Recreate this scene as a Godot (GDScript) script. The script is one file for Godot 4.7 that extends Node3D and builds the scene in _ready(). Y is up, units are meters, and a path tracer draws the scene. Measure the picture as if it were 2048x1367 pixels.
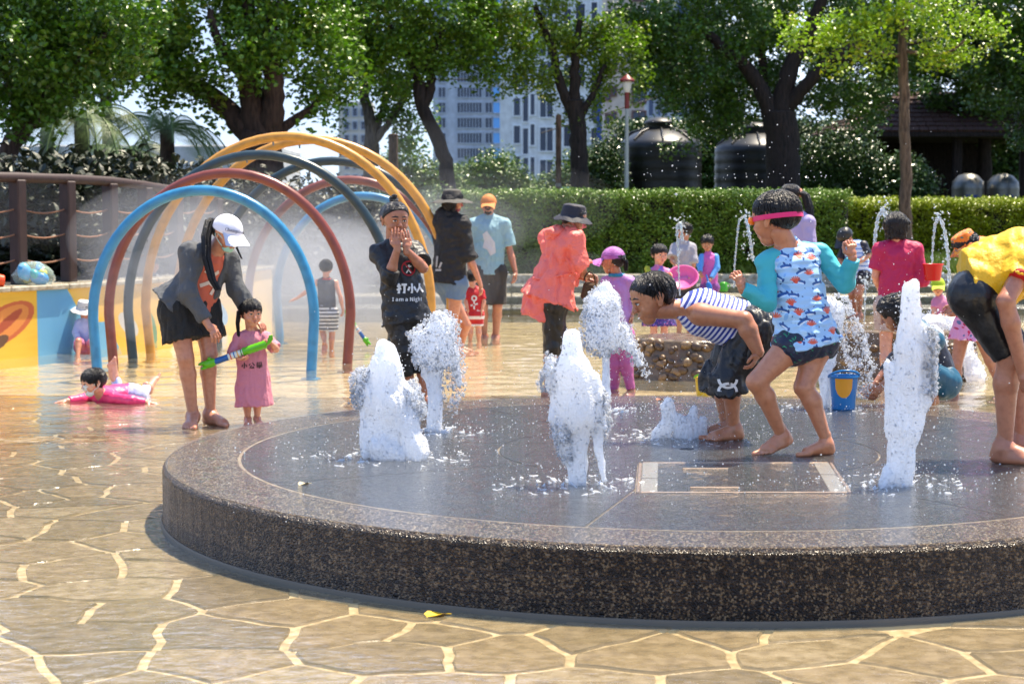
extends Node3D
# The water play square: a round aggregate platform with foaming jets, a wading pool with a tunnel of misting arches, hedge, trees and towers behind.
func _ready() -> void:
	var cam := Camera3D.new()
	cam.name = "camera"
	cam.position = Vector3(0, 1.38, 0)
	cam.rotation_degrees.x = -4.2025
	cam.fov = 22.41
	cam.near = 0.1
	cam.far = 2000
	var ca := CameraAttributesPhysical.new()
	ca.frustum_focal_length = 60.57
	ca.frustum_focus_distance = 8.6
	ca.exposure_aperture = 5.0
	cam.attributes = ca
	add_child(cam)
	var e := Environment.new()
	e.background_mode = Environment.BG_SKY
	e.sky = Sky.new()
	e.sky.sky_material = sky_material()
	e.tonemap_mode = Environment.TONE_MAPPER_LINEAR
	e.tonemap_exposure = 2.4
	e.sdfgi_enabled = true
	e.ssao_enabled = true
	e.ssil_enabled = true
	e.volumetric_fog_enabled = true
	e.volumetric_fog_density = 0.0
	var we := WorldEnvironment.new()
	we.name = "environment"
	we.environment = e
	add_child(we)
	var sun := DirectionalLight3D.new()
	sun.name = "sun"
	sun.light_energy = 1.6
	sun.light_color = Color(1.0, 0.945, 0.85)
	sun.light_angular_distance = 0.5
	sun.shadow_enabled = true
	sun.look_at_from_position(Vector3(0.27, 0.93, -0.25), Vector3.ZERO, Vector3.RIGHT)
	add_child(sun)

	build_ground()
	build_platform()
	build_steps()
	build_mural_wall()
	build_background()
	build_trees()
	build_hedges()
	build_arches()
	build_islands()
	people_near()
	people_pool()
	people_far()
	people_mist()
	build_toys()
	build_jets()
	build_mist()

func sky_material() -> ProceduralSkyMaterial:
	var s := ProceduralSkyMaterial.new()
	s.sky_top_color = Color(0.36, 0.5, 0.73)
	s.sky_horizon_color = Color(0.78, 0.85, 0.92)
	s.sky_curve = 0.12
	s.ground_horizon_color = Color(0.5, 0.52, 0.5)
	s.ground_bottom_color = Color(0.3, 0.29, 0.26)
	s.sky_energy_multiplier = 0.92
	s.use_debanding = false
	var nz := FastNoiseLite.new()
	nz.noise_type = FastNoiseLite.TYPE_SIMPLEX_SMOOTH
	nz.frequency = 1.0
	nz.fractal_octaves = 5
	nz.seed = 12
	var im := Image.create(1024, 512, false, Image.FORMAT_RGBA8)
	for y in 256:
		var el := PI * 0.5 * (1.0 - y / 256.0)
		for x in 1024:
			var az := TAU * x / 1024.0
			var d := Vector3(cos(el) * cos(az), sin(el) * 2.2, cos(el) * sin(az))
			var c := smoothstep(0.02, 0.5, nz.get_noise_3dv(d * 1.7) + 0.12)
			im.set_pixel(x, y, Color(1, 1, 1, c * 0.75))
	s.sky_cover = ImageTexture.create_from_image(im)
	s.sky_cover_modulate = Color(0.75, 0.78, 0.82)
	return s

# ---------- mesh helpers ----------
class MB:
	var p := PackedVector3Array()
	var n := PackedVector3Array()
	var c := PackedColorArray()
	var t := PackedVector2Array()
	var ix := PackedInt32Array()
	func add(v: Vector3, nn: Vector3, uv := Vector2.ZERO) -> int:
		p.append(v); n.append(nn); t.append(uv)
		return p.size() - 1
	func tri(a: Vector3, b: Vector3, d: Vector3) -> void:
		var nn := (d - a).cross(b - a).normalized()
		var s := p.size()
		add(a, nn); add(b, nn); add(d, nn)
		ix.append(s); ix.append(s + 1); ix.append(s + 2)
	func quad(a: Vector3, b: Vector3, d: Vector3, e: Vector3) -> void:
		var nn := (e - a).cross(b - a) + (d - e).cross(d - b) * 0.0
		if nn.length() < 1e-12:
			nn = (d - a).cross(b - a)
		nn = nn.normalized()
		var s := p.size()
		add(a, nn, Vector2(0, 0)); add(b, nn, Vector2(1, 0)); add(d, nn, Vector2(1, 1)); add(e, nn, Vector2(0, 1))
		ix.append_array(PackedInt32Array([s, s + 1, s + 2, s, s + 2, s + 3]))
	func box(ce: Vector3, sz: Vector3, bev := 0.0, bs := Basis()) -> void:
		var h := sz * 0.5
		var f := func(x, y, z): return ce + bs * Vector3(x, y, z)
		var b := minf(bev, minf(h.x, minf(h.y, h.z)) * 0.9)
		for ax in 3:
			for sg in [-1.0, 1.0]:
				var u := (ax + 1) % 3
				var w := (ax + 2) % 3
				var q := []
				for k in [[-1, -1], [1, -1], [1, 1], [-1, 1]]:
					var v := Vector3.ZERO
					v[ax] = sg * h[ax]; v[u] = k[0] * (h[u] - b); v[w] = k[1] * (h[w] - b)
					q.append(ce + bs * v)
				if sg > 0: quad(q[3], q[2], q[1], q[0])
				else: quad(q[0], q[1], q[2], q[3])
		if b > 0.0:
			for ax in 3:
				var u := (ax + 1) % 3
				var w := (ax + 2) % 3
				for su in [-1.0, 1.0]:
					for sw in [-1.0, 1.0]:
						var q := []
						for k in [[-1, 0], [1, 0], [1, 1], [-1, 1]]:
							var v := Vector3.ZERO
							v[ax] = k[0] * (h[ax] - b)
							v[u] = su * (h[u] if k[1] == 0 else h[u] - b)
							v[w] = sw * (h[w] - b if k[1] == 0 else h[w])
							q.append(ce + bs * v)
						if su * sw > 0: quad(q[3], q[2], q[1], q[0])
						else: quad(q[0], q[1], q[2], q[3])
			for sx in [-1.0, 1.0]:
				for sy in [-1.0, 1.0]:
					for sz2 in [-1.0, 1.0]:
						var a := ce + bs * Vector3(sx * h.x, sy * (h.y - b), sz2 * (h.z - b))
						var d := ce + bs * Vector3(sx * (h.x - b), sy * h.y, sz2 * (h.z - b))
						var e := ce + bs * Vector3(sx * (h.x - b), sy * (h.y - b), sz2 * h.z)
						if sx * sy * sz2 > 0: tri(a, e, d)
						else: tri(a, d, e)
	func strip(rings: Array, closed := true, flip := false) -> void:
		# rings: arrays of [pos, normal] of equal length
		var m: int = rings[0].size()
		var s := p.size()
		for r in rings.size():
			for k in m:
				add(rings[r][k][0], rings[r][k][1], Vector2(float(k) / (m - 1), float(r) / (rings.size() - 1)))
		for r in rings.size() - 1:
			for k in (m if closed else m - 1):
				var k2 := (k + 1) % m
				var a := s + r * m + k
				var b := s + r * m + k2
				var d := s + (r + 1) * m + k2
				var e := s + (r + 1) * m + k
				if flip: ix.append_array(PackedInt32Array([a, d, b, a, e, d]))
				else: ix.append_array(PackedInt32Array([a, b, d, a, d, e]))
	func tube(pts: Array, rad: Array, seg := 10, caps := true, flat := Vector3.ZERO, squash := 1.0) -> void:
		var m := pts.size()
		var rings := []
		var ref := Vector3.UP
		for k in m:
			var d: Vector3 = (pts[mini(k + 1, m - 1)] - pts[maxi(k - 1, 0)]).normalized()
			if k == 0 and absf(d.dot(ref)) > 0.9: ref = Vector3.RIGHT
			var u := (ref - d * ref.dot(d)).normalized()
			if flat != Vector3.ZERO: u = (flat - d * flat.dot(d)).normalized()
			ref = u
			var w := d.cross(u)
			var ring := []
			for j in seg:
				var a := TAU * j / seg
				var q := u * cos(a) * squash + w * sin(a)
				ring.append([pts[k] + q * rad[k], (u * cos(a) / squash + w * sin(a)).normalized()])
			rings.append(ring)
		strip(rings, true, true)
		if caps:
			for e in [0, m - 1]:
				var d: Vector3 = (pts[1] - pts[0]).normalized() * -1.0 if e == 0 else (pts[m - 1] - pts[m - 2]).normalized()
				var s := p.size()
				add(pts[e] + d * rad[e] * 0.3, d)
				for j in seg: add(rings[e][j][0], d)
				for j in seg:
					var j2 := (j + 1) % seg
					if e == 0: ix.append_array(PackedInt32Array([s, s + 1 + j2, s + 1 + j]))
					else: ix.append_array(PackedInt32Array([s, s + 1 + j, s + 1 + j2]))
	func lathe(prof: Array, seg := 24, xf := Transform3D()) -> void:
		# prof: Vector2(radius, y) from top to bottom or bottom to top
		var rings := []
		for k in prof.size():
			var a: Vector2 = prof[maxi(k - 1, 0)]
			var b: Vector2 = prof[mini(k + 1, prof.size() - 1)]
			var tg := (b - a).normalized()
			var nn := Vector2(tg.y, -tg.x)
			var ring := []
			for j in seg + 1:
				var q := TAU * j / seg
				ring.append([xf * Vector3(prof[k].x * cos(q), prof[k].y, prof[k].x * sin(q)), (xf.basis * Vector3(nn.x * cos(q), nn.y, nn.x * sin(q))).normalized()])
			rings.append(ring)
		strip(rings, false, false)
	func ball(ce: Vector3, r: Vector3, bs := Basis(), seg := 14, rows := 10, bump := 0.0, sd := 0) -> void:
		var rg := RandomNumberGenerator.new()
		rg.seed = sd
		var rings := []
		for k in rows + 1:
			var th := PI * k / rows
			var ring := []
			for j in seg + 1:
				var a := TAU * j / seg
				var d := Vector3(sin(th) * cos(a), cos(th), sin(th) * sin(a))
				ring.append([ce + bs * (d * r), (bs * (d / r)).normalized()])
			rings.append(ring)
		if bump > 0.0:
			var nz := FastNoiseLite.new()
			nz.seed = sd
			nz.frequency = 1.3
			for k in rows + 1:
				for j in seg + 1:
					var th := PI * k / rows
					var a := TAU * j / seg
					var d := Vector3(sin(th) * cos(a), cos(th), sin(th) * sin(a))
					rings[k][j][0] = ce + bs * (d * r * (1.0 + bump * nz.get_noise_3dv(d)))
		strip(rings, false, true)
	func append(o: MB, xf := Transform3D()) -> void:
		var s := p.size()
		for k in o.p.size():
			p.append(xf * o.p[k]); n.append((xf.basis * o.n[k]).normalized()); t.append(o.t[k])
		if xf.basis.determinant() < 0.0:
			for k in range(0, o.ix.size(), 3): ix.append_array(PackedInt32Array([s + o.ix[k], s + o.ix[k + 2], s + o.ix[k + 1]]))
		else:
			for k in o.ix: ix.append(s + k)
	func mesh() -> ArrayMesh:
		for k in range(0, ix.size(), 3):
			var i0 := ix[k]
			var i1 := ix[k + 1]
			var i2 := ix[k + 2]
			if (p[i2] - p[i0]).cross(p[i1] - p[i0]).dot(n[i0] + n[i1] + n[i2]) < 0.0:
				ix[k + 1] = i2
				ix[k + 2] = i1
		var a := []
		a.resize(Mesh.ARRAY_MAX)
		a[Mesh.ARRAY_VERTEX] = p
		a[Mesh.ARRAY_NORMAL] = n
		if t.size() == p.size(): a[Mesh.ARRAY_TEX_UV] = t
		if c.size() == p.size(): a[Mesh.ARRAY_COLOR] = c
		a[Mesh.ARRAY_INDEX] = ix
		var m := ArrayMesh.new()
		m.add_surface_from_arrays(Mesh.PRIMITIVE_TRIANGLES, a)
		return m

# a distance field on a grid, joined with smooth minima and meshed as surface nets
class Field:
	var h := 0.012
	var prims := []
	var cuts := []
	var fold_amp := 0.0
	var fold_scale := Vector3.ONE * 6.0
	var fold_seed := 1
	var ridged := false
	var octaves := 2
	var holes := 0.0
	var hole_scale := 40.0
	var shell := 0.0
	var o: Vector3
	var nx: int
	var ny: int
	var nz: int
	var v := PackedFloat32Array()
	var cand := PackedInt32Array()
	var mark := PackedByteArray()
	func _init(cell := 0.012) -> void:
		h = cell
	# flat: 1 cuts the end a, 2 the end b, 3 both
	func cone(a: Vector3, b: Vector3, ra: float, rb: float, k := 0.02, side := Vector3.ZERO, wide := 1.0, flat := 0) -> void:
		prims.append([a, b, ra, rb, k, side, wide, flat])
	func carve(a: Vector3, b: Vector3, ra: float, rb: float, k := 0.02, side := Vector3.ZERO, wide := 1.0) -> void:
		prims.append([a, b, ra, rb, k, side, wide, -1])
	func cut(nn: Vector3, at: Vector3) -> void: # removes the half space that nn points into
		cuts.append([nn.normalized(), nn.normalized().dot(at)])
	func build() -> void:
		var lo := Vector3.ONE * 1e9
		var hi := Vector3.ONE * -1e9
		for q in prims:
			var r: float = maxf(q[2], q[3]) * maxf(q[6], 1.0) + q[4] * 0.5 + fold_amp
			for e in [q[0], q[1]]:
				lo = lo.min(e - Vector3.ONE * r)
				hi = hi.max(e + Vector3.ONE * r)
		o = lo - Vector3.ONE * h * 2.0
		nx = int((hi.x - o.x) / h) + 4
		ny = int((hi.y - o.y) / h) + 4
		nz = int((hi.z - o.z) / h) + 4
		v.resize(nx * ny * nz); v.fill(0.2)
		mark.resize(nx * ny * nz); mark.fill(0)
		for q in prims: _splat(q)
		if fold_amp > 0.0 or holes > 0.0 or shell > 0.0 or cuts.size(): _post()
	func _splat(q: Array) -> void:
		var a: Vector3 = q[0]
		var b: Vector3 = q[1]
		var ra: float = q[2]
		var rb: float = q[3]
		var k: float = maxf(q[4], 1e-4)
		var side: Vector3 = q[5]
		var wide: float = q[6]
		var flat: int = q[7]
		var m := maxf(h * 2.5, k)
		var r := maxf(ra, rb) * maxf(wide, 1.0) + m
		var lo := (a.min(b) - Vector3.ONE * r - o) / h
		var hi := (a.max(b) + Vector3.ONE * r - o) / h
		var x0 := maxi(0, int(lo.x)); var x1 := mini(nx - 1, int(hi.x) + 1)
		var y0 := maxi(0, int(lo.y)); var y1 := mini(ny - 1, int(hi.y) + 1)
		var z0 := maxi(0, int(lo.z)); var z1 := mini(nz - 1, int(hi.z) + 1)
		var d := b - a
		var dl := d.length()
		var inv := 1.0 / maxf(d.length_squared(), 1e-9)
		var dr := rb - ra
		var ws := 1.0 / (wide * wide) - 1.0
		var band := h * 2.2 + k * 0.25 + fold_amp * 1.5 + shell
		var far := m + 0.001
		var ik := 1.0 / k
		for z in range(z0, z1 + 1):
			for y in range(y0, y1 + 1):
				var id := (z * ny + y) * nx + x0
				var pq := Vector3(x0 * h, y * h, z * h) + o - a
				for x in range(x0, x1 + 1):
					var tt := pq.dot(d) * inv
					var t := clampf(tt, 0.0, 1.0)
					var qv := pq - d * t
					var s := qv.dot(side)
					var e := sqrt(qv.length_squared() + s * s * ws) - ra - dr * t
					if flat > 0:
						if flat & 2 and tt > 0.5: e = maxf(e, (tt - 1.0) * dl)
						if flat & 1 and tt < 0.5: e = maxf(e, -tt * dl)
					if e < far:
						var c := v[id]
						if flat < 0:
							var w2 := k - absf(c + e)
							e = maxf(c, -e)
							if w2 > 0.0: e += w2 * w2 * ik * 0.25
						else:
							var w := k - absf(c - e)
							e = minf(c, e)
							if w > 0.0: e -= w * w * ik * 0.25
						v[id] = e
						if e < band and e > -band and mark[id] == 0:
							mark[id] = 1
							cand.append(id)
					pq.x += h
					id += 1
	func _post() -> void:
		var ns := FastNoiseLite.new()
		ns.noise_type = FastNoiseLite.TYPE_SIMPLEX_SMOOTH
		ns.frequency = 1.0
		ns.seed = fold_seed
		ns.fractal_octaves = octaves
		var ce := FastNoiseLite.new()
		ce.noise_type = FastNoiseLite.TYPE_CELLULAR
		ce.cellular_return_type = FastNoiseLite.RETURN_DISTANCE
		ce.fractal_type = FastNoiseLite.FRACTAL_NONE
		ce.frequency = 1.0
		ce.seed = fold_seed
		for id in cand:
			var x := id % nx
			var y := (id / nx) % ny
			var z := id / (nx * ny)
			var q := o + Vector3(x, y, z) * h
			var e := v[id]
			if fold_amp > 0.0:
				var g := ns.get_noise_3dv(q * fold_scale)
				if ridged: g = 0.5 - absf(g) * 2.0
				e += g * fold_amp
			if shell > 0.0: e = absf(e) - shell
			if holes > 0.0: e = maxf(e, (holes - ce.get_noise_3dv(q * hole_scale) - 1.0) * 0.02)
			for cu in cuts: e = maxf(e, cu[0].dot(q) - cu[1])
			v[id] = e
		if cuts.size():
			# cells away from the old surface that a cut now bares
			for cu in cuts:
				var nn: Vector3 = cu[0]
				for z in nz:
					for y in ny:
						var id := (z * ny + y) * nx
						var s: float = nn.dot(o + Vector3(0, y * h, z * h)) - cu[1]
						var st := nn.x * h
						for x in nx:
							if mark[id] == 0 and v[id] < 0.0 and s > v[id]:
								v[id] = s
								if absf(s) < h * 2.2:
									mark[id] = 1
									cand.append(id)
							s += st
							id += 1
	func into(mb: MB, u_dir := Vector3.RIGHT, v_dir := Vector3.UP) -> void:
		var idx := PackedInt32Array()
		idx.resize(nx * ny * nz)
		idx.fill(-1)
		var sy := nx
		var sz := nx * ny
		var live := PackedInt32Array()
		for id in cand:
			var x := id % nx
			var y := (id / nx) % ny
			var z := id / sz
			if x >= nx - 1 or y >= ny - 1 or z >= nz - 1: continue
			var a := v[id]; var b := v[id + 1]; var c := v[id + sy]; var d := v[id + sy + 1]
			var e := v[id + sz]; var f := v[id + sz + 1]; var g := v[id + sz + sy]; var w := v[id + sz + sy + 1]
			var lo := minf(minf(minf(a, b), minf(c, d)), minf(minf(e, f), minf(g, w)))
			if lo >= 0.0: continue
			var hi := maxf(maxf(maxf(a, b), maxf(c, d)), maxf(maxf(e, f), maxf(g, w)))
			if hi < 0.0: continue
			var gr := Vector3(b + d + f + w - a - c - e - g, c + d + g + w - a - b - e - f, e + f + g + w - a - b - c - d) * (0.25 / h)
			var av := (a + b + c + d + e + f + g + w) * 0.125
			var gl := maxf(gr.length_squared(), 0.05)
			var off := -gr * (av / gl)
			var lim := h * 0.5
			off = off.clamp(-Vector3.ONE * lim, Vector3.ONE * lim)
			var q := o + Vector3(x + 0.5, y + 0.5, z + 0.5) * h + off
			idx[id] = mb.p.size()
			mb.p.append(q); mb.n.append(gr.normalized()); mb.t.append(Vector2(q.dot(u_dir), -q.dot(v_dir)))
			live.append(id)
		var ii := PackedInt32Array()
		for id in live:
			var a := v[id] < 0.0
			var e0 := idx[id]
			if (v[id + 1] < 0.0) != a:
				var b := idx[id - sy]; var c := idx[id - sy - sz]; var d := idx[id - sz]
				if b >= 0 and c >= 0 and d >= 0:
					if a: ii.append_array(PackedInt32Array([e0, c, b, e0, d, c]))
					else: ii.append_array(PackedInt32Array([e0, b, c, e0, c, d]))
			if (v[id + sy] < 0.0) != a:
				var b := idx[id - sz]; var c := idx[id - sz - 1]; var d := idx[id - 1]
				if b >= 0 and c >= 0 and d >= 0:
					if a: ii.append_array(PackedInt32Array([e0, c, b, e0, d, c]))
					else: ii.append_array(PackedInt32Array([e0, b, c, e0, c, d]))
			if (v[id + sz] < 0.0) != a:
				var b := idx[id - 1]; var c := idx[id - 1 - sy]; var d := idx[id - sy]
				if b >= 0 and c >= 0 and d >= 0:
					if a: ii.append_array(PackedInt32Array([e0, c, b, e0, d, c]))
					else: ii.append_array(PackedInt32Array([e0, b, c, e0, c, d]))
		mb.ix.append_array(ii)
	func at(q: Vector3) -> float:
		var g := (q - o) / h
		var x := clampi(int(g.x), 0, nx - 2)
		var y := clampi(int(g.y), 0, ny - 2)
		var z := clampi(int(g.z), 0, nz - 2)
		var id := (z * ny + y) * nx + x
		var fx := g.x - x; var fy := g.y - y; var fz := g.z - z
		var sy := nx
		var sz := nx * ny
		var a := lerpf(lerpf(v[id], v[id + 1], fx), lerpf(v[id + sy], v[id + sy + 1], fx), fy)
		var b := lerpf(lerpf(v[id + sz], v[id + sz + 1], fx), lerpf(v[id + sz + sy], v[id + sz + sy + 1], fx), fy)
		return lerpf(a, b, fz)

# ---------- materials and nodes ----------
var MATS := {}
var TEX := {}
var NAMES := {}

func numbered(called: String) -> String:
	var k: int = NAMES.get(called, 0)
	NAMES[called] = k + 1
	return called if k == 0 else "%s_%03d" % [called, k]

func thing(called: String, label: String, category: String, at := Vector3.ZERO, group := "", turn := 0.0) -> Node3D:
	var o := Node3D.new()
	o.name = numbered(called)
	add_child(o)
	o.position = at
	o.rotation.y = turn
	tag(o, label, category, group)
	return o

func tag(o: Node, label: String, category: String, group := "") -> void:
	o.set_meta("label", label)
	o.set_meta("category", category)
	if group: o.set_meta("group", group)

func part(called: String, mesh: Mesh, m: Material, parent: Node, label := "") -> MeshInstance3D:
	var o := MeshInstance3D.new()
	o.name = called if parent != self else numbered(called)
	o.mesh = mesh
	o.material_override = m
	parent.add_child(o, true)
	if label: o.set_meta("label", label)
	return o

func setting(called: String, mesh: Mesh, m: Material) -> MeshInstance3D:
	var o := part(called, mesh, m, self)
	o.set_meta("kind", "structure")
	return o

func stuff(o: Node) -> void:
	o.set_meta("kind", "stuff")

func noise_tex(key: String, type: int, freq: float, oct := 4, ramp := [], size := 512, normal := false, bump := 4.0, cell := -1) -> NoiseTexture2D:
	if TEX.has(key): return TEX[key]
	var nz := FastNoiseLite.new()
	nz.noise_type = type
	nz.frequency = freq
	nz.fractal_octaves = oct
	nz.seed = hash(key) % 1000
	if cell >= 0:
		nz.cellular_return_type = cell
		nz.fractal_type = FastNoiseLite.FRACTAL_NONE
	var t := NoiseTexture2D.new()
	t.width = size
	t.height = size
	t.seamless = true
	t.noise = nz
	t.as_normal_map = normal
	t.bump_strength = bump
	if ramp.size():
		var g := Gradient.new()
		var offs := PackedFloat32Array()
		var cols := PackedColorArray()
		for r in ramp:
			offs.append(r[0]); cols.append(r[1])
		g.offsets = offs
		g.colors = cols
		t.color_ramp = g
	TEX[key] = t
	return t

func mat(key: String, col: Color, rough := 0.6, metal := 0.0, spec := 0.5) -> StandardMaterial3D:
	if MATS.has(key): return MATS[key]
	var m := StandardMaterial3D.new()
	m.resource_name = key
	m.albedo_color = col
	m.roughness = rough
	m.metallic = metal
	m.metallic_specular = spec
	MATS[key] = m
	return m

func cloth(key: String, col: Color, rough := 0.75, crease := 0.5) -> StandardMaterial3D:
	if MATS.has(key): return MATS[key]
	var m := mat(key, col, rough)
	m.uv1_triplanar = true
	m.uv1_scale = Vector3.ONE * 2.2
	m.heightmap_enabled = true
	m.heightmap_texture = noise_tex("cloth_crease", FastNoiseLite.TYPE_SIMPLEX_SMOOTH, 0.012, 4)
	m.heightmap_scale = crease * 1.5
	m.rim_enabled = true
	m.rim = 0.25
	m.rim_tint = 0.5
	return m

func skin(key: String, col: Color) -> StandardMaterial3D:
	if MATS.has(key): return MATS[key]
	var m := mat(key, Color(minf(col.r * 1.12, 0.92), minf(col.g * 1.1, 0.85), minf(col.b * 1.08, 0.8)), 0.42)
	m.uv1_triplanar = true
	m.uv1_scale = Vector3.ONE * 5.0
	m.albedo_texture = noise_tex("skin_tone", FastNoiseLite.TYPE_SIMPLEX_SMOOTH, 0.02, 4, [[0.0, Color(0.86, 0.82, 0.8)], [0.5, Color(0.97, 0.95, 0.94)], [1.0, Color(1, 1, 1)]], 256)
	m.subsurf_scatter_enabled = true
	m.subsurf_scatter_strength = 0.12
	m.clearcoat_enabled = true
	m.clearcoat = 0.35
	m.clearcoat_roughness = 0.25
	return m

func water_clear() -> StandardMaterial3D:
	if MATS.has("clear_water"): return MATS["clear_water"]
	var m := mat("clear_water", Color(1, 1, 1, 0.0), 0.02)
	m.refraction_enabled = true
	m.refraction_scale = 0.033
	return m

# ---------- ground, pool, platform ----------
const PC := Vector3(0.83, 0, -8.12)
const PR := 2.44
const PH := 0.268

func floor_y(z: float) -> float:
	return -0.09 * smoothstep(10.0, 14.5, -z)

func wet_stone(key: String, c: Color) -> StandardMaterial3D:
	if MATS.has(key): return MATS[key]
	var m := mat(key, c, 0.5)
	m.uv1_triplanar = true
	m.uv1_world_triplanar = true
	m.uv1_scale = Vector3.ONE * 0.9
	m.albedo_texture = noise_tex("stone_tone", FastNoiseLite.TYPE_SIMPLEX_SMOOTH, 0.012, 6, [[0.0, Color(0.62, 0.56, 0.46)], [0.35, Color(0.82, 0.78, 0.7)], [0.6, Color(0.93, 0.91, 0.87)], [1.0, Color(1, 1, 1)]], 1024)
	m.roughness = 1.0
	m.roughness_texture = noise_tex("stone_wet", FastNoiseLite.TYPE_SIMPLEX_SMOOTH, 0.006, 4, [[0.0, Color(0.1, 0.1, 0.1)], [0.45, Color(0.16, 0.16, 0.16)], [0.62, Color(0.42, 0.42, 0.42)], [1.0, Color(0.55, 0.55, 0.55)]], 1024)
	m.heightmap_enabled = true
	m.heightmap_texture = noise_tex("stone_relief", FastNoiseLite.TYPE_SIMPLEX_SMOOTH, 0.02, 6, [], 1024)
	m.heightmap_scale = 0.5
	return m

func build_ground() -> void:
	# the land beyond the pool, one sheet to the horizon
	var g := MB.new()
	var xs := [-700.0, -60.0, -14.0, -5.0, 0.0, 5.0, 14.0, 60.0, 700.0]
	var zs := [-26.4, -28.0, -31.0, -36.0, -60.0, -150.0, -900.0]
	var ys := [0.46, 0.52, 0.72, 0.8, 0.8, 0.8, 0.8]
	for k in zs.size() - 1:
		for j in xs.size() - 1:
			g.quad(Vector3(xs[j], ys[k], zs[k]), Vector3(xs[j], ys[k + 1], zs[k + 1]), Vector3(xs[j + 1], ys[k + 1], zs[k + 1]), Vector3(xs[j + 1], ys[k], zs[k]))
	var gm := mat("lawn_soil", Color(0.3, 0.34, 0.14), 0.95)
	gm.uv1_triplanar = true
	gm.uv1_world_triplanar = true
	gm.uv1_scale = Vector3.ONE * 0.3
	gm.albedo_texture = noise_tex("soil_tone", FastNoiseLite.TYPE_SIMPLEX_SMOOTH, 0.03, 5, [[0.0, Color(0.5, 0.45, 0.4)], [1.0, Color(1, 1, 0.9)]], 512)
	setting("ground", g.mesh(), gm)
	# pool floor
	var f := MB.new()
	var rows := []
	var z := 6.0
	while z > -24.2:
		var r := []
		for j in 41:
			r.append([Vector3(-20.0 + j, floor_y(z), z), Vector3.UP])
		rows.append(r)
		z -= 0.5
	f.strip(rows, false)
	var fm := mat("joint_sand", Color(0.83, 0.76, 0.61), 0.4)
	fm.uv1_triplanar = true
	fm.uv1_world_triplanar = true
	fm.uv1_scale = Vector3.ONE * 1.3
	fm.albedo_texture = noise_tex("sand_tone", FastNoiseLite.TYPE_SIMPLEX_SMOOTH, 0.02, 6, [[0.0, Color(0.62, 0.56, 0.46)], [0.5, Color(0.86, 0.82, 0.74)], [1.0, Color(1, 1, 1)]], 512)
	var pf := setting("pavement", f.mesh(), fm)
	pave(pf)
	# water of the wading pool: a thin sheet with real ripples
	var wv := FastNoiseLite.new()
	wv.noise_type = FastNoiseLite.TYPE_SIMPLEX_SMOOTH
	wv.frequency = 1.0
	wv.fractal_octaves = 3
	wv.seed = 3
	var wm := MB.new()
	var nx := 300
	var zz := -3.4
	var rowsz := []
	while zz > -23.72:
		rowsz.append(zz)
		zz -= lerpf(0.03, 0.085, clampf((-zz - 4.0) / 18.0, 0.0, 1.0))
	var H := []
	for r in rowsz.size():
		var zr: float = rowsz[r]
		var half := 2.5 - zr * 0.36
		var line := []
		for j in nx + 1:
			var x := lerpf(-half, half, float(j) / nx)
			var a := lerpf(0.0009, 0.011, smoothstep(9.6, 15.0, -zr))
			var y := a * (wv.get_noise_2d(x * 1.6, zr * 3.0) + 0.4 * wv.get_noise_2d(x * 4.5 + 40.0, zr * 9.0))
			line.append(Vector3(x, lerpf(0.0118, -0.003, smoothstep(9.6, 11.4, -zr)) + y, zr))
		H.append(line)
	for r in rowsz.size():
		for j in nx + 1:
			var dx: Vector3 = H[r][mini(j + 1, nx)] - H[r][maxi(j - 1, 0)]
			var dz: Vector3 = H[mini(r + 1, rowsz.size() - 1)][j] - H[maxi(r - 1, 0)][j]
			var nn := dx.cross(dz)
			if nn.y < 0: nn = -nn
			wm.add(H[r][j], nn.normalized(), Vector2.ZERO)
	for r in rowsz.size() - 1:
		for j in nx:
			var a := r * (nx + 1) + j
			var p0: Vector3 = H[r][j]
			if Vector2(p0.x - PC.x, p0.z - PC.z).length() < PR - 0.05: continue
			wm.ix.append_array(PackedInt32Array([a, a + 1, a + nx + 2, a, a + nx + 2, a + nx + 1]))
	var water := mat("pool_water", Color(0.86, 0.83, 0.7, 0.1), 0.03)
	water.transparency = BaseMaterial3D.TRANSPARENCY_ALPHA
	water.metallic_specular = 0.5
	water.uv1_triplanar = true
	water.uv1_world_triplanar = true
	water.uv1_scale = Vector3(0.8, 0.8, 1.4)
	water.normal_enabled = true
	water.normal_texture = noise_tex("ripple", FastNoiseLite.TYPE_SIMPLEX_SMOOTH, 0.02, 4, [], 512, true, 6.0)
	water.normal_scale = 0.2
	setting("pool_water", wm.mesh(), water)

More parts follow.
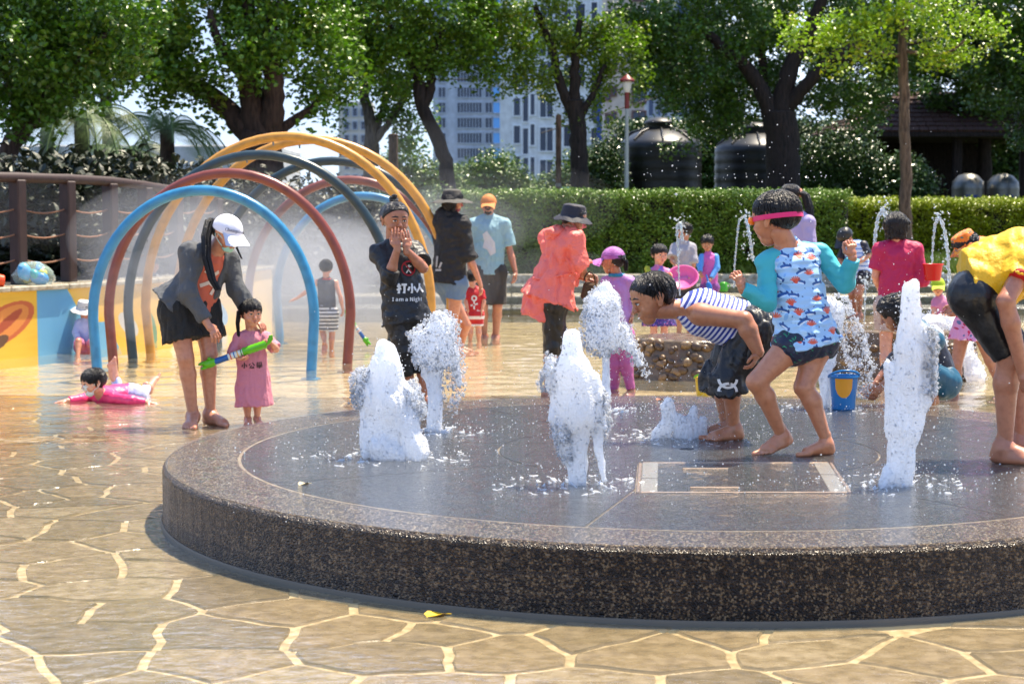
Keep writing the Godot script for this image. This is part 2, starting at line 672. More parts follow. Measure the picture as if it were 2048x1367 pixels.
func pave(parent: Node3D) -> void:
	var rg := RandomNumberGenerator.new()
	rg.seed = 77
	var sx := 0.43
	var sz := 0.33
	var seeds := {}
	for i in range(-14, 15):
		for j in range(8, 40):
			seeds[Vector2i(i, j)] = Vector2((i + 0.5 * (j % 2) + rg.randf_range(-0.42, 0.42)) * sx, -(j + rg.randf_range(-0.42, 0.42)) * sz)
	var nz := FastNoiseLite.new()
	nz.frequency = 5.0
	nz.seed = 4
	var mats := []
	for c in [Color(0.54, 0.46, 0.33), Color(0.48, 0.405, 0.28), Color(0.58, 0.51, 0.39), Color(0.43, 0.36, 0.25)]:
		mats.append(wet_stone("paving_%d" % mats.size(), c))
	var count := 0
	var near := seeds.keys()
	near.sort_custom(func(a, b): return seeds[a].y > seeds[b].y)
	for key in near:
		var c: Vector2 = seeds[key]
		if absf(c.x) > -c.y * 0.3 + 0.4 or c.y > -3.6: continue
		if c.distance_to(Vector2(PC.x, PC.z)) < PR - 0.15: continue
		if c.y < PC.z - 0.5 and c.x > 0.0 and c.y > -11.3 and c.distance_to(Vector2(PC.x, PC.z)) < PR + 0.1: continue
		if count >= 298: break
		var poly := PackedVector2Array([c + Vector2(-1, -1), c + Vector2(1, -1), c + Vector2(1, 1), c + Vector2(-1, 1)])
		for di in range(-2, 3):
			for dj in range(-3, 4):
				var o: Vector2i = key + Vector2i(di, dj)
				if (di == 0 and dj == 0) or not seeds.has(o): continue
				var m: Vector2 = (seeds[o] + c) * 0.5
				var d: Vector2 = (seeds[o] - c).normalized()
				var out := PackedVector2Array()
				for k in poly.size():
					var a := poly[k]
					var b := poly[(k + 1) % poly.size()]
					var da := (a - m).dot(d)
					var db := (b - m).dot(d)
					if da <= 0.0: out.append(a)
					if (da < 0.0) != (db < 0.0): out.append(a.lerp(b, da / (da - db)))
				poly = out
		if poly.size() < 3: continue
		var wob := PackedVector2Array()
		for k in poly.size():
			var a := poly[k]
			var b := poly[(k + 1) % poly.size()]
			var st := maxi(1, int(a.distance_to(b) / 0.09))
			for s in st:
				var q := a.lerp(b, float(s) / st)
				wob.append(q + Vector2(nz.get_noise_2d(q.x, q.y), nz.get_noise_2d(q.x + 30.0, q.y)) * 0.028)
		var sh := Geometry2D.offset_polygon(wob, -0.0115, Geometry2D.JOIN_ROUND)
		if sh.is_empty(): continue
		var top := Geometry2D.offset_polygon(sh[0], -0.009, Geometry2D.JOIN_ROUND)
		if top.is_empty(): continue
		count += 1
		var hgt := 0.006 + rg.randf() * 0.003
		var mb := MB.new()
		var tilt := Vector2(rg.randf_range(-0.004, 0.004), rg.randf_range(-0.004, 0.004))
		var lift := func(q: Vector2, y: float) -> Vector3: return Vector3(q.x, floor_y(q.y) + y + tilt.dot(q - c), q.y)
		var tri := Geometry2D.triangulate_polygon(top[0])
		for q in top[0]: mb.add(lift.call(q, hgt), Vector3.UP)
		mb.ix.append_array(tri)
		# rounded rim: from the outline up to the top
		var n := sh[0].size()
		for k in n:
			var a: Vector2 = sh[0][k]
			var b: Vector2 = sh[0][(k + 1) % n]
			var ia := a + (c - a).normalized() * 0.011
			var ib := b + (c - b).normalized() * 0.011
			mb.quad(lift.call(a, -0.004), lift.call(b, -0.004), lift.call(ib, hgt - 0.0003), lift.call(ia, hgt - 0.0003))
		part("stone", mb.mesh(), mats[rg.randi() % mats.size()], parent)

func aggregate(key: String, c: Color, rough: float, relief: float, scale := 2.0) -> StandardMaterial3D:
	if MATS.has(key): return MATS[key]
	var m := mat(key, c, rough)
	m.uv1_triplanar = true
	m.uv1_world_triplanar = true
	m.uv1_scale = Vector3.ONE * scale
	m.albedo_texture = noise_tex("pebble_tone", FastNoiseLite.TYPE_CELLULAR, 0.055, 1, [[0.0, Color(0.14, 0.12, 0.1)], [0.4, Color(0.27, 0.23, 0.19)], [0.62, Color(0.4, 0.34, 0.27)], [0.78, Color(0.6, 0.52, 0.42)], [0.9, Color(0.92, 0.86, 0.76)], [1.0, Color(1, 0.97, 0.9)]], 1024, false, 1.0, FastNoiseLite.RETURN_CELL_VALUE)
	m.heightmap_enabled = true
	m.heightmap_texture = noise_tex("pebble_height", FastNoiseLite.TYPE_CELLULAR, 0.055, 1, [[0.0, Color.WHITE], [1.0, Color.BLACK]], 1024, false, 1.0, FastNoiseLite.RETURN_DISTANCE)
	m.heightmap_scale = relief
	return m

func build_platform() -> void:
	var o := thing("fountain_platform", "low round platform of dark wet pebble aggregate with water jets", "platform", PC)
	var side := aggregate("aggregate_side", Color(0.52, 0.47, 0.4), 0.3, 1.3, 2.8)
	var top := aggregate("aggregate_top_sky_tint", Color(0.46, 0.5, 0.54), 0.22, 1.2, 3.0)  # cooler than the side: the sky's bluish reflection is put into the colour
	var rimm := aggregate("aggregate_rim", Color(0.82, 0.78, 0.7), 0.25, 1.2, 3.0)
	var wall := MB.new()
	var prof := [Vector2(PR + 0.004, -0.03), Vector2(PR + 0.004, 0.03), Vector2(PR, 0.05), Vector2(PR, PH - 0.022), Vector2(PR - 0.004, PH - 0.012), Vector2(PR - 0.01, PH - 0.005), Vector2(PR - 0.02, PH)]
	# fine wobble along the wall: the pebbles break the silhouette
	var rings := []
	var rg := RandomNumberGenerator.new()
	rg.seed = 8
	for k in prof.size():
		var ring := []
		for j in 721:
			var a := TAU * (j % 720) / 720.0
			var w := 0.0 if k < 2 else rg.randf_range(-0.0025, 0.0025)
			if j == 720 : w = 0.0
			var nn := Vector3(cos(a), 0, sin(a)) if k < 4 else Vector3(cos(a), 0.6 * (k - 3), sin(a)).normalized()
			ring.append([Vector3((prof[k].x + w) * cos(a), prof[k].y + w * 0.5, (prof[k].x + w) * sin(a)), nn])
		rings.append(ring)
	wall.strip(rings, false, true)
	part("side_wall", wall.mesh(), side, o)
	var foot := MB.new()
	foot.lathe([Vector2(PR + 0.006, 0.028), Vector2(PR + 0.012, 0.02), Vector2(PR + 0.016, -0.02)], 180)
	var fm := mat("foot_mortar", Color(0.36, 0.33, 0.28), 0.6)
	part("mortar_foot", foot.mesh(), fm, o)
	var rim := MB.new()
	rim.lathe([Vector2(2.105, PH), Vector2(PR - 0.02, PH)], 180)
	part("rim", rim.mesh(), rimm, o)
	var jm := mat("pale_joint", Color(0.62, 0.57, 0.48), 0.5)
	jm.uv1_triplanar = true
	jm.albedo_texture = noise_tex("sand_tone", 0, 0.02)
	var ring := MB.new()
	ring.lathe([Vector2(2.09, PH - 0.001), Vector2(2.106, PH - 0.001)], 180)
	part("ring_joint", ring.mesh(), jm, o)
	# the top in sectors, split by joints that point to the middle, with a square left for the cover
	var cover := PackedVector2Array([Vector2(0.505, -6.86), Vector2(1.358, -6.86), Vector2(1.433, -7.69), Vector2(0.577, -7.69)])
	for k in 4: cover[k] -= Vector2(PC.x, PC.z)
	var frame: PackedVector2Array = Geometry2D.offset_polygon(cover, 0.012)[0]
	for k in 8:
		var a0 := TAU * (k + 0.35) / 8.0
		var a1 := TAU * (k + 1.35) / 8.0
		var pts := PackedVector2Array()
		for j in 25:
			var a := lerpf(a0 + 0.0025, a1 - 0.0025, j / 24.0)
			pts.append(Vector2(cos(a), sin(a)) * 2.09)
		for j in 13:
			var a := lerpf(a1 - 0.006, a0 + 0.006, j / 12.0)
			pts.append(Vector2(cos(a), sin(a)) * 0.9)
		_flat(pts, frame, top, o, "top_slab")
	var inner := PackedVector2Array()
	for j in 48: inner.append(Vector2(cos(TAU * j / 48.0), sin(TAU * j / 48.0)) * 0.89)
	_flat(inner, frame, top, o, "top_slab")
	var under := MB.new()
	under.lathe([Vector2(0.001, PH - 0.006), Vector2(2.095, PH - 0.006)], 90)
	part("joint_bed", under.mesh(), jm, o)
	# the film of water that the jets spread over the top
	var film := MB.new()
	var wv := FastNoiseLite.new()
	wv.frequency = 1.0
	wv.seed = 9
	wv.fractal_octaves = 3
	var hgt := func(x: float, z: float) -> float: return 0.0065 + 0.0022 * wv.get_noise_2d(x * 7.0, z * 7.0)
	var rr := []
	for k in 90:
		var ring2 := []
		var r := (PR - 0.012) * sqrt((k + 0.02) / 89.0)
		for j in 241:
			var a := TAU * j / 240.0
			var q := Vector3(cos(a) * r, 0, sin(a) * r)
			var h0: float = hgt.call(q.x, q.z)
			var nn := Vector3(h0 - hgt.call(q.x + 0.01, q.z), 0.01, h0 - hgt.call(q.x, q.z + 0.01)).normalized()
			ring2.append([q + Vector3(0, PH + h0, 0), nn])
		rr.append(ring2)
	film.strip(rr, false)
	var fw := mat("platform_film", Color(0.9, 0.93, 0.95, 0.03), 0.02)
	fw.transparency = BaseMaterial3D.TRANSPARENCY_ALPHA
	fw.metallic_specular = 0.41
	fw.uv1_triplanar = true
	fw.uv1_world_triplanar = true
	fw.uv1_scale = Vector3.ONE * 6.0
	fw.normal_enabled = true
	fw.normal_texture = noise_tex("ripple", FastNoiseLite.TYPE_SIMPLEX_SMOOTH, 0.02, 4, [], 512, true, 6.0)
	fw.normal_scale = 0.8
	part("water_film", film.mesh(), fw, o)
	# access cover
	var c := thing("access_cover", "square aggregate access cover with metal edge strips set in the platform", "cover", PC)
	var cm := MB.new()
	var lid: PackedVector2Array = Geometry2D.offset_polygon(cover, -0.012)[0]
	var tr := Geometry2D.triangulate_polygon(lid)
	for q in lid: cm.add(Vector3(q.x, PH + 0.0035, q.y), Vector3.UP)
	cm.ix = tr
	part("lid", cm.mesh(), top, c)
	var steel := mat("wet_steel", Color(0.72, 0.62, 0.52), 0.25, 0.6)
	for k in 4:
		var a := cover[k]
		var b := cover[(k + 1) % 4]
		var s := MB.new()
		var mid := (a + b) * 0.5
		var wd := 0.012 if k % 2 == 0 else 0.014
		s.box(Vector3(mid.x, PH - 0.001, mid.y), Vector3(a.distance_to(b) - 0.02, 0.014, wd), 0.003, Basis(Vector3.UP, -(b - a).angle()))
		part("edge_strip", s.mesh(), steel, c)
	for k in 2:
		var s := MB.new()
		var q := Vector2(-0.035 + 0.02 * k, 1.16 - 0.52 * k)
		s.box(Vector3(q.x + 0.03, PH + 0.006, q.y), Vector3(0.2, 0.008, 0.014), 0.002)
		part("lifting_bar", s.mesh(), steel, c)
	var slabm := mat("grey_slab", Color(0.5, 0.49, 0.46), 0.4)
	for k in [1, 3]:
		var a := cover[k]
		var b := cover[(k + 1) % 4]
		var d := (b - a).normalized()
		var nn := Vector2(-d.y, d.x) * (-1.0)
		for h in 2:
			var s := MB.new()
			var ln: float = a.distance_to(b) * ([0.55, 0.43][h])
			var mid: Vector2 = a + d * (ln * 0.5 if h == 0 else a.distance_to(b) - ln * 0.5) + nn * 0.045
			s.box(Vector3(mid.x, PH - 0.006, mid.y), Vector3(ln - 0.006, 0.022, 0.07), 0.003, Basis(Vector3.UP, -d.angle()))
			part("side_slab", s.mesh(), slabm, c)
	# fallen leaves
	for q in [[Vector3(-0.262, 0.014, -5.83), Color(0.82, 0.66, 0.08), 0.05, "curled yellow leaf on the paving in front of the platform"], [Vector3(-0.86, PH + 0.006, -7.05), Color(0.75, 0.68, 0.5), 0.03, "pale dry leaf lying on the platform near the front jet"], [Vector3(0.89, PH + 0.008, -10.3), Color(0.5, 0.25, 0.12), 0.035, "brown leaf on the platform's far rim"]]:
		var lf := MB.new()
		var L: float = q[2]
		for k in 8:
			var a := TAU * k / 8.0
			var b := TAU * (k + 1) / 8.0
			var pa := Vector3(cos(a) * L * 0.8, 0.006 * sin(a * 2.0) + 0.004, sin(a) * L * 0.6)
			var pb := Vector3(cos(b) * L * 0.8, 0.006 * sin(b * 2.0) + 0.004, sin(b) * L * 0.6)
			lf.tri(Vector3.ZERO, pb, pa)
		lf.tube([Vector3(L * 0.7, 0.004, 0), Vector3(L * 1.1, 0.006, 0.01)], [0.002, 0.0015], 5)
		var lm := mat("leaf_" + str(q[1]), q[1], 0.6)
		var n := part("fallen_leaf", lf.mesh(), lm, self)
		n.position = q[0]
		tag(n, q[3], "leaf")

func _flat(pts: PackedVector2Array, hole: PackedVector2Array, m: Material, parent: Node, called: String) -> void:
	for piece in Geometry2D.clip_polygons(pts, hole):
		if Geometry2D.is_polygon_clockwise(piece) and false: continue
		var tr := Geometry2D.triangulate_polygon(piece)
		if tr.is_empty(): continue
		var mb := MB.new()
		for q in piece: mb.add(Vector3(q.x, PH, q.y), Vector3.UP)
		mb.ix = tr
		part(called, mb.mesh(), m, parent)

func build_steps() -> void:
	var pale := wet_stone("step_pale", Color(0.66, 0.65, 0.6))
	var grey := wet_stone("step_grey", Color(0.5, 0.51, 0.5))
	var mossy := wet_stone("step_olive", Color(0.36, 0.37, 0.28))  # darker, greener tone for the strips on the riser fronts
	# the pool's far edge: three broad seat steps and a low wall
	var tiers := [[-23.7, 0.0, 0.11], [-24.6, 0.11, 0.235], [-25.5, 0.235, 0.345], [-26.3, 0.345, 0.48]]
	for k in 4:
		var z0: float = tiers[k][0]
		var z1: float = tiers[k + 1][0] if k < 3 else -26.75
		var x := -12.0
		var row := Node3D.new()
		row.name = numbered("seat_step")
		row.set_meta("kind", "structure")
		add_child(row)
		var n := 0
		while x < 13.0:
			var mb := MB.new()
			mb.box(Vector3(x + 0.99, (tiers[k][2] - 0.12) * 0.5 - 0.06 + 0.06, (z0 + z1) * 0.5), Vector3(1.985, tiers[k][2] + 0.12, z0 - z1), 0.012)
			part("slab", mb.mesh(), [grey, pale, grey, pale][k], row)
			x += 2.0
			n += 1
		var rs := MB.new()
		rs.box(Vector3(0.5, tiers[k][1] + (tiers[k][2] - tiers[k][1]) * 0.42, z0 + 0.006), Vector3(25, (tiers[k][2] - tiers[k][1]) * 0.66, 0.01), 0.0)
		if k < 3: part("riser_facing", rs.mesh(), mossy, row)

# ---------- mural wall, railing, arches, stone islands ----------
func mural_image() -> Image:
	var w := 768
	var h := 128
	var im := Image.create(w, h, false, Image.FORMAT_RGB8)
	var yellow := Color(0.86, 0.68, 0.17)
	im.fill(yellow)
	var nz := FastNoiseLite.new()
	nz.frequency = 0.03
	for y in h:
		for x in w:
			var q := nz.get_noise_2d(x, y * 2.0)
			im.set_pixel(x, y, yellow.lightened(0.05 * q) if q > 0 else yellow.darkened(-0.06 * q))
	for y in h: # blue banner shape
		var x0 := 300
		var x1 := 330 + int(40.0 * y / h) + (25 if y > 60 else 0)
		for x in range(x0, x1): im.set_pixel(x, y, Color(0.36, 0.62, 0.78))
	var put := func(cx, cy, r, c, sq, a): dot(im, cx, cy, r, c, sq, a)
	# painted fruit and bun shapes
	dot(im, 268, 52, 42, Color(0.72, 0.35, 0.16), 0.5, -1.0)
	dot(im, 268, 52, 36, Color(0.8, 0.5, 0.2), 0.45, -1.0)
	dot(im, 272, 48, 24, Color(0.62, 0.26, 0.12), 0.22, -1.0)
	dot(im, 263, 80, 14, Color(0.35, 0.22, 0.12), 0.5, -1.0)
	dot(im, 221, 70, 34, Color(0.85, 0.82, 0.74), 0.62, -1.1)
	dot(im, 220, 66, 29, Color(0.74, 0.25, 0.2), 0.6, -1.1)
	dot(im, 230, 96, 30, Color(0.86, 0.85, 0.76), 0.62, -0.9)
	dot(im, 230, 97, 25, Color(0.2, 0.32, 0.14), 0.62, -0.9)
	dot(im, 232, 98, 17, Color(0.5, 0.66, 0.25), 0.6, -0.9)
	dot(im, 232, 99, 8, Color(0.25, 0.36, 0.16), 0.55, -0.9)
	dot(im, 400, 70, 24, Color(0.75, 0.75, 0.74), 0.4, 1.2)
	dot(im, 432, 80, 30, Color(0.3, 0.5, 0.36), 0.2, 1.4)
	dot(im, 470, 70, 28, Color(0.84, 0.84, 0.82), 0.3, 1.5)
	dot(im, 60, 70, 40, Color(0.5, 0.66, 0.3), 0.6, 0.4)
	dot(im, 560, 70, 34, Color(0.4, 0.6, 0.75), 0.5, 0.9)
	dot(im, 640, 60, 34, Color(0.75, 0.4, 0.25), 0.5, -0.6)
	return im

func build_mural_wall() -> void:
	var pts := [Vector3(-7.2, 0, -13.2), Vector3(-5.9, 0, -14.7), Vector3(-5.05, 0, -16.1), Vector3(-4.4, 0, -17.4), Vector3(-3.95, 0, -18.6), Vector3(-3.62, 0, -19.8), Vector3(-3.4, 0, -21.4), Vector3(-3.3, 0, -23.7)]
	var cv := Curve3D.new()
	for q in pts: cv.add_point(q)
	var L := cv.get_baked_length()
	var o := thing("mural_wall", "low curved pool wall painted yellow with fruit and a blue banner", "wall")
	var mb := MB.new()
	var n := 60
	for k in n:
		var u0 := float(k) / n
		var u1 := float(k + 1) / n
		var a := cv.sample_baked(u0 * L)
		var b := cv.sample_baked(u1 * L)
		var h := 0.645
		var s := mb.p.size()
		var nn := (b - a).cross(Vector3.UP).normalized()
		if nn.x < 0: nn = -nn
		mb.add(a + Vector3(0, -0.12, 0), nn, Vector2(u0, 1)); mb.add(a + Vector3(0, h, 0), nn, Vector2(u0, 0)); mb.add(b + Vector3(0, h, 0), nn, Vector2(u1, 0)); mb.add(b + Vector3(0, -0.12, 0), nn, Vector2(u1, 1))
		mb.ix.append_array(PackedInt32Array([s, s + 1, s + 2, s, s + 2, s + 3]))
	part("painted_face", mb.mesh(), img_mat("mural_paint", mural_image(), 0.6), o)
	var cm := wet_stone("coping_stone", Color(0.72, 0.7, 0.64))
	for k in 14:
		var a := cv.sample_baked(L * k / 14.0)
		var b := cv.sample_baked(L * (k + 1) / 14.0)
		var cb := MB.new()
		var d := (b - a).normalized()
		var nn := Vector3(d.z, 0, -d.x)
		if nn.x > 0: nn = -nn
		cb.box((a + b) * 0.5 + Vector3(0, 0.67, 0) + nn * 0.22, Vector3(a.distance_to(b) - 0.008, 0.05, 0.52), 0.012, Basis(d, Vector3.UP, d.cross(Vector3.UP)))
		part("coping_slab", cb.mesh(), cm, o)
	# planter behind the coping
	var pl := MB.new()
	var s0 := []
	for k in 30: s0.append(cv.sample_baked(L * k / 29.0))
	for k in 29: pl.quad(s0[k] + Vector3(-0.3, 0.62, -0.2), s0[k + 1] + Vector3(-0.3, 0.62, -0.2), s0[k + 1] + Vector3(-9, 0.62, -3), s0[k] + Vector3(-9, 0.62, -3))
	var soil := mat("planter_soil", Color(0.2, 0.16, 0.11), 0.95)
	var pn := setting("planting_bed", pl.mesh(), soil)
	# railing
	var r := thing("railing", "brown bridge railing of timber posts with a round top rail and ropes", "railing")
	var wood := mat("railing_wood", Color(0.25, 0.16, 0.135), 0.6)
	wood.uv1_triplanar = true
	wood.uv1_scale = Vector3(3, 0.6, 3)
	wood.albedo_texture = noise_tex("wood_tone", FastNoiseLite.TYPE_SIMPLEX_SMOOTH, 0.03, 4, [[0.0, Color(0.6, 0.55, 0.5)], [1.0, Color(1, 1, 1)]], 256)
	var rc := Curve3D.new()
	for q in pts.slice(0, 7): rc.add_point(q + Vector3(-0.28, 0, -0.12))
	var RL := rc.get_baked_length()
	var seg := 12
	for k in seg:
		var q := []
		for j in 5:
			var u := (k + j / 4.0) / seg
			q.append(rc.sample_baked(u * RL) + Vector3(0, 1.72 + 0.03 * sin(u * 3.0) - 0.12 * smoothstep(0.6, 1.0, u), 0))
		var tb := MB.new()
		tb.tube(q, [0.054, 0.05, 0.05, 0.05, 0.054], 14)
		part("top_rail", tb.mesh(), wood, r)
	var posts := []
	for k in 13:
		var b := rc.sample_baked(RL * k / 12.0)
		posts.append(b)
		var pb := MB.new()
		var u := k / 12.0
		var hh := 1.7 + 0.03 * sin(u * 3.0) - 0.12 * smoothstep(0.6, 1.0, u)
		pb.box(b + Vector3(0, (0.69 + hh) * 0.5, 0), Vector3(0.14, hh - 0.69, 0.12), 0.012, Basis(Vector3.UP, -0.5))
		part("post", pb.mesh(), wood, r)
	var rope := mat("rope", Color(0.5, 0.36, 0.27), 0.9)
	for k in 12:
		for y in [0.95, 1.2, 1.45]:
			var q := []
			for j in 7: q.append(posts[k].lerp(posts[k + 1], j / 6.0) + Vector3(0, y - 0.05 * sin(PI * j / 6.0), 0))
			var rb := MB.new()
			rb.tube(q, [0.009, 0.009, 0.009, 0.009, 0.009, 0.009, 0.009], 6, false)
			part("rope", rb.mesh(), rope, r)
	# toys left on the coping
	var tb := thing("toy_bag", "clear net bag of blue and yellow beach toys on the wall by the railing", "toy bag", Vector3(-4.74, 0.695, -17.05))
	var cols := [Color(0.1, 0.5, 0.75), Color(0.75, 0.75, 0.15), Color(0.1, 0.6, 0.6), Color(0.8, 0.7, 0.1), Color(0.2, 0.6, 0.8)]
	var rg := RandomNumberGenerator.new()
	rg.seed = 2
	for k in 7:
		var m := MB.new()
		m.ball(Vector3(rg.randf_range(-0.13, 0.13), rg.randf_range(0.05, 0.15), rg.randf_range(-0.06, 0.06)), Vector3(rg.randf_range(0.05, 0.1), rg.randf_range(0.04, 0.07), 0.05), Basis(Vector3.BACK, rg.randf() * 3), 12, 8, 0.3, k)
		part("toy", m.mesh(), mat("toy_%d" % (k % 5), cols[k % 5], 0.35), tb)
	var net := MB.new()
	net.ball(Vector3(0, 0.09, 0), Vector3(0.21, 0.13, 0.11), Basis(), 16, 10, 0.35, 4)
	var nm := mat("clear_plastic", Color(0.85, 0.95, 0.9, 0.2), 0.1)
	nm.transparency = BaseMaterial3D.TRANSPARENCY_ALPHA
	part("bag", net.mesh(), nm, tb)
	var ob := thing("toy_bucket", "orange plastic toy bucket lying on the pool wall", "bucket", Vector3(-4.88, 0.75, -16.55))
	bucket_parts(ob, 0.075, 0.13, mat("orange_plastic", Color(0.85, 0.28, 0.08), 0.3), null)
	ob.rotation = Vector3(0, 0.5, 1.45)

func bucket_parts(o: Node3D, r: float, h: float, m: Material, handle: Material) -> void:
	var b := MB.new()
	b.lathe([Vector2(0.001, 0.004), Vector2(r * 0.74, 0.0), Vector2(r * 0.78, 0.01), Vector2(r * 0.97, h * 0.93), Vector2(r * 1.07, h * 0.94), Vector2(r * 1.07, h), Vector2(r * 0.98, h), Vector2(r * 0.94, h * 0.95), Vector2(r * 0.75, 0.02), Vector2(0.001, 0.015)], 28)
	part("pail", b.mesh(), m, o)
	if handle:
		var t := MB.new()
		t.tube(range(13).map(func(k): return Vector3(cos(PI * k / 12.0) * r * 1.05, h * 0.95 + sin(PI * k / 12.0) * r * 0.5, sin(PI * k / 12.0) * r * 0.9)), range(13).map(func(k): return 0.007), 8)
		part("handle", t.mesh(), handle, o)

func build_arches() -> void:
	var paint := func(key, c):
		var m := mat(key, c, 0.32)
		m.uv1_triplanar = true
		m.uv1_scale = Vector3.ONE * 1.5
		m.albedo_texture = noise_tex("paint_wear", FastNoiseLite.TYPE_SIMPLEX_SMOOTH, 0.012, 5, [[0.0, Color(0.78, 0.76, 0.74)], [0.5, Color(0.95, 0.94, 0.93)], [1.0, Color(1, 1, 1)]], 256)
		return m
	var blue: Material = paint.call("arch_blue", Color(0.2, 0.52, 0.7))
	var red: Material = paint.call("arch_red", Color(0.5, 0.25, 0.2))
	var grey: Material = paint.call("arch_slate", Color(0.16, 0.24, 0.27))
	var yel: Material = paint.call("arch_yellow", Color(0.8, 0.58, 0.23))
	var rows := [[-2.76, -15.4, 0.99, 1.6, blue, "blue arch at the near end of the misting tunnel"], [-2.64, -16.1, 1.13, 1.77, red, "brick red arch just behind the nearest blue arch"], [-2.43, -16.68, 1.29, 1.96, grey, "dark slate arch before the front yellow arch"], [-2.24, -17.25, 1.43, 2.16, yel, "tallest yellow arch, nearer of the two yellow ones"],
		[-2.07, -18.0, 1.43, 2.16, yel, "farther of the two tall yellow arches"], [-1.93, -18.6, 1.29, 1.96, grey, "slate arch behind both yellow arches"], [-1.8, -19.15, 1.13, 1.77, red, "brick red arch near the far end of the tunnel"], [-1.7, -19.7, 0.99, 1.6, blue, "blue arch at the far end of the misting tunnel"]]
	for a in rows:
		var o := thing("misting_arch", a[5], "arch", Vector3(a[0], -0.09, a[1]), "tubular arches of the misting tunnel")
		var w: float = a[2]
		var h: float = a[3] + 0.09
		var pts := []
		var straight := 0.55
		for k in 5: pts.append(Vector3(-w * (0.965 + 0.035 * k / 4.0), straight * k / 4.0, 0))
		for k in range(1, 32):
			var t := PI * k / 32.0
			pts.append(Vector3(-cos(t) * w, straight + sin(t) * (h - straight), 0))
		for k in 5: pts.append(Vector3(w * (1.0 - 0.035 * k / 4.0), straight * (1.0 - k / 4.0), 0))
		var mb := MB.new()
		mb.tube(pts, pts.map(func(q): return 0.047), 18, false)
		part("tube", mb.mesh(), a[4], o)
		for sx in [-1.0, 1.0]:
			var fl := MB.new()
			fl.lathe([Vector2(0.001, 0.016), Vector2(0.085, 0.016), Vector2(0.09, 0.01), Vector2(0.09, 0.0)], 20, Transform3D(Basis(), Vector3(sx * w * 0.965, 0.0, 0)))
			part("base_plate", fl.mesh(), a[4], o)
		for k in [9, 14, 19, 24, 29]:
			var nb := MB.new()
			var q: Vector3 = pts[k]
			nb.tube([q * 0.99, q * 0.955 + Vector3(0, 0.02, 0)], [0.012, 0.008], 8)
			part("nozzle", nb.mesh(), mat("nozzle_steel", Color(0.5, 0.5, 0.48), 0.35, 0.8), o)

func build_islands() -> void:
	var rg := RandomNumberGenerator.new()
	rg.seed = 31
	var mortar := wet_stone("island_mortar", Color(0.42, 0.36, 0.27))
	var peb := []
	for c in [Color(0.45, 0.36, 0.25), Color(0.37, 0.3, 0.22), Color(0.52, 0.44, 0.33), Color(0.32, 0.26, 0.2)]:
		var m := mat("cobble_%d" % peb.size(), c, 0.42)
		m.uv1_triplanar = true
		m.uv1_scale = Vector3.ONE * 3.0
		m.albedo_texture = noise_tex("stone_tone", 0, 0.01)
		peb.append(m)
	var shapes := []
	for k in 4:
		var b := MB.new()
		b.ball(Vector3.ZERO, Vector3(0.055, 0.042, 0.038), Basis(), 9, 6, 0.3, k + 3)
		shapes.append(b.mesh())
	for q in [[Vector3(1.55, -0.09, -14.95), 0.62, 0.42, 0.5, "cobble faced stone island in the pool behind the leaning boy"], [Vector3(3.35, -0.09, -14.9), 0.72, 0.5, 0.58, "wide cobbled island behind the tall right jet"], [Vector3(3.72, -0.09, -18.4), 0.75, 0.37, 0.6, "far cobbled step under the crouching child in black cap"]]:
		var o := thing("stone_island", q[4], "rockwork", q[0])
		var R: float = q[1]
		var h: float = q[2]
		var r: float = q[3]
		var mb := MB.new()
		mb.lathe([Vector2(0.001, h), Vector2(r * 0.9, h), Vector2(r, h - 0.02), Vector2(lerpf(r, R, 0.6), h * 0.4), Vector2(R, 0.0)], 40)
		part("core", mb.mesh(), mortar, o)
		var n := 170 if q[0].z > -16 else 80
		for k in n:
			var t := pow(rg.randf(), 0.9)
			var a := rg.randf_range(-0.5, PI + 0.5)
			var rr := lerpf(r, R, 1.0 - t) if t > 0.4 else lerpf(R, lerpf(r, R, 0.6), t / 0.4)
			var st := part("cobble", shapes[k % 4], peb[rg.randi() % 4], o)
			st.position = Vector3(cos(a) * rr, t * h * 0.95, sin(a) * rr)
			st.rotation = Vector3(rg.randf() * 0.6, -a + PI / 2 + rg.randf_range(-0.3, 0.3), rg.randf_range(-0.5, 0.5))
			st.scale = Vector3.ONE * rg.randf_range(0.5, 1.05)

# ---------- trees, hedges, shrubs ----------
func leaf_mat(key: String, c: Color, back := 0.55, rough := 0.38) -> StandardMaterial3D:
	if MATS.has(key): return MATS[key]
	var m := mat(key, c, rough)
	m.vertex_color_use_as_albedo = true
	m.backlight_enabled = true
	m.backlight = Color(0.62, 0.75, 0.2) * back
	return m

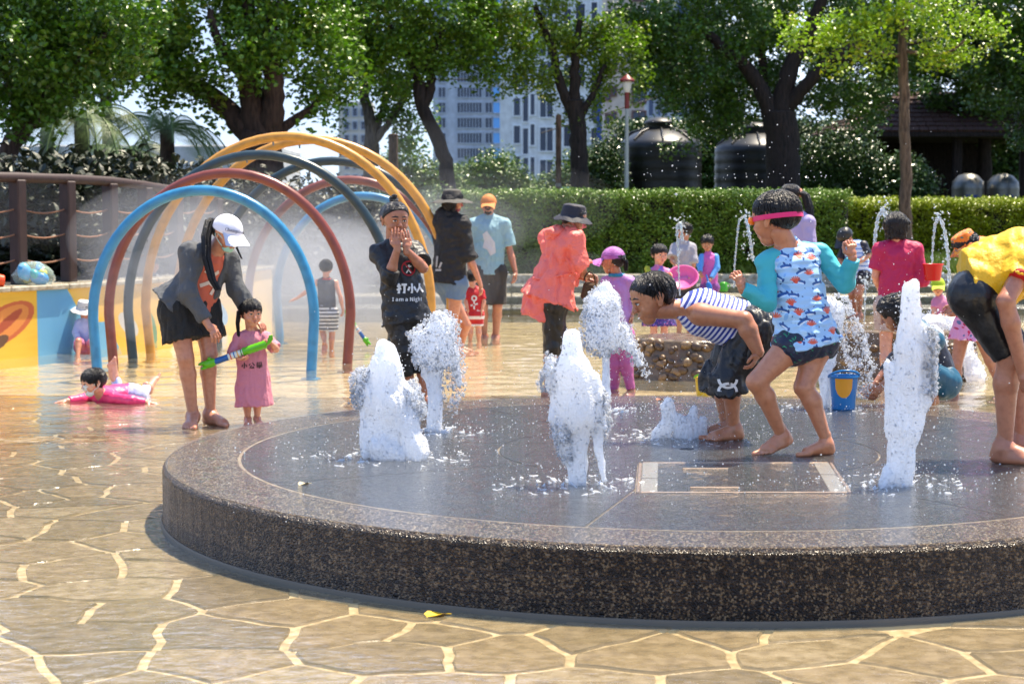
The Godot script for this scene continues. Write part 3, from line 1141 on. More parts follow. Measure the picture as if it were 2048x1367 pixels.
var CLUMPS := {}
func clump(kind: String, count: int, size: float, radius: float, sd: int, slim := 0.62) -> ArrayMesh:
	var key := "%s_%d" % [kind, sd]
	if CLUMPS.has(key): return CLUMPS[key]
	var rg := RandomNumberGenerator.new()
	rg.seed = sd
	var mb := MB.new()
	for k in count:
		var ce := Vector3(rg.randfn(), rg.randfn(), rg.randfn()).normalized() * radius * pow(rg.randf(), 0.45)
		var up := (Vector3.UP * 0.9 + Vector3(rg.randfn(), rg.randfn() * 0.6, rg.randfn()) * 0.6).normalized()
		var d := Vector3(rg.randfn(), rg.randfn() * 0.4 - 0.25, rg.randfn())
		d = (d - up * d.dot(up)).normalized()
		var w := d.cross(up) * size * slim * 0.5
		var l := size * rg.randf_range(0.7, 1.25)
		var b := ce - d * l * 0.5
		var t := ce + d * l * 0.5 - up * l * 0.12
		var m1 := ce - d * l * 0.12 + up * l * 0.02
		var m2 := ce + d * l * 0.2
		var c := rg.randf_range(0.7, 1.25)
		var col := Color(c, c, c * rg.randf_range(0.7, 1.0))
		var lift := up * size * 0.09
		var s0 := mb.p.size()
		mb.tri(b, m1 - w + lift, m1 + w * 0.0)
		mb.tri(b, m1, m1 + w + lift)
		mb.quad(m1, m1 - w + lift, m2 - w * 0.85 + lift, m2)
		mb.quad(m1 + w + lift, m1, m2, m2 + w * 0.85 + lift)
		mb.tri(m2, m2 - w * 0.85 + lift, t)
		mb.tri(m2 + w * 0.85 + lift, m2, t)
		for q in mb.p.size() - s0: mb.c.append(col)
	CLUMPS[key] = mb.mesh()
	return CLUMPS[key]

func multi(called: String, mesh: Mesh, m: Material, xf: Array, cols: Array, parent: Node) -> MultiMeshInstance3D:
	var mm := MultiMesh.new()
	mm.transform_format = MultiMesh.TRANSFORM_3D
	mm.use_colors = true
	mm.mesh = mesh
	mm.instance_count = xf.size()
	for k in xf.size():
		mm.set_instance_transform(k, xf[k])
		mm.set_instance_color(k, cols[k])
	var o := MultiMeshInstance3D.new()
	o.name = called
	o.multimesh = mm
	o.material_override = m
	parent.add_child(o, true)
	stuff(o)
	return o

func bark(key: String, c: Color) -> StandardMaterial3D:
	if MATS.has(key): return MATS[key]
	var m := mat(key, c, 0.9)
	m.uv1_triplanar = true
	m.uv1_scale = Vector3(2.2, 0.5, 2.2)
	m.albedo_texture = noise_tex("bark_tone", FastNoiseLite.TYPE_SIMPLEX_SMOOTH, 0.03, 5, [[0.0, Color(0.45, 0.42, 0.4)], [0.6, Color(0.9, 0.88, 0.86)], [1.0, Color(1, 1, 1)]], 256)
	m.heightmap_enabled = true
	m.heightmap_texture = TEX["bark_tone"]
	m.heightmap_scale = 4.0
	return m

# limbs: arrays [r0, r1, point, point, ...]; lobes: [centre, radius]; all in world metres
func tree(label: String, base: Vector3, limbs: Array, lobes: Array, lm: Material, bm: Material, leaf: float, per: float, group := "", tint := [0.75, 1.2], kind := "broad") -> void:
	var o := thing("tree", label, "tree", base, group)
	var rg := RandomNumberGenerator.new()
	rg.seed = hash(label)
	var k := 0
	for l in limbs:
		var mb := MB.new()
		var pts := []
		for q in l.slice(2): pts.append(q - base)
		var cv := Curve3D.new()
		for q in pts.size():
			var tg := Vector3.ZERO
			if q > 0 and q < pts.size() - 1: tg = (pts[q + 1] - pts[q - 1]) * 0.22
			cv.add_point(pts[q], -tg, tg)
		var sm := []
		var rr := []
		var n := maxi(8, pts.size() * 5)
		for j in n + 1:
			var u := float(j) / n
			sm.append(cv.sample_baked(u * cv.get_baked_length()) + Vector3(rg.randfn(), 0, rg.randfn()) * 0.012)
			rr.append(lerpf(l[0], l[1], u) * rg.randf_range(0.94, 1.06) * (1.0 + (0.5 * exp(-u * 14.0) if k == 0 else 0.0)))
		mb.tube(sm, rr, 12)
		part("trunk" if k == 0 else "limb", mb.mesh(), bm, o)
		k += 1
	var xf := [[], [], []]
	var cl := [[], [], []]
	for lb in lobes:
		var r: float = lb[1]
		var n := int(per * r * r)
		# twigs: the clumps gather round spots in the lobe and leave gaps between
		var spots := []
		for j in maxi(6, int(22.0 * r * r)): spots.append(Vector3(rg.randfn(), rg.randfn() * 0.85, rg.randfn()).normalized() * r * pow(rg.randf(), 0.42))
		for j in n:
			var d := Vector3(rg.randfn(), rg.randfn() * 0.7, rg.randfn()) * 0.12
			var q: Vector3 = lb[0] - base + spots[j % spots.size()] + d
			var bs := Basis(Vector3.UP, rg.randf() * TAU) * Basis(Vector3.RIGHT, rg.randf_range(-0.5, 0.5))
			var s := rg.randf_range(0.75, 1.25)
			var v := j % 3
			xf[v].append(Transform3D(bs.scaled(Vector3.ONE * s), q))
			var c := rg.randf_range(tint[0], tint[1])
			var yl := 1.0 + (rg.randf() * 0.5 if rg.randf() < 0.12 else 0.0)
			cl[v].append(Color(c * yl, c, c * 0.9))
	for v in 3: multi("crown", clump(kind + str(leaf), 22, leaf, leaf * 2.6, v + 1, 0.62 if kind == "broad" else 0.36), lm, xf[v], cl[v], o)

func build_trees() -> void:
	var dk := leaf_mat("leaf_dark", Color(0.34, 0.47, 0.15), 0.9, 0.33)
	var mid := leaf_mat("leaf_mid", Color(0.38, 0.51, 0.16), 0.95, 0.35)
	var pod := leaf_mat("leaf_pod", Color(0.46, 0.56, 0.17), 1.0, 0.38)
	var deep := leaf_mat("leaf_deep", Color(0.29, 0.42, 0.15), 0.75, 0.33)
	var lime := leaf_mat("leaf_lime", Color(0.58, 0.68, 0.16), 0.95, 0.38)
	var b1 := bark("bark_brown", Color(0.3, 0.23, 0.19))
	var b2 := bark("bark_grey", Color(0.38, 0.36, 0.34))
	var b3 := bark("bark_dark", Color(0.2, 0.16, 0.14))
	var b4 := bark("bark_black", Color(0.17, 0.13, 0.11))
	var b5 := bark("bark_pale", Color(0.42, 0.35, 0.28))
	tree("tall dense tree at the far left leaning over the railing", Vector3(-6.970, 0.500, -23.000), [[0.160, 0.110, Vector3(-6.970, 0.500, -23.000), Vector3(-6.728, 2.042, -23.000), Vector3(-6.486, 2.490, -23.000), Vector3(-6.144, 3.029, -23.000)], [0.080, 0.030, Vector3(-6.486, 2.490, -23.000), Vector3(-6.727, 3.050, -23.300), Vector3(-6.983, 3.581, -23.300)], [0.070, 0.030, Vector3(-6.144, 3.029, -23.000), Vector3(-5.640, 3.488, -23.000), Vector3(-5.350, 4.001, -23.500)]], [[Vector3(-6.358, 3.880, -23.000), 0.86], [Vector3(-5.897, 3.533, -23.500), 0.73], [Vector3(-6.427, 3.186, -22.500), 0.65], [Vector3(-5.368, 3.945, -23.000), 0.86], [Vector3(-6.193, 2.918, -23.300), 0.39], [Vector3(-6.892, 3.618, -23.000), 0.86], [Vector3(-6.382, 2.733, -23.000), 0.34], [Vector3(-5.834, 3.072, -22.700), 0.43], [Vector3(-6.704, 2.745, -23.200), 0.30], [Vector3(-6.395, 5.309, -23.000), 0.84], [Vector3(-5.475, 5.309, -23.000), 0.84]], dk, b1, 0.099, 132.0, "", [0.75, 1.2], "broad")
	tree("broad banyan with many limbs rising behind the arches", Vector3(-3.916, 0.500, -27.000), [[0.420, 0.340, Vector3(-3.916, 0.500, -27.000), Vector3(-3.925, 2.157, -27.000), Vector3(-3.889, 2.621, -27.000)], [0.200, 0.080, Vector3(-3.984, 2.505, -27.000), Vector3(-4.570, 3.136, -27.200), Vector3(-5.228, 3.579, -27.400), Vector3(-5.816, 3.988, -27.600)], [0.240, 0.100, Vector3(-3.921, 2.583, -27.000), Vector3(-4.067, 3.470, -27.000), Vector3(-4.019, 4.238, -27.000), Vector3(-4.205, 4.926, -27.000)], [0.200, 0.080, Vector3(-3.805, 2.544, -27.000), Vector3(-3.668, 3.301, -26.800), Vector3(-3.746, 4.054, -26.700), Vector3(-3.512, 4.697, -27.000)], [0.100, 0.040, Vector3(-3.726, 2.621, -27.000), Vector3(-3.217, 2.969, -27.000), Vector3(-2.983, 3.162, -27.000)], [0.100, 0.050, Vector3(-4.029, 3.316, -27.000), Vector3(-4.442, 3.959, -26.500), Vector3(-4.587, 4.485, -26.500)], [0.090, 0.040, Vector3(-3.753, 3.777, -27.000), Vector3(-3.320, 4.269, -27.300), Vector3(-3.004, 4.656, -27.300)]], [[Vector3(-4.599, 4.314, -27.000), 0.99], [Vector3(-3.644, 4.513, -27.400), 1.03], [Vector3(-5.380, 3.854, -27.000), 0.77], [Vector3(-3.009, 4.037, -27.300), 0.73], [Vector3(-5.790, 4.291, -27.500), 0.86], [Vector3(-3.214, 3.393, -27.000), 0.39], [Vector3(-5.017, 3.259, -27.300), 0.36], [Vector3(-5.390, 3.200, -27.000), 0.26], [Vector3(-4.169, 3.706, -26.200), 0.43], [Vector3(-3.366, 3.799, -26.400), 0.43], [Vector3(-4.526, 3.071, -27.400), 0.24], [Vector3(-2.669, 3.547, -27.000), 0.30], [Vector3(-6.030, 3.726, -27.300), 0.43], [Vector3(-4.655, 5.992, -27.000), 1.05], [Vector3(-3.499, 5.992, -27.000), 1.05], [Vector3(-5.580, 5.992, -27.000), 0.91]], mid, b1, 0.103, 132.0, "", [0.75, 1.2], "broad")
	tree("slender grey tree with a diagonal branch against the sky", Vector3(-3.006, 0.500, -36.000), [[0.160, 0.100, Vector3(-3.006, 0.500, -36.000), Vector3(-2.947, 2.726, -36.000), Vector3(-2.964, 3.447, -36.000), Vector3(-3.065, 3.756, -36.000), Vector3(-2.990, 4.269, -36.000)], [0.090, 0.050, Vector3(-2.999, 2.726, -36.000), Vector3(-2.686, 3.117, -36.000), Vector3(-2.320, 3.653, -36.000), Vector3(-2.163, 4.166, -36.000)], [0.100, 0.060, Vector3(-2.848, 2.424, -36.300), Vector3(-2.865, 3.049, -36.300), Vector3(-2.652, 3.775, -36.300), Vector3(-2.753, 4.396, -36.300)]], [[Vector3(-3.350, 4.474, -36.000), 0.86], [Vector3(-2.732, 4.064, -36.000), 0.65], [Vector3(-3.459, 3.807, -36.000), 0.43], [Vector3(-2.316, 4.576, -36.000), 0.77], [Vector3(-2.446, 3.360, -36.300), 0.47], [Vector3(-2.829, 5.190, -36.000), 1.12], [Vector3(-2.270, 2.755, -36.800), 0.34], [Vector3(-3.576, 3.246, -36.100), 0.17], [Vector3(-2.039, 3.267, -36.500), 0.43], [Vector3(-2.918, 7.529, -36.000), 1.26]], mid, b2, 0.095, 109.2, "", [0.75, 1.2], "broad")
	tree("dark leaning tree between the arches and the towers", Vector3(-1.101, 0.500, -30.000), [[0.150, 0.110, Vector3(-1.101, 0.500, -30.000), Vector3(-1.134, 2.071, -30.000), Vector3(-1.314, 2.759, -30.000), Vector3(-1.545, 3.231, -30.000), Vector3(-1.604, 3.659, -30.000)], [0.100, 0.050, Vector3(-1.545, 3.205, -30.000), Vector3(-1.397, 3.616, -30.000), Vector3(-1.430, 4.044, -30.000), Vector3(-1.153, 4.640, -30.000)], [0.080, 0.040, Vector3(-1.604, 3.616, -30.000), Vector3(-1.800, 4.129, -30.000), Vector3(-2.099, 4.640, -30.000)]], [[Vector3(-2.185, 4.725, -30.000), 0.99], [Vector3(-1.430, 4.511, -30.400), 0.95], [Vector3(-2.618, 4.300, -30.000), 0.73], [Vector3(-0.814, 4.748, -30.200), 0.86], [Vector3(-1.844, 3.958, -30.000), 0.52], [Vector3(-1.076, 3.975, -30.200), 0.43], [Vector3(-0.557, 4.243, -30.300), 0.47], [Vector3(-2.213, 3.552, -30.300), 0.34], [Vector3(-2.872, 4.811, -30.000), 0.86], [Vector3(-2.261, 6.504, -30.000), 1.19], [Vector3(-1.062, 6.504, -30.000), 1.12]], mid, b3, 0.086, 136.0, "", [0.75, 1.2], "broad")
	tree("straight dark tree with hanging pods beside the lamp post", Vector3(1.245, 0.500, -31.000), [[0.190, 0.140, Vector3(1.245, 0.500, -31.000), Vector3(1.216, 2.272, -31.000), Vector3(1.170, 2.894, -31.000), Vector3(1.106, 3.426, -31.000)], [0.110, 0.050, Vector3(1.142, 3.071, -31.000), Vector3(0.838, 3.779, -31.000), Vector3(0.676, 4.397, -31.000), Vector3(0.409, 5.101, -31.000)], [0.110, 0.050, Vector3(1.124, 3.293, -31.000), Vector3(1.122, 4.044, -31.000), Vector3(1.209, 4.837, -31.000)], [0.080, 0.040, Vector3(1.196, 3.071, -31.000), Vector3(1.435, 3.514, -31.000), Vector3(1.656, 4.044, -31.000)]], [[Vector3(0.231, 4.749, -31.000), 0.95], [Vector3(1.135, 4.703, -31.400), 1.03], [Vector3(1.833, 4.397, -31.000), 0.73], [Vector3(0.053, 3.868, -31.000), 0.34], [Vector3(0.772, 3.617, -31.200), 0.39], [Vector3(1.490, 3.528, -31.200), 0.36], [Vector3(-0.347, 4.309, -31.000), 0.52], [Vector3(0.404, 4.097, -30.600), 0.43], [Vector3(-0.215, 4.959, -31.300), 0.86], [Vector3(0.952, 2.993, -31.200), 0.21], [Vector3(1.586, 3.088, -31.300), 0.21], [Vector3(0.143, 3.521, -31.100), 0.19], [Vector3(2.161, 3.795, -31.200), 0.34], [Vector3(0.142, 6.675, -31.000), 1.12], [Vector3(1.380, 6.675, -31.000), 1.19]], pod, b3, 0.077, 152.0, "", [0.75, 1.2], "broad")
	tree("massive dark tree with spreading limbs before the pavilion", Vector3(5.205, 0.500, -33.000), [[0.360, 0.310, Vector3(5.205, 0.500, -33.000), Vector3(5.147, 2.613, -33.000), Vector3(5.091, 3.322, -33.000)], [0.170, 0.080, Vector3(4.950, 3.228, -33.000), Vector3(4.561, 4.028, -33.000), Vector3(3.940, 4.592, -33.000), Vector3(3.464, 4.966, -33.000)], [0.200, 0.100, Vector3(5.111, 3.275, -33.000), Vector3(5.272, 4.122, -33.000), Vector3(5.641, 4.873, -33.000), Vector3(5.915, 5.621, -33.000)], [0.150, 0.070, Vector3(5.232, 3.416, -33.000), Vector3(5.862, 4.182, -32.600), Vector3(6.326, 4.506, -32.600), Vector3(6.883, 4.738, -32.600)], [0.140, 0.060, Vector3(4.962, 3.202, -33.400), Vector3(4.809, 4.060, -33.400), Vector3(4.848, 4.915, -33.400)], [0.080, 0.030, Vector3(6.141, 4.293, -32.600), Vector3(6.662, 4.303, -32.400), Vector3(7.124, 4.487, -32.400), Vector3(7.958, 4.671, -32.400)]], [[Vector3(3.085, 4.966, -33.000), 1.20], [Vector3(4.084, 4.631, -33.400), 1.03], [Vector3(5.163, 5.127, -33.600), 1.29], [Vector3(6.401, 4.831, -33.500), 1.12], [Vector3(3.602, 3.577, -33.300), 0.69], [Vector3(2.903, 3.840, -33.000), 0.65], [Vector3(4.444, 3.907, -33.900), 0.69], [Vector3(6.023, 3.818, -34.000), 0.69], [Vector3(7.339, 4.381, -33.800), 0.86], [Vector3(6.889, 3.552, -34.400), 0.69], [Vector3(2.614, 4.592, -33.000), 0.86], [Vector3(4.098, 3.050, -34.200), 0.52], [Vector3(3.539, 2.867, -34.500), 0.34], [Vector3(7.864, 4.936, -33.600), 0.86], [Vector3(3.353, 7.017, -33.000), 1.40], [Vector3(5.049, 7.017, -33.000), 1.40], [Vector3(6.745, 7.017, -33.000), 1.33]], deep, b4, 0.082, 156.0, "", [0.7, 1.15], "broad")
	tree("young tree with straight pale trunk and bright lime crown", Vector3(6.307, 0.550, -27.600), [[0.105, 0.075, Vector3(6.307, 0.550, -27.600), Vector3(6.266, 2.174, -27.600), Vector3(6.225, 3.201, -27.600), Vector3(6.188, 4.458, -27.600)], [0.035, 0.020, Vector3(6.205, 3.909, -27.600), Vector3(5.632, 3.930, -27.400), Vector3(5.316, 4.047, -27.400)], [0.035, 0.020, Vector3(6.204, 3.988, -27.600), Vector3(6.734, 3.891, -27.400), Vector3(7.123, 4.124, -27.400)]], [[Vector3(4.901, 4.308, -27.300), 0.43], [Vector3(5.467, 4.375, -27.200), 0.52], [Vector3(6.126, 4.606, -27.200), 0.60], [Vector3(6.834, 4.297, -27.200), 0.52], [Vector3(7.360, 4.086, -27.400), 0.33], [Vector3(5.279, 3.911, -27.200), 0.26], [Vector3(4.607, 4.163, -27.400), 0.24], [Vector3(5.801, 4.133, -27.100), 0.30], [Vector3(6.425, 4.017, -27.100), 0.28], [Vector3(7.608, 4.301, -27.600), 0.21], [Vector3(4.433, 4.322, -27.800), 0.26], [Vector3(5.772, 3.726, -27.300), 0.17], [Vector3(6.893, 3.813, -27.400), 0.21], [Vector3(5.005, 3.813, -27.400), 0.17], [Vector3(6.114, 6.094, -27.600), 0.63]], lime, b5, 0.073, 132.0, "", [0.85, 1.25], "broad")
	tree("dark evergreen filling the corner above the pavilion", Vector3(11.146, 0.500, -41.000), [[0.200, 0.120, Vector3(11.146, 0.500, -41.000), Vector3(11.181, 2.912, -41.000), Vector3(11.087, 4.670, -41.000), Vector3(10.939, 6.185, -41.000)]], [[Vector3(10.361, 5.719, -41.000), 1.38], [Vector3(11.734, 5.986, -41.300), 1.46], [Vector3(11.087, 4.670, -41.000), 1.12], [Vector3(10.319, 4.334, -41.200), 0.86], [Vector3(11.917, 4.436, -41.000), 0.95], [Vector3(11.043, 6.881, -41.000), 1.55], [Vector3(11.365, 3.525, -41.500), 0.69], [Vector3(9.785, 5.020, -41.000), 1.03], [Vector3(12.373, 5.137, -41.000), 1.03]], deep, b4, 0.095, 135.0, "shade trees behind the pool", [0.6, 1.05], "broad")
	tree("shaded tree between the tanks and the big trunk", Vector3(5.415, 0.500, -44.000), [[0.200, 0.120, Vector3(5.415, 0.500, -44.000), Vector3(5.467, 3.025, -44.000), Vector3(5.386, 4.911, -44.000), Vector3(5.246, 6.536, -44.000)]], [[Vector3(4.619, 6.037, -44.000), 1.38], [Vector3(6.046, 6.320, -44.300), 1.46], [Vector3(5.386, 4.911, -44.000), 1.12], [Vector3(4.525, 4.549, -44.200), 0.86], [Vector3(6.274, 4.660, -44.000), 0.95], [Vector3(5.365, 7.283, -44.000), 1.55], [Vector3(5.587, 3.680, -44.500), 0.69], [Vector3(3.993, 5.287, -44.000), 1.03], [Vector3(6.772, 5.412, -44.000), 1.03]], deep, b4, 0.095, 135.0, "shade trees behind the pool", [0.6, 1.05], "broad")
	tree("tall dark tree rising behind the pavilion roof", Vector3(10.631, 0.500, -50.000), [[0.200, 0.120, Vector3(10.631, 0.500, -50.000), Vector3(10.681, 3.249, -50.000), Vector3(10.575, 5.392, -50.000), Vector3(10.403, 7.239, -50.000)]], [[Vector3(9.695, 6.672, -50.000), 1.38], [Vector3(11.335, 6.989, -50.300), 1.46], [Vector3(10.575, 5.392, -50.000), 1.12], [Vector3(9.614, 4.979, -50.200), 0.86], [Vector3(11.586, 5.107, -50.000), 0.95], [Vector3(10.533, 8.088, -50.000), 1.55], [Vector3(10.849, 3.991, -50.500), 0.17], [Vector3(8.989, 5.819, -50.000), 1.03], [Vector3(12.146, 5.962, -50.000), 1.03]], deep, b4, 0.095, 135.0, "shade trees behind the pool", [0.6, 1.05], "broad")
	tree("dense tree cut by the right edge of the picture", Vector3(10.983, 0.500, -36.000), [[0.200, 0.120, Vector3(10.983, 0.500, -36.000), Vector3(11.011, 2.726, -36.000), Vector3(10.925, 4.269, -36.000), Vector3(10.792, 5.599, -36.000)]], [[Vector3(10.284, 5.190, -36.000), 1.38], [Vector3(11.511, 5.428, -36.300), 1.46], [Vector3(10.925, 4.269, -36.000), 1.12], [Vector3(10.264, 3.975, -36.200), 0.86], [Vector3(11.654, 4.064, -36.000), 0.95], [Vector3(10.881, 6.210, -36.000), 1.55], [Vector3(11.205, 3.267, -36.500), 0.69], [Vector3(9.781, 4.576, -36.000), 1.03], [Vector3(12.053, 4.679, -36.000), 1.03]], deep, b4, 0.095, 78.0, "shade trees behind the pool", [0.6, 1.05], "broad")
	tree("hazy tree behind the palms at the left", Vector3(-9.174, 0.500, -34.000), [[0.200, 0.120, Vector3(-9.174, 0.500, -34.000), Vector3(-9.106, 2.651, -34.000), Vector3(-9.126, 4.108, -34.000)]], [[Vector3(-9.694, 4.979, -34.000), 1.38], [Vector3(-8.693, 5.205, -34.300), 1.38], [Vector3(-9.319, 4.205, -34.000), 1.03], [Vector3(-10.068, 3.930, -34.200), 0.86]], mid, b2, 0.103, 78.0, "shade trees behind the pool", [0.7, 1.1], "broad")
	tree("paler tree behind the left banyan limbs", Vector3(-9.406, 0.500, -40.000), [[0.200, 0.120, Vector3(-9.406, 0.500, -40.000), Vector3(-9.329, 2.875, -40.000), Vector3(-9.357, 4.590, -40.000)]], [[Vector3(-10.027, 5.614, -40.000), 1.38], [Vector3(-8.827, 5.874, -40.300), 1.38], [Vector3(-9.585, 4.704, -40.000), 1.03], [Vector3(-10.448, 4.377, -40.200), 0.86]], mid, b2, 0.103, 135.0, "shade trees behind the pool", [0.7, 1.1], "broad")
	palm("bushy palm with drooping fronds left of the sky gap", Vector3(-6.204, 0.600, -25.000), 2.15, 26, 1.3, 3)
	palm("feathery palm standing in the mist behind the arches", Vector3(-5.374, 0.600, -27.000), 2.1, 24, 1.4, 4)
	palm("farther palm whose fronds touch the railing's end", Vector3(-6.708, 0.600, -30.000), 1.8, 20, 1.2, 5)
	var cord := leaf_mat("cordyline", Color(0.13, 0.17, 0.1), 0.3, 0.5)
	var fr := leaf_mat("shrub_mid", Color(0.38, 0.48, 0.22), 0.5, 0.35)
	var gl := leaf_mat("shrub_gloss", Color(0.27, 0.36, 0.2), 0.4, 0.26)
	shrub("dark strappy shrub behind the railing's left end", Vector3(-5.887, 0.600, -20.500), [[Vector3(-0.059, 0.957, 0.000), 0.40], [Vector3(0.174, 0.780, 0.000), 0.50], [Vector3(-0.188, 0.484, 0.000), 0.60], [Vector3(0.166, 0.366, 0.000), 0.50]], cord, 0.140, 260.0, "shrub", "shrub", "dark shrubs behind the railing")
	shrub("dark strappy shrub behind the second railing post", Vector3(-5.424, 0.600, -21.000), [[Vector3(-0.120, 1.052, 0.000), 0.35], [Vector3(0.121, 0.931, 0.000), 0.45], [Vector3(-0.127, 0.659, 0.000), 0.55], [Vector3(0.172, 0.416, 0.000), 0.50]], cord, 0.140, 260.0, "shrub", "shrub", "dark shrubs behind the railing")
	shrub("dark strappy shrub under the bushy palm", Vector3(-5.056, 0.600, -21.500), [[Vector3(-0.059, 1.121, 0.000), 0.30], [Vector3(0.124, 0.935, 0.000), 0.45], [Vector3(-0.068, 0.656, 0.000), 0.55], [Vector3(0.177, 0.408, 0.000), 0.50]], cord, 0.140, 260.0, "shrub", "shrub", "dark shrubs behind the railing")
	shrub("dark strappy shrub behind the tunnel's left legs", Vector3(-4.771, 0.600, -22.500), [[Vector3(-0.063, 1.104, 0.000), 0.30], [Vector3(0.064, 0.910, 0.000), 0.45], [Vector3(-0.071, 0.585, 0.000), 0.50], [Vector3(0.120, 0.325, 0.000), 0.50]], cord, 0.140, 260.0, "shrub", "shrub", "dark shrubs behind the railing")
	shrub("misty dark shrub seen through the near arches", Vector3(-4.396, 0.500, -24.000), [[Vector3(-0.141, 0.949, 0.000), 0.60], [Vector3(0.205, 0.880, 0.000), 0.60], [Vector3(0.061, 0.464, 0.000), 0.60], [Vector3(-0.285, 0.534, 0.000), 0.50], [Vector3(0.339, 0.464, 0.000), 0.50]], cord, 0.120, 240.0, "shrub", "shrub", "dark shrubs behind the railing")
	shrub("misty dark shrub in the middle of the tunnel", Vector3(-3.784, 0.500, -25.000), [[Vector3(-0.148, 0.808, 0.000), 0.60], [Vector3(0.285, 0.736, 0.000), 0.60], [Vector3(-0.009, 0.302, 0.000), 0.60], [Vector3(0.426, 0.302, 0.000), 0.50]], cord, 0.120, 240.0, "shrub", "shrub", "dark shrubs behind the railing")
	shrub("misty dark shrub behind the tunnel's right legs", Vector3(-2.906, 0.500, -26.200), [[Vector3(-0.230, 0.729, 0.000), 0.60], [Vector3(0.225, 0.804, 0.000), 0.60], [Vector3(-0.007, 0.275, 0.000), 0.60], [Vector3(0.448, 0.275, 0.000), 0.55], [Vector3(0.603, 0.729, 0.000), 0.50]], cord, 0.120, 240.0, "shrub", "shrub", "dark shrubs behind the railing")
	shrub("green shrub low behind the far arches", Vector3(-1.844, 0.500, -28.500), [[Vector3(-0.249, 0.716, 0.000), 0.60], [Vector3(0.246, 0.798, 0.000), 0.60], [Vector3(-0.004, 0.304, 0.000), 0.60], [Vector3(0.409, 0.304, 0.000), 0.55], [Vector3(0.553, 0.880, -0.500), 0.45]], fr, 0.080, 300.0, "shrub", "shrub", "")
	shrub("rounded pale green bush in front of the towers", Vector3(-0.610, 0.800, -48.000), [[Vector3(-0.554, 1.340, 0.000), 0.70], [Vector3(0.278, 1.547, 0.000), 0.85], [Vector3(0.693, 1.202, 0.000), 0.60], [Vector3(0.000, 0.995, 0.000), 0.90], [Vector3(-0.971, 1.064, 0.000), 0.60], [Vector3(0.971, 0.995, 0.000), 0.60]], fr, 0.110, 200.0, "shrub", "shrub", "")
	shrub("light bush left of the rounded one, behind the hatted woman", Vector3(-2.011, 0.800, -40.000), [[Vector3(-0.231, 1.041, 0.000), 0.60], [Vector3(0.232, 1.271, 0.000), 0.60], [Vector3(0.578, 0.926, 0.000), 0.60], [Vector3(-0.459, 1.616, 0.000), 0.50], [Vector3(-0.693, 1.041, 0.000), 0.70]], fr, 0.100, 220.0, "shrub", "shrub", "")
	shrub("sunlit bush between the two straight trunks", Vector3(1.407, 0.800, -42.000), [[Vector3(-0.243, 1.185, 0.000), 0.50], [Vector3(0.241, 1.547, 0.000), 0.60], [Vector3(0.606, 1.185, 0.000), 0.60], [Vector3(0.847, 1.607, 0.000), 0.50], [Vector3(-0.607, 0.943, 0.000), 0.50]], fr, 0.100, 220.0, "shrub", "shrub", "")
	shrub("dark bush beside the near black tank", Vector3(2.042, 0.800, -37.000), [[Vector3(-0.110, 1.644, 0.000), 0.50], [Vector3(-0.268, 1.219, 0.000), 0.55], [Vector3(0.105, 1.272, 0.000), 0.40], [Vector3(-0.004, 1.963, 0.000), 0.30]], gl, 0.090, 240.0, "shrub", "shrub", "")
	shrub("glossy shrub with pale highlights under the pavilion roof", Vector3(6.933, 0.800, -35.500), [[Vector3(-0.625, 1.601, 0.000), 0.70], [Vector3(-0.012, 1.703, 0.000), 0.65], [Vector3(-0.310, 1.091, 0.000), 0.70], [Vector3(0.711, 1.295, 0.000), 0.60], [Vector3(-0.823, 1.091, 0.000), 0.60], [Vector3(1.022, 1.091, 0.000), 0.50], [Vector3(0.409, 0.938, 0.000), 0.60]], gl, 0.085, 300.0, "shrub", "shrub", "")
	shrub("glossy shrub right of the pale trunk", Vector3(8.150, 0.800, -35.000), [[Vector3(-0.211, 1.386, 0.000), 0.40], [Vector3(0.097, 1.134, 0.000), 0.40], [Vector3(-0.304, 0.933, 0.000), 0.50]], gl, 0.085, 300.0, "shrub", "shrub", "")


func palm(label: String, base: Vector3, h: float, n: int, len: float, sd: int) -> void:
	var o := thing("palm_tree", label, "palm", base, "palms behind the railing")
	var rg := RandomNumberGenerator.new()
	rg.seed = sd
	var t := MB.new()
	t.tube([Vector3.ZERO, Vector3(0.02, h * 0.5, 0), Vector3(0, h, 0)], [0.16, 0.12, 0.11], 12)
	part("trunk", t.mesh(), bark("palm_bark", Color(0.3, 0.25, 0.2)), o)
	var m := leaf_mat("palm_leaf", Color(0.33, 0.42, 0.22), 0.5, 0.42)
	for k in n:
		var a := TAU * k / n + rg.randf() * 0.4
		var rise := rg.randf_range(-0.1, 1.1)
		var f := MB.new()
		var prev := Vector3(0, h, 0)
		var d := Vector3(cos(a), rise, sin(a)).normalized()
		for j in 12:
			var u := j / 11.0
			var q := prev + d * len / 12.0
			d = (d + Vector3(0, -0.16 - 0.1 * u, 0)).normalized()
			var side := d.cross(Vector3.UP).normalized()
			f.tube([prev, q], [0.012, 0.01], 5, false)
			for s in [-1.0, 1.0]:
				for e in 3:
					var b := prev.lerp(q, e / 3.0)
					var tip: Vector3 = b + (side * s * 0.75 + d * 0.6 + Vector3(0, -0.35, 0)).normalized() * len * 0.3 * sin(PI * (0.12 + 0.8 * u))
					var w := d * 0.008
					f.tri(b - w, b + w, tip)
			prev = q
		for c in f.p.size(): f.c.append(Color(1, 1, 1))
		part("frond", f.mesh(), m, o)

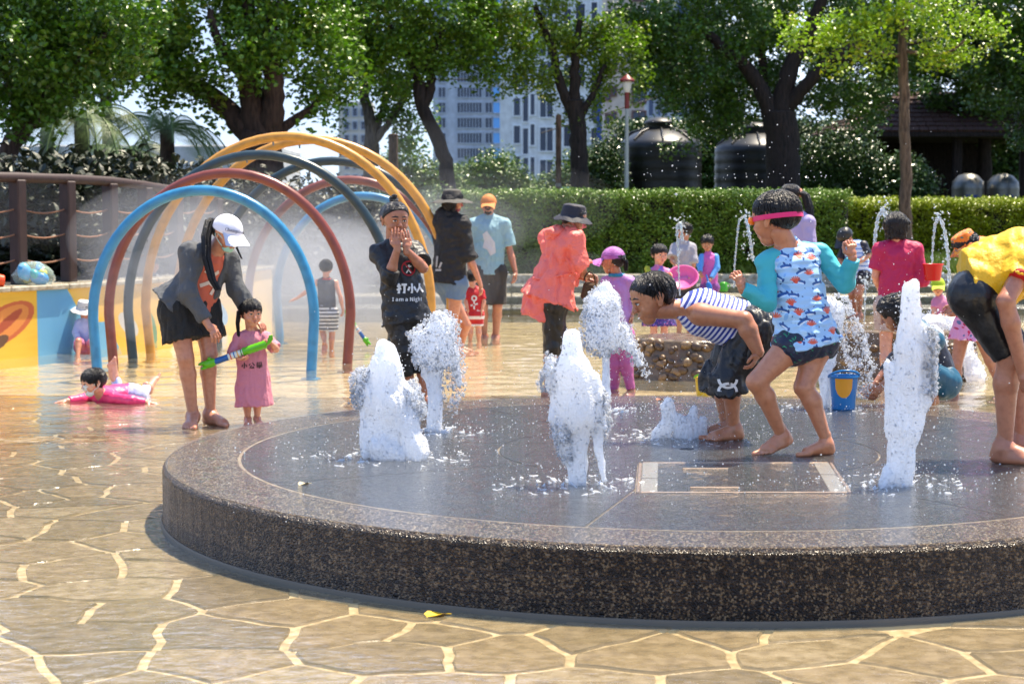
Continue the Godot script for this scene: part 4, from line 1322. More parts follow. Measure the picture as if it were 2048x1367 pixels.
func shrub(label: String, base: Vector3, lobes: Array, lm: Material, leaf: float, per: float, called := "shrub", cat := "shrub", group := "") -> void:
	var o := thing(called, label, cat, base, group)
	var rg := RandomNumberGenerator.new()
	rg.seed = hash(label)
	var xf := [[], []]
	var cl := [[], []]
	for lb in lobes:
		var r: float = lb[1]
		for j in int(per * r * r):
			var d := Vector3(rg.randfn(), rg.randfn(), rg.randfn()).normalized()
			var q: Vector3 = lb[0] + d * r * pow(rg.randf(), 0.3)
			if q.y < 0.02: continue
			xf[j % 2].append(Transform3D(Basis(Vector3.UP, rg.randf() * TAU).scaled(Vector3.ONE * rg.randf_range(0.7, 1.2)), q))
			var c := rg.randf_range(0.75, 1.2)
			cl[j % 2].append(Color(c, c, c * 0.9))
	for v in 2: multi("foliage", clump(called + str(leaf), 30, leaf, leaf * 3.0, v + 1, 0.5), lm, xf[v], cl[v], o)
	var st := MB.new()
	for k in 5: st.tube([Vector3(rg.randf_range(-0.1, 0.1), 0, rg.randf_range(-0.1, 0.1)), lobes[k % lobes.size()][0]], [0.03, 0.01], 6)
	part("stem", st.mesh(), bark("shrub_bark", Color(0.26, 0.2, 0.15)), o)

func hedge(label: String, a: Vector3, b: Vector3, depth: float, h: float, m: Material, leaf: float, per: float) -> void:
	var o := thing("hedge", label, "hedge", (a + b) * 0.5)
	var rg := RandomNumberGenerator.new()
	rg.seed = hash(label)
	var d := (b - a).normalized()
	var nn := Vector3(-d.z, 0, d.x)
	if nn.z < 0: nn = -nn
	var L := a.distance_to(b)
	var nz := FastNoiseLite.new()
	nz.frequency = 0.8
	var xf := [[], [], []]
	var cl := [[], [], []]
	var place := func(u: float, y: float, w: float, i: int):
		var q: Vector3 = d * (u - 0.5) * L + nn * w + Vector3(0, y, 0)
		var bump := nz.get_noise_2d(u * L * 2.0, y * 3.0 + w) * 0.07
		q += nn * bump * (1.0 if y < h - 0.05 else 0.0) + Vector3(0, bump * 0.6, 0)
		xf[i % 3].append(Transform3D(Basis(Vector3.UP, rg.randf() * TAU).scaled(Vector3.ONE * rg.randf_range(0.7, 1.15)), q))
		var c := rg.randf_range(0.72, 1.2)
		cl[i % 3].append(Color(c, c, c * 0.85))
	for k in int(per * L * h): place.call(rg.randf(), rg.randf() * h, depth * 0.5 - absf(rg.randfn()) * 0.05, k)
	for k in int(per * L * depth * 0.8): place.call(rg.randf(), h - absf(rg.randfn()) * 0.03, rg.randf_range(-0.5, 0.5) * depth, k)
	for v in 3: multi("foliage", clump("hedge" + str(leaf), 36, leaf, leaf * 2.7, v + 1, 0.6), m, xf[v], cl[v], o)
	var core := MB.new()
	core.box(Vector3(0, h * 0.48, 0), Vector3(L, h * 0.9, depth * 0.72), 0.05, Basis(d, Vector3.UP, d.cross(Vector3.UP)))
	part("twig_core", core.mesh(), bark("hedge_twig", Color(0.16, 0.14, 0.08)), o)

func build_hedges() -> void:
	var hm := leaf_mat("hedge_leaf", Color(0.42, 0.53, 0.2), 0.55, 0.3)
	hedge("long clipped hedge behind the seat steps, in front of the black tanks", Vector3(-1.05, 0.5, -27.4), Vector3(5.3, 0.5, -27.6), 1.0, 1.2, hm, 0.045, 190.0)
	var lm := leaf_mat("lime_leaf", Color(0.58, 0.62, 0.14), 0.7, 0.35)
	hedge("lower yellow green hedge at the right beyond the strip of grass", Vector3(5.35, 0.72, -30.6), Vector3(11.5, 0.72, -30.4), 1.1, 0.86, lm, 0.055, 120.0)
	var tall := leaf_mat("dark_leaf", Color(0.26, 0.36, 0.14), 0.4, 0.32)
	hedge("dark clipped hedge row behind the yellow green hedge", Vector3(5.0, 0.8, -33.2), Vector3(12.5, 0.8, -33.0), 1.0, 0.78, tall, 0.06, 90.0)
	var belt := leaf_mat("far_leaf", Color(0.24, 0.34, 0.15), 0.4, 0.4)
	hedge("dark belt of distant shrubbery behind the tanks and pavilion", Vector3(3.5, 0.8, -58.0), Vector3(22.0, 0.8, -56.0), 2.5, 3.4, belt, 0.17, 14.0)
	# grass on the bank
	var rg := RandomNumberGenerator.new()
	rg.seed = 6
	var tuft := MB.new()
	for k in 16:
		var a := rg.randf() * TAU
		var b := Vector3(cos(a), 0, sin(a)) * rg.randf() * 0.06
		var t := b + Vector3(rg.randfn() * 0.04, rg.randf_range(0.05, 0.13), rg.randfn() * 0.04)
		var s := Vector3(sin(a), 0, -cos(a)) * 0.006
		tuft.tri(b - s, b + s, t)
	for c in tuft.p.size(): tuft.c.append(Color.WHITE)
	var xf := []
	var cl := []
	for k in 9000:
		var x := rg.randf_range(-2.0, 11.0)
		var z := rg.randf_range(-30.3, -26.85)
		var y := 0.46 + 0.06 * smoothstep(26.4, 28.0, -z) + 0.2 * clampf((-z - 28.0) / 3.0, 0.0, 1.0)
		xf.append(Transform3D(Basis(Vector3.UP, rg.randf() * TAU).scaled(Vector3.ONE * rg.randf_range(0.7, 1.5)), Vector3(x, y, z)))
		var c := rg.randf_range(0.7, 1.25)
		cl.append(Color(c, c, c * 0.8))
	var g := multi("grass", tuft.mesh(), leaf_mat("grass_blade", Color(0.4, 0.47, 0.14), 0.5, 0.5), xf, cl, self)
	tag(g, "short green grass on the bank behind the pool wall", "grass")

# ---------- towers, tanks, pavilion, posts ----------
func tower(label: String, x0: float, x1: float, z: float, h: float, depth: float, wall: Material, wins: Array, glass: Material, frame: Material, turn := 0.0) -> Node3D:
	var o := thing("tower_block", label, "building", Vector3((x0 + x1) * 0.5, 0.8, z), "", turn)
	var mb := MB.new()
	mb.box(Vector3(0, h * 0.5, -depth * 0.5), Vector3(x1 - x0, h, depth), 0.05)
	part("wall", mb.mesh(), wall, o)
	for w in wins: # x centre, y centre, width, height, panes
		var g := MB.new()
		g.box(Vector3(w[0], w[1], 0.02), Vector3(w[2], w[3], 0.1))
		var win := part("window", g.mesh(), w[5] if w.size() > 5 else glass, o)
		var f := MB.new()
		for s in [-1.0, 1.0]:
			f.box(Vector3(w[0], w[1] + s * (w[3] * 0.5 + 0.1), 0.12), Vector3(w[2] + 0.4, 0.2, 0.34))
			f.box(Vector3(w[0] + s * (w[2] * 0.5 + 0.1), w[1], 0.12), Vector3(0.2, w[3], 0.3))
		for k in range(1, w[4]): f.box(Vector3(w[0] - w[2] * 0.5 + w[2] * k / w[4], w[1], 0.1), Vector3(0.13, w[3], 0.12))
		part("frame", f.mesh(), frame, win)
	return o

func far_glass(key: String, c: Color) -> StandardMaterial3D:
	return mat(key, c, 0.12, 0.3)

func build_background() -> void:
	var tile := func(key, c):
		var m := mat(key, c, 0.7)
		m.uv1_triplanar = true
		m.uv1_scale = Vector3.ONE * 0.12
		m.albedo_texture = noise_tex("tile_tone", FastNoiseLite.TYPE_SIMPLEX_SMOOTH, 0.02, 4, [[0.0, Color(0.85, 0.85, 0.85)], [1.0, Color(1, 1, 1)]], 256)
		return m
	var blueg := far_glass("glass_dark", Color(0.1, 0.17, 0.26))
	var skyg := far_glass("glass_sky", Color(0.3, 0.55, 0.8))
	var fr := mat("frame_pale", Color(0.62, 0.67, 0.74), 0.6)
	var wins := []
	for r in 14:
		var y := 4.0 + r * 3.13
		wins.append([0.2, y, 5.0, 2.0, 8])
		wins.append([4.2, y, 1.4, 2.0, 2])
		wins.append([6.0, y, 2.0, 2.1, 1, skyg])
		wins.append([-5.5, y, 1.4, 2.0, 2])
	tower("blue grey apartment tower with bands of dark windows", -16.4, -1.6, -360.0, 58.0, 14.0, tile.call("tower_blue", Color(0.68, 0.73, 0.8)), wins, blueg, fr)
	wins = []
	for r in 9:
		var y := 3.5 + r * 5.2
		for c in [[-6.3, 1.1, 3.0], [-4.8, 0.9, 4.4], [-3.6, 0.7, 3.6], [-1.2, 2.2, 4.0], [2.4, 1.2, 3.6], [4.6, 1.6, 3.6], [7.0, 1.0, 3.6]]: wins.append([c[0], y + 0.6 * sin(c[0] * 2.0 + r), c[1], c[2], 1 if c[1] < 2 else 2])
	var wt := tower("white tiled tower with tall dark windows and a blue banner", -2.1, 16.4, -300.0, 50.0, 14.0, tile.call("tower_white_hazed", Color(0.84, 0.87, 0.89)), wins, blueg, mat("frame_white_hazed", Color(0.84, 0.87, 0.9), 0.6))  # bluish distance haze is mixed into the wall and frame colours
	var bn := MB.new()
	bn.box(Vector3(8.35, 17.5, 0.6), Vector3(1.7, 12.0, 0.2), 0.05)
	var ban := part("banner", bn.mesh(), mat("banner_blue", Color(0.07, 0.22, 0.5), 0.6), wt)
	letters("banner_lettering", "2-3R", 1.0, null, Transform3D(Basis(), Vector3(8.35, 13.2, 0.73)), mat("print_white", Color(0.85, 0.85, 0.84), 0.5), ban)
	wins = []
	for r in 12:
		var y := 3.0 + r * 3.2
		wins.append([1.75, y, 1.5, 2.0, 2])
		wins.append([-2.2, y, 0.35, 1.2, 1])
		wins.append([-1.4, y + 0.4, 0.3, 0.9, 1])
	tower("beige tower with dark windows beside the lamp post", 11.9, 16.8, -220.0, 44.0, 10.0, tile.call("tower_beige", Color(0.78, 0.73, 0.69)), wins, blueg, mat("frame_brown", Color(0.36, 0.25, 0.24), 0.6))
	wins = []
	for r in 10:
		var y := 4.0 + r * 4.4
		for c in [[-3.4, 0.7], [-2.2, 0.45], [-1.2, 0.45], [1.2, 1.6], [3.2, 1.2]]: wins.append([c[0], y, c[1], 3.6, 1])
	tower("pale tower with narrow blue vertical strips behind the tank", 19.8, 28.6, -260.0, 56.0, 10.0, tile.call("tower_pale_hazed", Color(0.78, 0.82, 0.87)), wins, far_glass("glass_blue", Color(0.1, 0.2, 0.34)), fr)  # wall colour carries a bluish tint in place of distance haze
	wins = []
	for k in 7: wins.append([-7.0 + k * 2.4, 2.2, 1.6, 0.9, 2])
	tower("low white hall behind the palms", -21.5, -9.5, -70.0, 3.4, 8.0, tile.call("hall_white", Color(0.78, 0.79, 0.8)), [], blueg, fr)
	var farx := []
	for k in 3:
		for r in 8: farx.append([-2.0 + k * 2.0, 3.0 + r * 3.2, 1.0, 1.8, 1])
	tower("distant block of flats behind the slender tree", -42.0, -34.0, -420.0, 28.0, 10.0, tile.call("tower_plain", Color(0.78, 0.77, 0.74)), farx, blueg, fr)
	# black water tanks
	var pe := mat("black_plastic", Color(0.05, 0.055, 0.06), 0.4)
	for q in [[3.24, -38.0, "black plastic water tank with domed lid nearest the lamp post"], [5.6, -40.0, "second black water tank, mostly behind the big trunk"]]:
		var o := thing("water_tank", q[2], "tank", Vector3(q[0], 0.8, q[1]), "black water tanks behind the hedge")
		var mb := MB.new()
		var prof := [Vector2(0.88, 0.0), Vector2(0.92, 0.05)]
		for k in 9:
			prof.append(Vector2(0.92, 0.15 + k * 0.22))
			prof.append(Vector2(0.9, 0.2 + k * 0.22))
			prof.append(Vector2(0.92, 0.25 + k * 0.22))
		prof.append_array([Vector2(0.91, 2.12), Vector2(0.84, 2.2), Vector2(0.6, 2.36), Vector2(0.32, 2.46), Vector2(0.3, 2.46)])
		mb.lathe(prof, 40)
		part("body", mb.mesh(), pe, o)
		var lid := MB.new()
		lid.lathe([Vector2(0.3, 2.44), Vector2(0.31, 2.56), Vector2(0.34, 2.57), Vector2(0.34, 2.62), Vector2(0.2, 2.7), Vector2(0.001, 2.72)], 28)
		part("lid", lid.mesh(), mat("tank_lid", Color(0.12, 0.12, 0.12), 0.45), o)
		for a in 8:
			var rb := MB.new()
			var t := TAU * a / 8.0
			rb.tube([Vector3(cos(t) * 0.33, 2.47, sin(t) * 0.33), Vector3(cos(t) * 0.62, 2.38, sin(t) * 0.62), Vector3(cos(t) * 0.86, 2.2, sin(t) * 0.86)], [0.025, 0.03, 0.02], 6)
			part("rib", rb.mesh(), pe, o)
	var st := mat("stainless", Color(0.42, 0.42, 0.4), 0.38, 0.8)
	for q in [[9.75, -37.0, "stainless steel tank left of the pair under the pavilion"], [10.55, -37.2, "stainless steel tank right of the pair under the pavilion"]]:
		var o := thing("steel_tank", q[2], "tank", Vector3(q[0], 0.8, q[1]), "steel tanks by the pavilion")
		o.scale = Vector3(1.0, 0.98, 1.0)
		var mb := MB.new()
		mb.lathe([Vector2(0.33, 0.5), Vector2(0.34, 0.55), Vector2(0.34, 0.8), Vector2(0.35, 0.82), Vector2(0.34, 0.84), Vector2(0.34, 1.15), Vector2(0.35, 1.17), Vector2(0.34, 1.19), Vector2(0.33, 1.32), Vector2(0.2, 1.46), Vector2(0.08, 1.5), Vector2(0.001, 1.5)], 32)
		part("body", mb.mesh(), st, o)
		for k in 4:
			var l := MB.new()
			var a := TAU * (k + 0.5) / 4.0
			l.tube([Vector3(cos(a) * 0.3, 0, sin(a) * 0.3), Vector3(cos(a) * 0.32, 0.56, sin(a) * 0.32)], [0.025, 0.025], 6)
			part("leg", l.mesh(), st, o)
		var pl := MB.new()
		pl.box(Vector3(0, 0.95, 0.345), Vector3(0.26, 0.16, 0.02), 0.004)
		part("plate", pl.mesh(), mat("plate_blue", Color(0.1, 0.2, 0.45), 0.5), o)
	# pavilion
	var pv := thing("pavilion", "dark timber pavilion with shingled hip roof under the trees", "pavilion", Vector3(10.0, 0.8, -42.0))
	var wood := bark("dark_timber", Color(0.13, 0.085, 0.07))
	var shingle := bark("shingle", Color(0.3, 0.2, 0.17))
	var e0 := [Vector3(-2.6, 2.5, 1.9), Vector3(3.4, 2.5, 1.9), Vector3(3.4, 2.5, -2.4), Vector3(-2.6, 2.5, -2.4)]
	var ap := [Vector3(-0.6, 3.55, -0.2), Vector3(1.4, 3.55, -0.2)]
	var rg := RandomNumberGenerator.new()
	rg.seed = 4
	for sd in 4:
		var a: Vector3 = e0[sd]
		var b: Vector3 = e0[(sd + 1) % 4]
		var ta: Vector3 = [ap[0], ap[1], ap[1], ap[0]][sd]
		var tb: Vector3 = [ap[1], ap[1], ap[0], ap[0]][sd]
		var up := (b - a).cross(ta - a).normalized()
		if up.y < 0: up = -up
		for r in 9:
			var u0 := r / 9.0
			var u1 := (r + 1.12) / 9.0
			var l0 := a.lerp(ta, u0)
			var r0 := b.lerp(tb, u0)
			var l1 := a.lerp(ta, minf(u1, 1.0))
			var r1 := b.lerp(tb, minf(u1, 1.0))
			var m := MB.new()
			var n := maxi(2, int(l0.distance_to(r0) / 0.22))
			for k in n:
				var t0 := (k + 0.03) / n
				var t1 := (k + 0.97) / n
				var lift := up * (0.04 + rg.randf() * 0.015)
				m.quad(l0.lerp(r0, t0) + lift, l1.lerp(r1, t0) + up * 0.015, l1.lerp(r1, t1) + up * 0.015, l0.lerp(r0, t1) + lift)
				m.quad(l0.lerp(r0, t0), l0.lerp(r0, t0) + lift, l0.lerp(r0, t1) + lift, l0.lerp(r0, t1))
			part("shingle_course", m.mesh(), shingle, pv)
	var eave := MB.new()
	eave.box(Vector3(0.4, 2.44, -0.25), Vector3(6.0, 0.12, 4.3), 0.02)
	part("eave_board", eave.mesh(), wood, pv)
	for x in [-2.2, 0.4, 3.0]:
		for z in [1.5, -2.0]:
			var m := MB.new()
			m.box(Vector3(x, 1.2, z), Vector3(0.2, 2.4, 0.2), 0.02)
			part("post", m.mesh(), wood, pv)
	var bw := MB.new()
	bw.box(Vector3(-0.3, 1.2, -1.6), Vector3(4.6, 2.4, 0.12), 0.01)
	part("back_wall", bw.mesh(), wood, pv)
	var sw := MB.new()
	sw.box(Vector3(-1.9, 1.2, 0.0), Vector3(0.12, 2.4, 3.0), 0.01)
	part("side_wall", sw.mesh(), wood, pv)
	# lamp post
	var lp := thing("lamp_post", "slim grey lamp post with red capped lantern in front of the tank", "lamp post", Vector3(1.92, 0.6, -29.0))
	var pole := MB.new()
	pole.lathe([Vector2(0.07, 0.0), Vector2(0.07, 0.2), Vector2(0.04, 0.24), Vector2(0.03, 2.6)], 16)
	part("pole", pole.mesh(), mat("pole_steel", Color(0.55, 0.57, 0.56), 0.35, 0.6), lp)
	var rd := mat("lamp_red", Color(0.4, 0.06, 0.05), 0.45)
	var c1 := MB.new()
	c1.lathe([Vector2(0.034, 2.55), Vector2(0.04, 2.58), Vector2(0.04, 2.78), Vector2(0.05, 2.82)], 16)
	part("collar", c1.mesh(), rd, lp)
	var gl := MB.new()
	gl.lathe([Vector2(0.05, 2.82), Vector2(0.085, 3.0), Vector2(0.001, 3.01)], 18)
	part("lantern", gl.mesh(), mat("lantern_glass", Color(0.78, 0.76, 0.7), 0.3), lp)
	var c2 := MB.new()
	c2.lathe([Vector2(0.12, 3.0), Vector2(0.124, 3.03), Vector2(0.06, 3.08), Vector2(0.001, 3.13)], 18)
	part("cap", c2.mesh(), rd, lp)
	var sk := MB.new()
	sk.lathe([Vector2(0.049, 0.95), Vector2(0.0485, 1.2)], 16)
	part("sticker", sk.mesh(), mat("sticker_yellow", Color(0.8, 0.6, 0.06), 0.5), lp)
	# wooden posts
	for q in [[Vector3(-2.26, 0.7, -33.0), 2.2, 0.095, "thick wooden post standing left of the leaning tree"], [Vector3(0.81, 0.65, -30.2), 2.45, 0.05, "slim brown stake beside the straight dark trunk"]]:
		var o := thing("wooden_post", q[3], "post", q[0])
		var m := MB.new()
		m.lathe([Vector2(q[2], 0.0), Vector2(q[2] * 0.96, q[1]), Vector2(q[2] * 0.8, q[1] + 0.02), Vector2(0.001, q[1] + 0.025)], 14)
		part("shaft", m.mesh(), bark("post_wood", Color(0.4, 0.31, 0.24)), o)
		var bd := MB.new()
		bd.lathe([Vector2(q[2] * 1.04, q[1] * 0.5), Vector2(q[2] * 1.04, q[1] * 0.5 + 0.06)], 14)
		part("band", bd.mesh(), st, o)
	var sg := thing("park_sign", "small teal notice board on a post between trunk and bushes", "sign", Vector3(1.1, 0.8, -36.0))
	var sb := MB.new()
	sb.box(Vector3(0, 0.95, 0), Vector3(0.2, 0.42, 0.03), 0.005)
	part("board", sb.mesh(), mat("sign_teal", Color(0.1, 0.5, 0.5), 0.5), sg)
	var sp := MB.new()
	sp.tube([Vector3(0, 0, -0.03), Vector3(0, 1.1, -0.03)], [0.025, 0.025], 8)
	part("post", sp.mesh(), st, sg)
	for q in [[Vector3(-22, 7.6, -75), Vector3(-2, 5.4, -55), Vector3(6, 5.6, -52), "thin overhead cable sagging across the gap between the trees"], [Vector3(1.0, 4.2, -60), Vector3(6.5, 6.0, -62), Vector3(16, 9.0, -66), "overhead cable rising past the lamp post"]]:
		var m := MB.new()
		var pts := []
		for k in 21:
			var u := k / 20.0
			pts.append(q[0].lerp(q[1], u).lerp(q[1].lerp(q[2], u), u))
		m.tube(pts, pts.map(func(x): return 0.022), 6, false)
		var n := part("overhead_cable", m.mesh(), mat("cable", Color(0.12, 0.12, 0.12), 0.6), self)
		tag(n, q[3], "cable")

# ---------- bodies ----------
var HEADS := {}

func head_mb(kind: String) -> MB:
	if HEADS.has(kind): return HEADS[kind]
	var f := Field.new(0.021)
	var X := Vector3.RIGHT
	var jaw := 0.145 if kind == "child" else 0.16
	f.cone(Vector3(0, 0.13, -0.13), Vector3(0, 0.15, 0.05), 0.345, 0.335, 0.05)
	f.cone(Vector3(0, -0.02, 0.1), Vector3(0, -0.31, 0.19), 0.27, jaw, 0.1, X, 1.08)
	f.cone(Vector3(0, 0.16, 0.12), Vector3(0, 0.2, 0.16), 0.25, 0.22, 0.08, X, 1.15)
	for s in [-1.0, 1.0]:
		f.cone(Vector3(s * 0.15, -0.13, 0.2), Vector3(s * 0.17, -0.08, 0.18), 0.14, 0.13, 0.08)
		f.carve(Vector3(s * 0.13, 0.015, 0.455), Vector3(s * 0.18, 0.015, 0.44), 0.075, 0.07, 0.06)
		f.cone(Vector3(s * 0.345, 0.06, -0.05), Vector3(s * 0.335, -0.1, -0.01), 0.085, 0.05, 0.02, X, 0.4)
		f.carve(Vector3(s * 0.40, 0.04, -0.02), Vector3(s * 0.39, -0.05, 0.0), 0.04, 0.03, 0.02, X, 0.5)
		f.cone(Vector3(s * 0.04, -0.115, 0.4), Vector3(s * 0.045, -0.115, 0.39), 0.034, 0.03, 0.03)
	f.cone(Vector3(-0.16, 0.085, 0.33), Vector3(0.16, 0.085, 0.33), 0.05, 0.05, 0.06)
	f.cone(Vector3(0, 0.04, 0.375), Vector3(0, -0.1, 0.425), 0.03, 0.05, 0.05)
	f.cone(Vector3(-0.07, -0.225, 0.335), Vector3(0.07, -0.225, 0.335), 0.034, 0.034, 0.03)
	f.cone(Vector3(-0.055, -0.265, 0.33), Vector3(0.055, -0.265, 0.33), 0.034, 0.034, 0.03)
	f.carve(Vector3(-0.085, -0.245, 0.375), Vector3(0.085, -0.245, 0.375), 0.008, 0.008, 0.015)
	f.build()
	var mb := MB.new()
	f.into(mb)
	HEADS[kind] = mb
	return mb

func hair_mb(kind: String) -> MB:
	var key := "hair_" + kind
	if HEADS.has(key): return HEADS[key]
	var f := Field.new(0.02)
	f.fold_amp = 0.028
	f.fold_scale = Vector3(16, 2.5, 3.0)
	f.fold_seed = 7
	f.ridged = true
	var X := Vector3.RIGHT
	if kind in ["short", "wet", "bowl"]:
		f.cone(Vector3(0, 0.13, -0.14), Vector3(0, 0.165, 0.06), (0.375 if kind == "bowl" else 0.364), (0.36 if kind == "bowl" else 0.35), 0.05)
		if kind != "bowl": f.fold_amp = 0.016
		if kind == "bowl": # fringe and sides
			f.cut(Vector3(0, -0.62, 0.75), Vector3(0, 0.19, 0.42))
		elif kind == "short":
			f.cut(Vector3(0, -0.82, 0.57), Vector3(0, 0.2, 0.33))
		else:
			f.cut(Vector3(0, -0.78, 0.62), Vector3(0, 0.26, 0.33))
	elif kind == "capped":
		f.fold_amp = 0.01
		f.cone(Vector3(0, 0.1, -0.14), Vector3(0, 0.1, 0.0), 0.357, 0.34, 0.05)
		f.cut(Vector3(0, -0.75, 0.66), Vector3(0, 0.3, 0.3))
	elif kind == "pulled":
		f.fold_amp = 0.014
		f.cone(Vector3(0, 0.13, -0.13), Vector3(0, 0.165, 0.065), 0.365, 0.362, 0.05)
		f.cut(Vector3(0, -0.78, 0.63), Vector3(0, 0.31, 0.38))
	elif kind == "bob" or kind == "long":
		var low := -0.5 if kind == "bob" else -0.62
		f.cone(Vector3(0, 0.14, -0.13), Vector3(0, 0.17, 0.07), 0.385, 0.37, 0.05)
		f.cone(Vector3(0, 0.05, -0.2), Vector3(0, low, -0.22), 0.33, 0.2, 0.1, X, 1.55, 2)
		for s in [-1.0, 1.0]:
			f.cone(Vector3(s * 0.34, 0.1, 0.02), Vector3(s * 0.34, low + 0.05, 0.0), 0.1, 0.07, 0.08, X, 0.6, 2)
		f.carve(Vector3(0, -0.06, 0.5), Vector3(0, -0.7, 0.45), 0.3, 0.34, 0.05, X, 0.95)
		f.carve(Vector3(0, -0.45, 0.1), Vector3(0, -1.0, 0.1), 0.2, 0.22, 0.03)
	f.build()
	var mb := MB.new()
	f.into(mb)
	if kind != "pulled" and kind != "capped": # wet strands that lie on the cap and break its edge
		var rg := RandomNumberGenerator.new()
		rg.seed = 40
		var pl := {"bowl": [Vector3(0, -0.637, 0.771), Vector3(0, 0.19, 0.42)], "short": [Vector3(0, -0.821, 0.571), Vector3(0, 0.2, 0.33)], "wet": [Vector3(0, -0.783, 0.622), Vector3(0, 0.26, 0.33)]}
		for k in 170:
			var az := rg.randf() * TAU
			var over := rg.randf_range(-0.02, 0.07)
			var lift := rg.randf_range(0.0, 0.02)
			var pts := []
			var rr := []
			var end := 2.6 if pl.has(kind) else 1.55
			var th := rg.randf_range(0.1, 0.7)
			var sw := rg.randf_range(-0.12, 0.12)
			while th < end and pts.size() < 12:
				var p := Vector3(0, 0.14, -0.045) + Vector3(sin(th) * cos(az) * (0.375 + lift), cos(th) * (0.37 + lift), sin(th) * sin(az) * (0.445 + lift))
				if pl.has(kind) and pl[kind][0].dot(p - pl[kind][1]) > over: break
				pts.append(p)
				rr.append(0.012)
				th += 0.2
				az += sw * 0.3
			if pts.size() < 3: continue
			rr[rr.size() - 1] = 0.003
			mb.tube(pts, rr, 4, false)
	HEADS[key] = mb
	return mb

# hand: wrist at the origin, fingers along +y, palm facing +z, thumb on +x (a right hand seen from its palm is mirrored)
func hand_mb(curl: float, spread := 0.12) -> MB:
	var key := "hand_%d_%d" % [int(curl * 20), int(spread * 100)]
	if HEADS.has(key): return HEADS[key]
	var f := Field.new(0.0042)
	f.cone(Vector3(0, -0.02, 0), Vector3(0, 0.03, 0), 0.024, 0.024, 0.012, Vector3.RIGHT, 1.15)
	f.cone(Vector3(0.008, 0.035, 0), Vector3(0.003, 0.078, 0), 0.016, 0.014, 0.012, Vector3.RIGHT, 2.3)
	var lens := [0.071, 0.08, 0.074, 0.058]
	for k in 4:
		var x: float = 0.031 - k * 0.0205
		var q := Vector3(x, 0.083 - absf(k - 1.2) * 0.004, 0)
		var a := spread * (1.3 - k) * 0.8
		var dir := Vector3(sin(a), cos(a), 0)
		var bend := 0.0
		for sg in 3:
			bend += curl * [0.95, 1.5, 1.0][sg]
			var l: float = lens[k] * [0.45, 0.3, 0.25][sg]
			var d := (dir * cos(bend) + Vector3(0, 0, 1) * sin(bend)).normalized()
			var e := q + d * l
			f.cone(q, e, 0.0096 - sg * 0.0006, 0.009 - sg * 0.0007, 0.004)
			q = e
	var th := [Vector3(0.02, 0.018, 0.006), Vector3(0.046, 0.045, 0.014 + 0.01 * curl), Vector3(0.056 - 0.02 * curl, 0.075, 0.022 + 0.02 * curl), Vector3(0.056 - 0.038 * curl, 0.096, 0.026 + 0.024 * curl)]
	for k in 3: f.cone(th[k], th[k + 1], 0.014 - k * 0.0018, 0.0125 - k * 0.0018, 0.008)
	f.build()
	var mb := MB.new()
	f.into(mb)
	HEADS[key] = mb
	return mb

# foot: ankle at the origin, toes along +z, sole at y = -0.075, big toe on +x; length about 0.24
func foot_mb() -> MB:
	if HEADS.has("foot"): return HEADS["foot"]
	var f := Field.new(0.0062)
	f.cone(Vector3(0, 0.04, -0.005), Vector3(0, -0.02, -0.012), 0.03, 0.032, 0.02)
	f.cone(Vector3(0, -0.01, -0.02), Vector3(0, -0.045, -0.034), 0.031, 0.029, 0.02)
	f.cone(Vector3(0, -0.015, 0.0), Vector3(0.01, -0.045, 0.11), 0.034, 0.024, 0.025, Vector3.RIGHT, 1.2)
	f.cone(Vector3(-0.008, -0.052, 0.0), Vector3(-0.012, -0.054, 0.1), 0.024, 0.022, 0.02, Vector3.RIGHT, 1.3)
	f.cone(Vector3(0.018, -0.053, 0.115), Vector3(-0.026, -0.056, 0.095), 0.022, 0.019, 0.015)
	for k in 5:
		var x := 0.03 - k * 0.0175
		var z0 := 0.125 - k * 0.01
		var l := 0.05 - k * 0.006
		var r := 0.0145 if k == 0 else 0.0098 - k * 0.0004
		f.cone(Vector3(x * 0.95, -0.057, z0), Vector3(x, -0.075 + r + 0.002, z0 + l), r * 0.95, r, 0.007)
	f.cut(Vector3.DOWN, Vector3(0, -0.075, 0))
	f.build()
	var mb := MB.new()
	f.into(mb)
	HEADS["foot"] = mb
	return mb

func head_basis(fw: Vector3, up := Vector3.UP) -> Basis:
	var z := fw.normalized()
	var x := up.cross(z).normalized()
	return Basis(x, z.cross(x).normalized(), z)

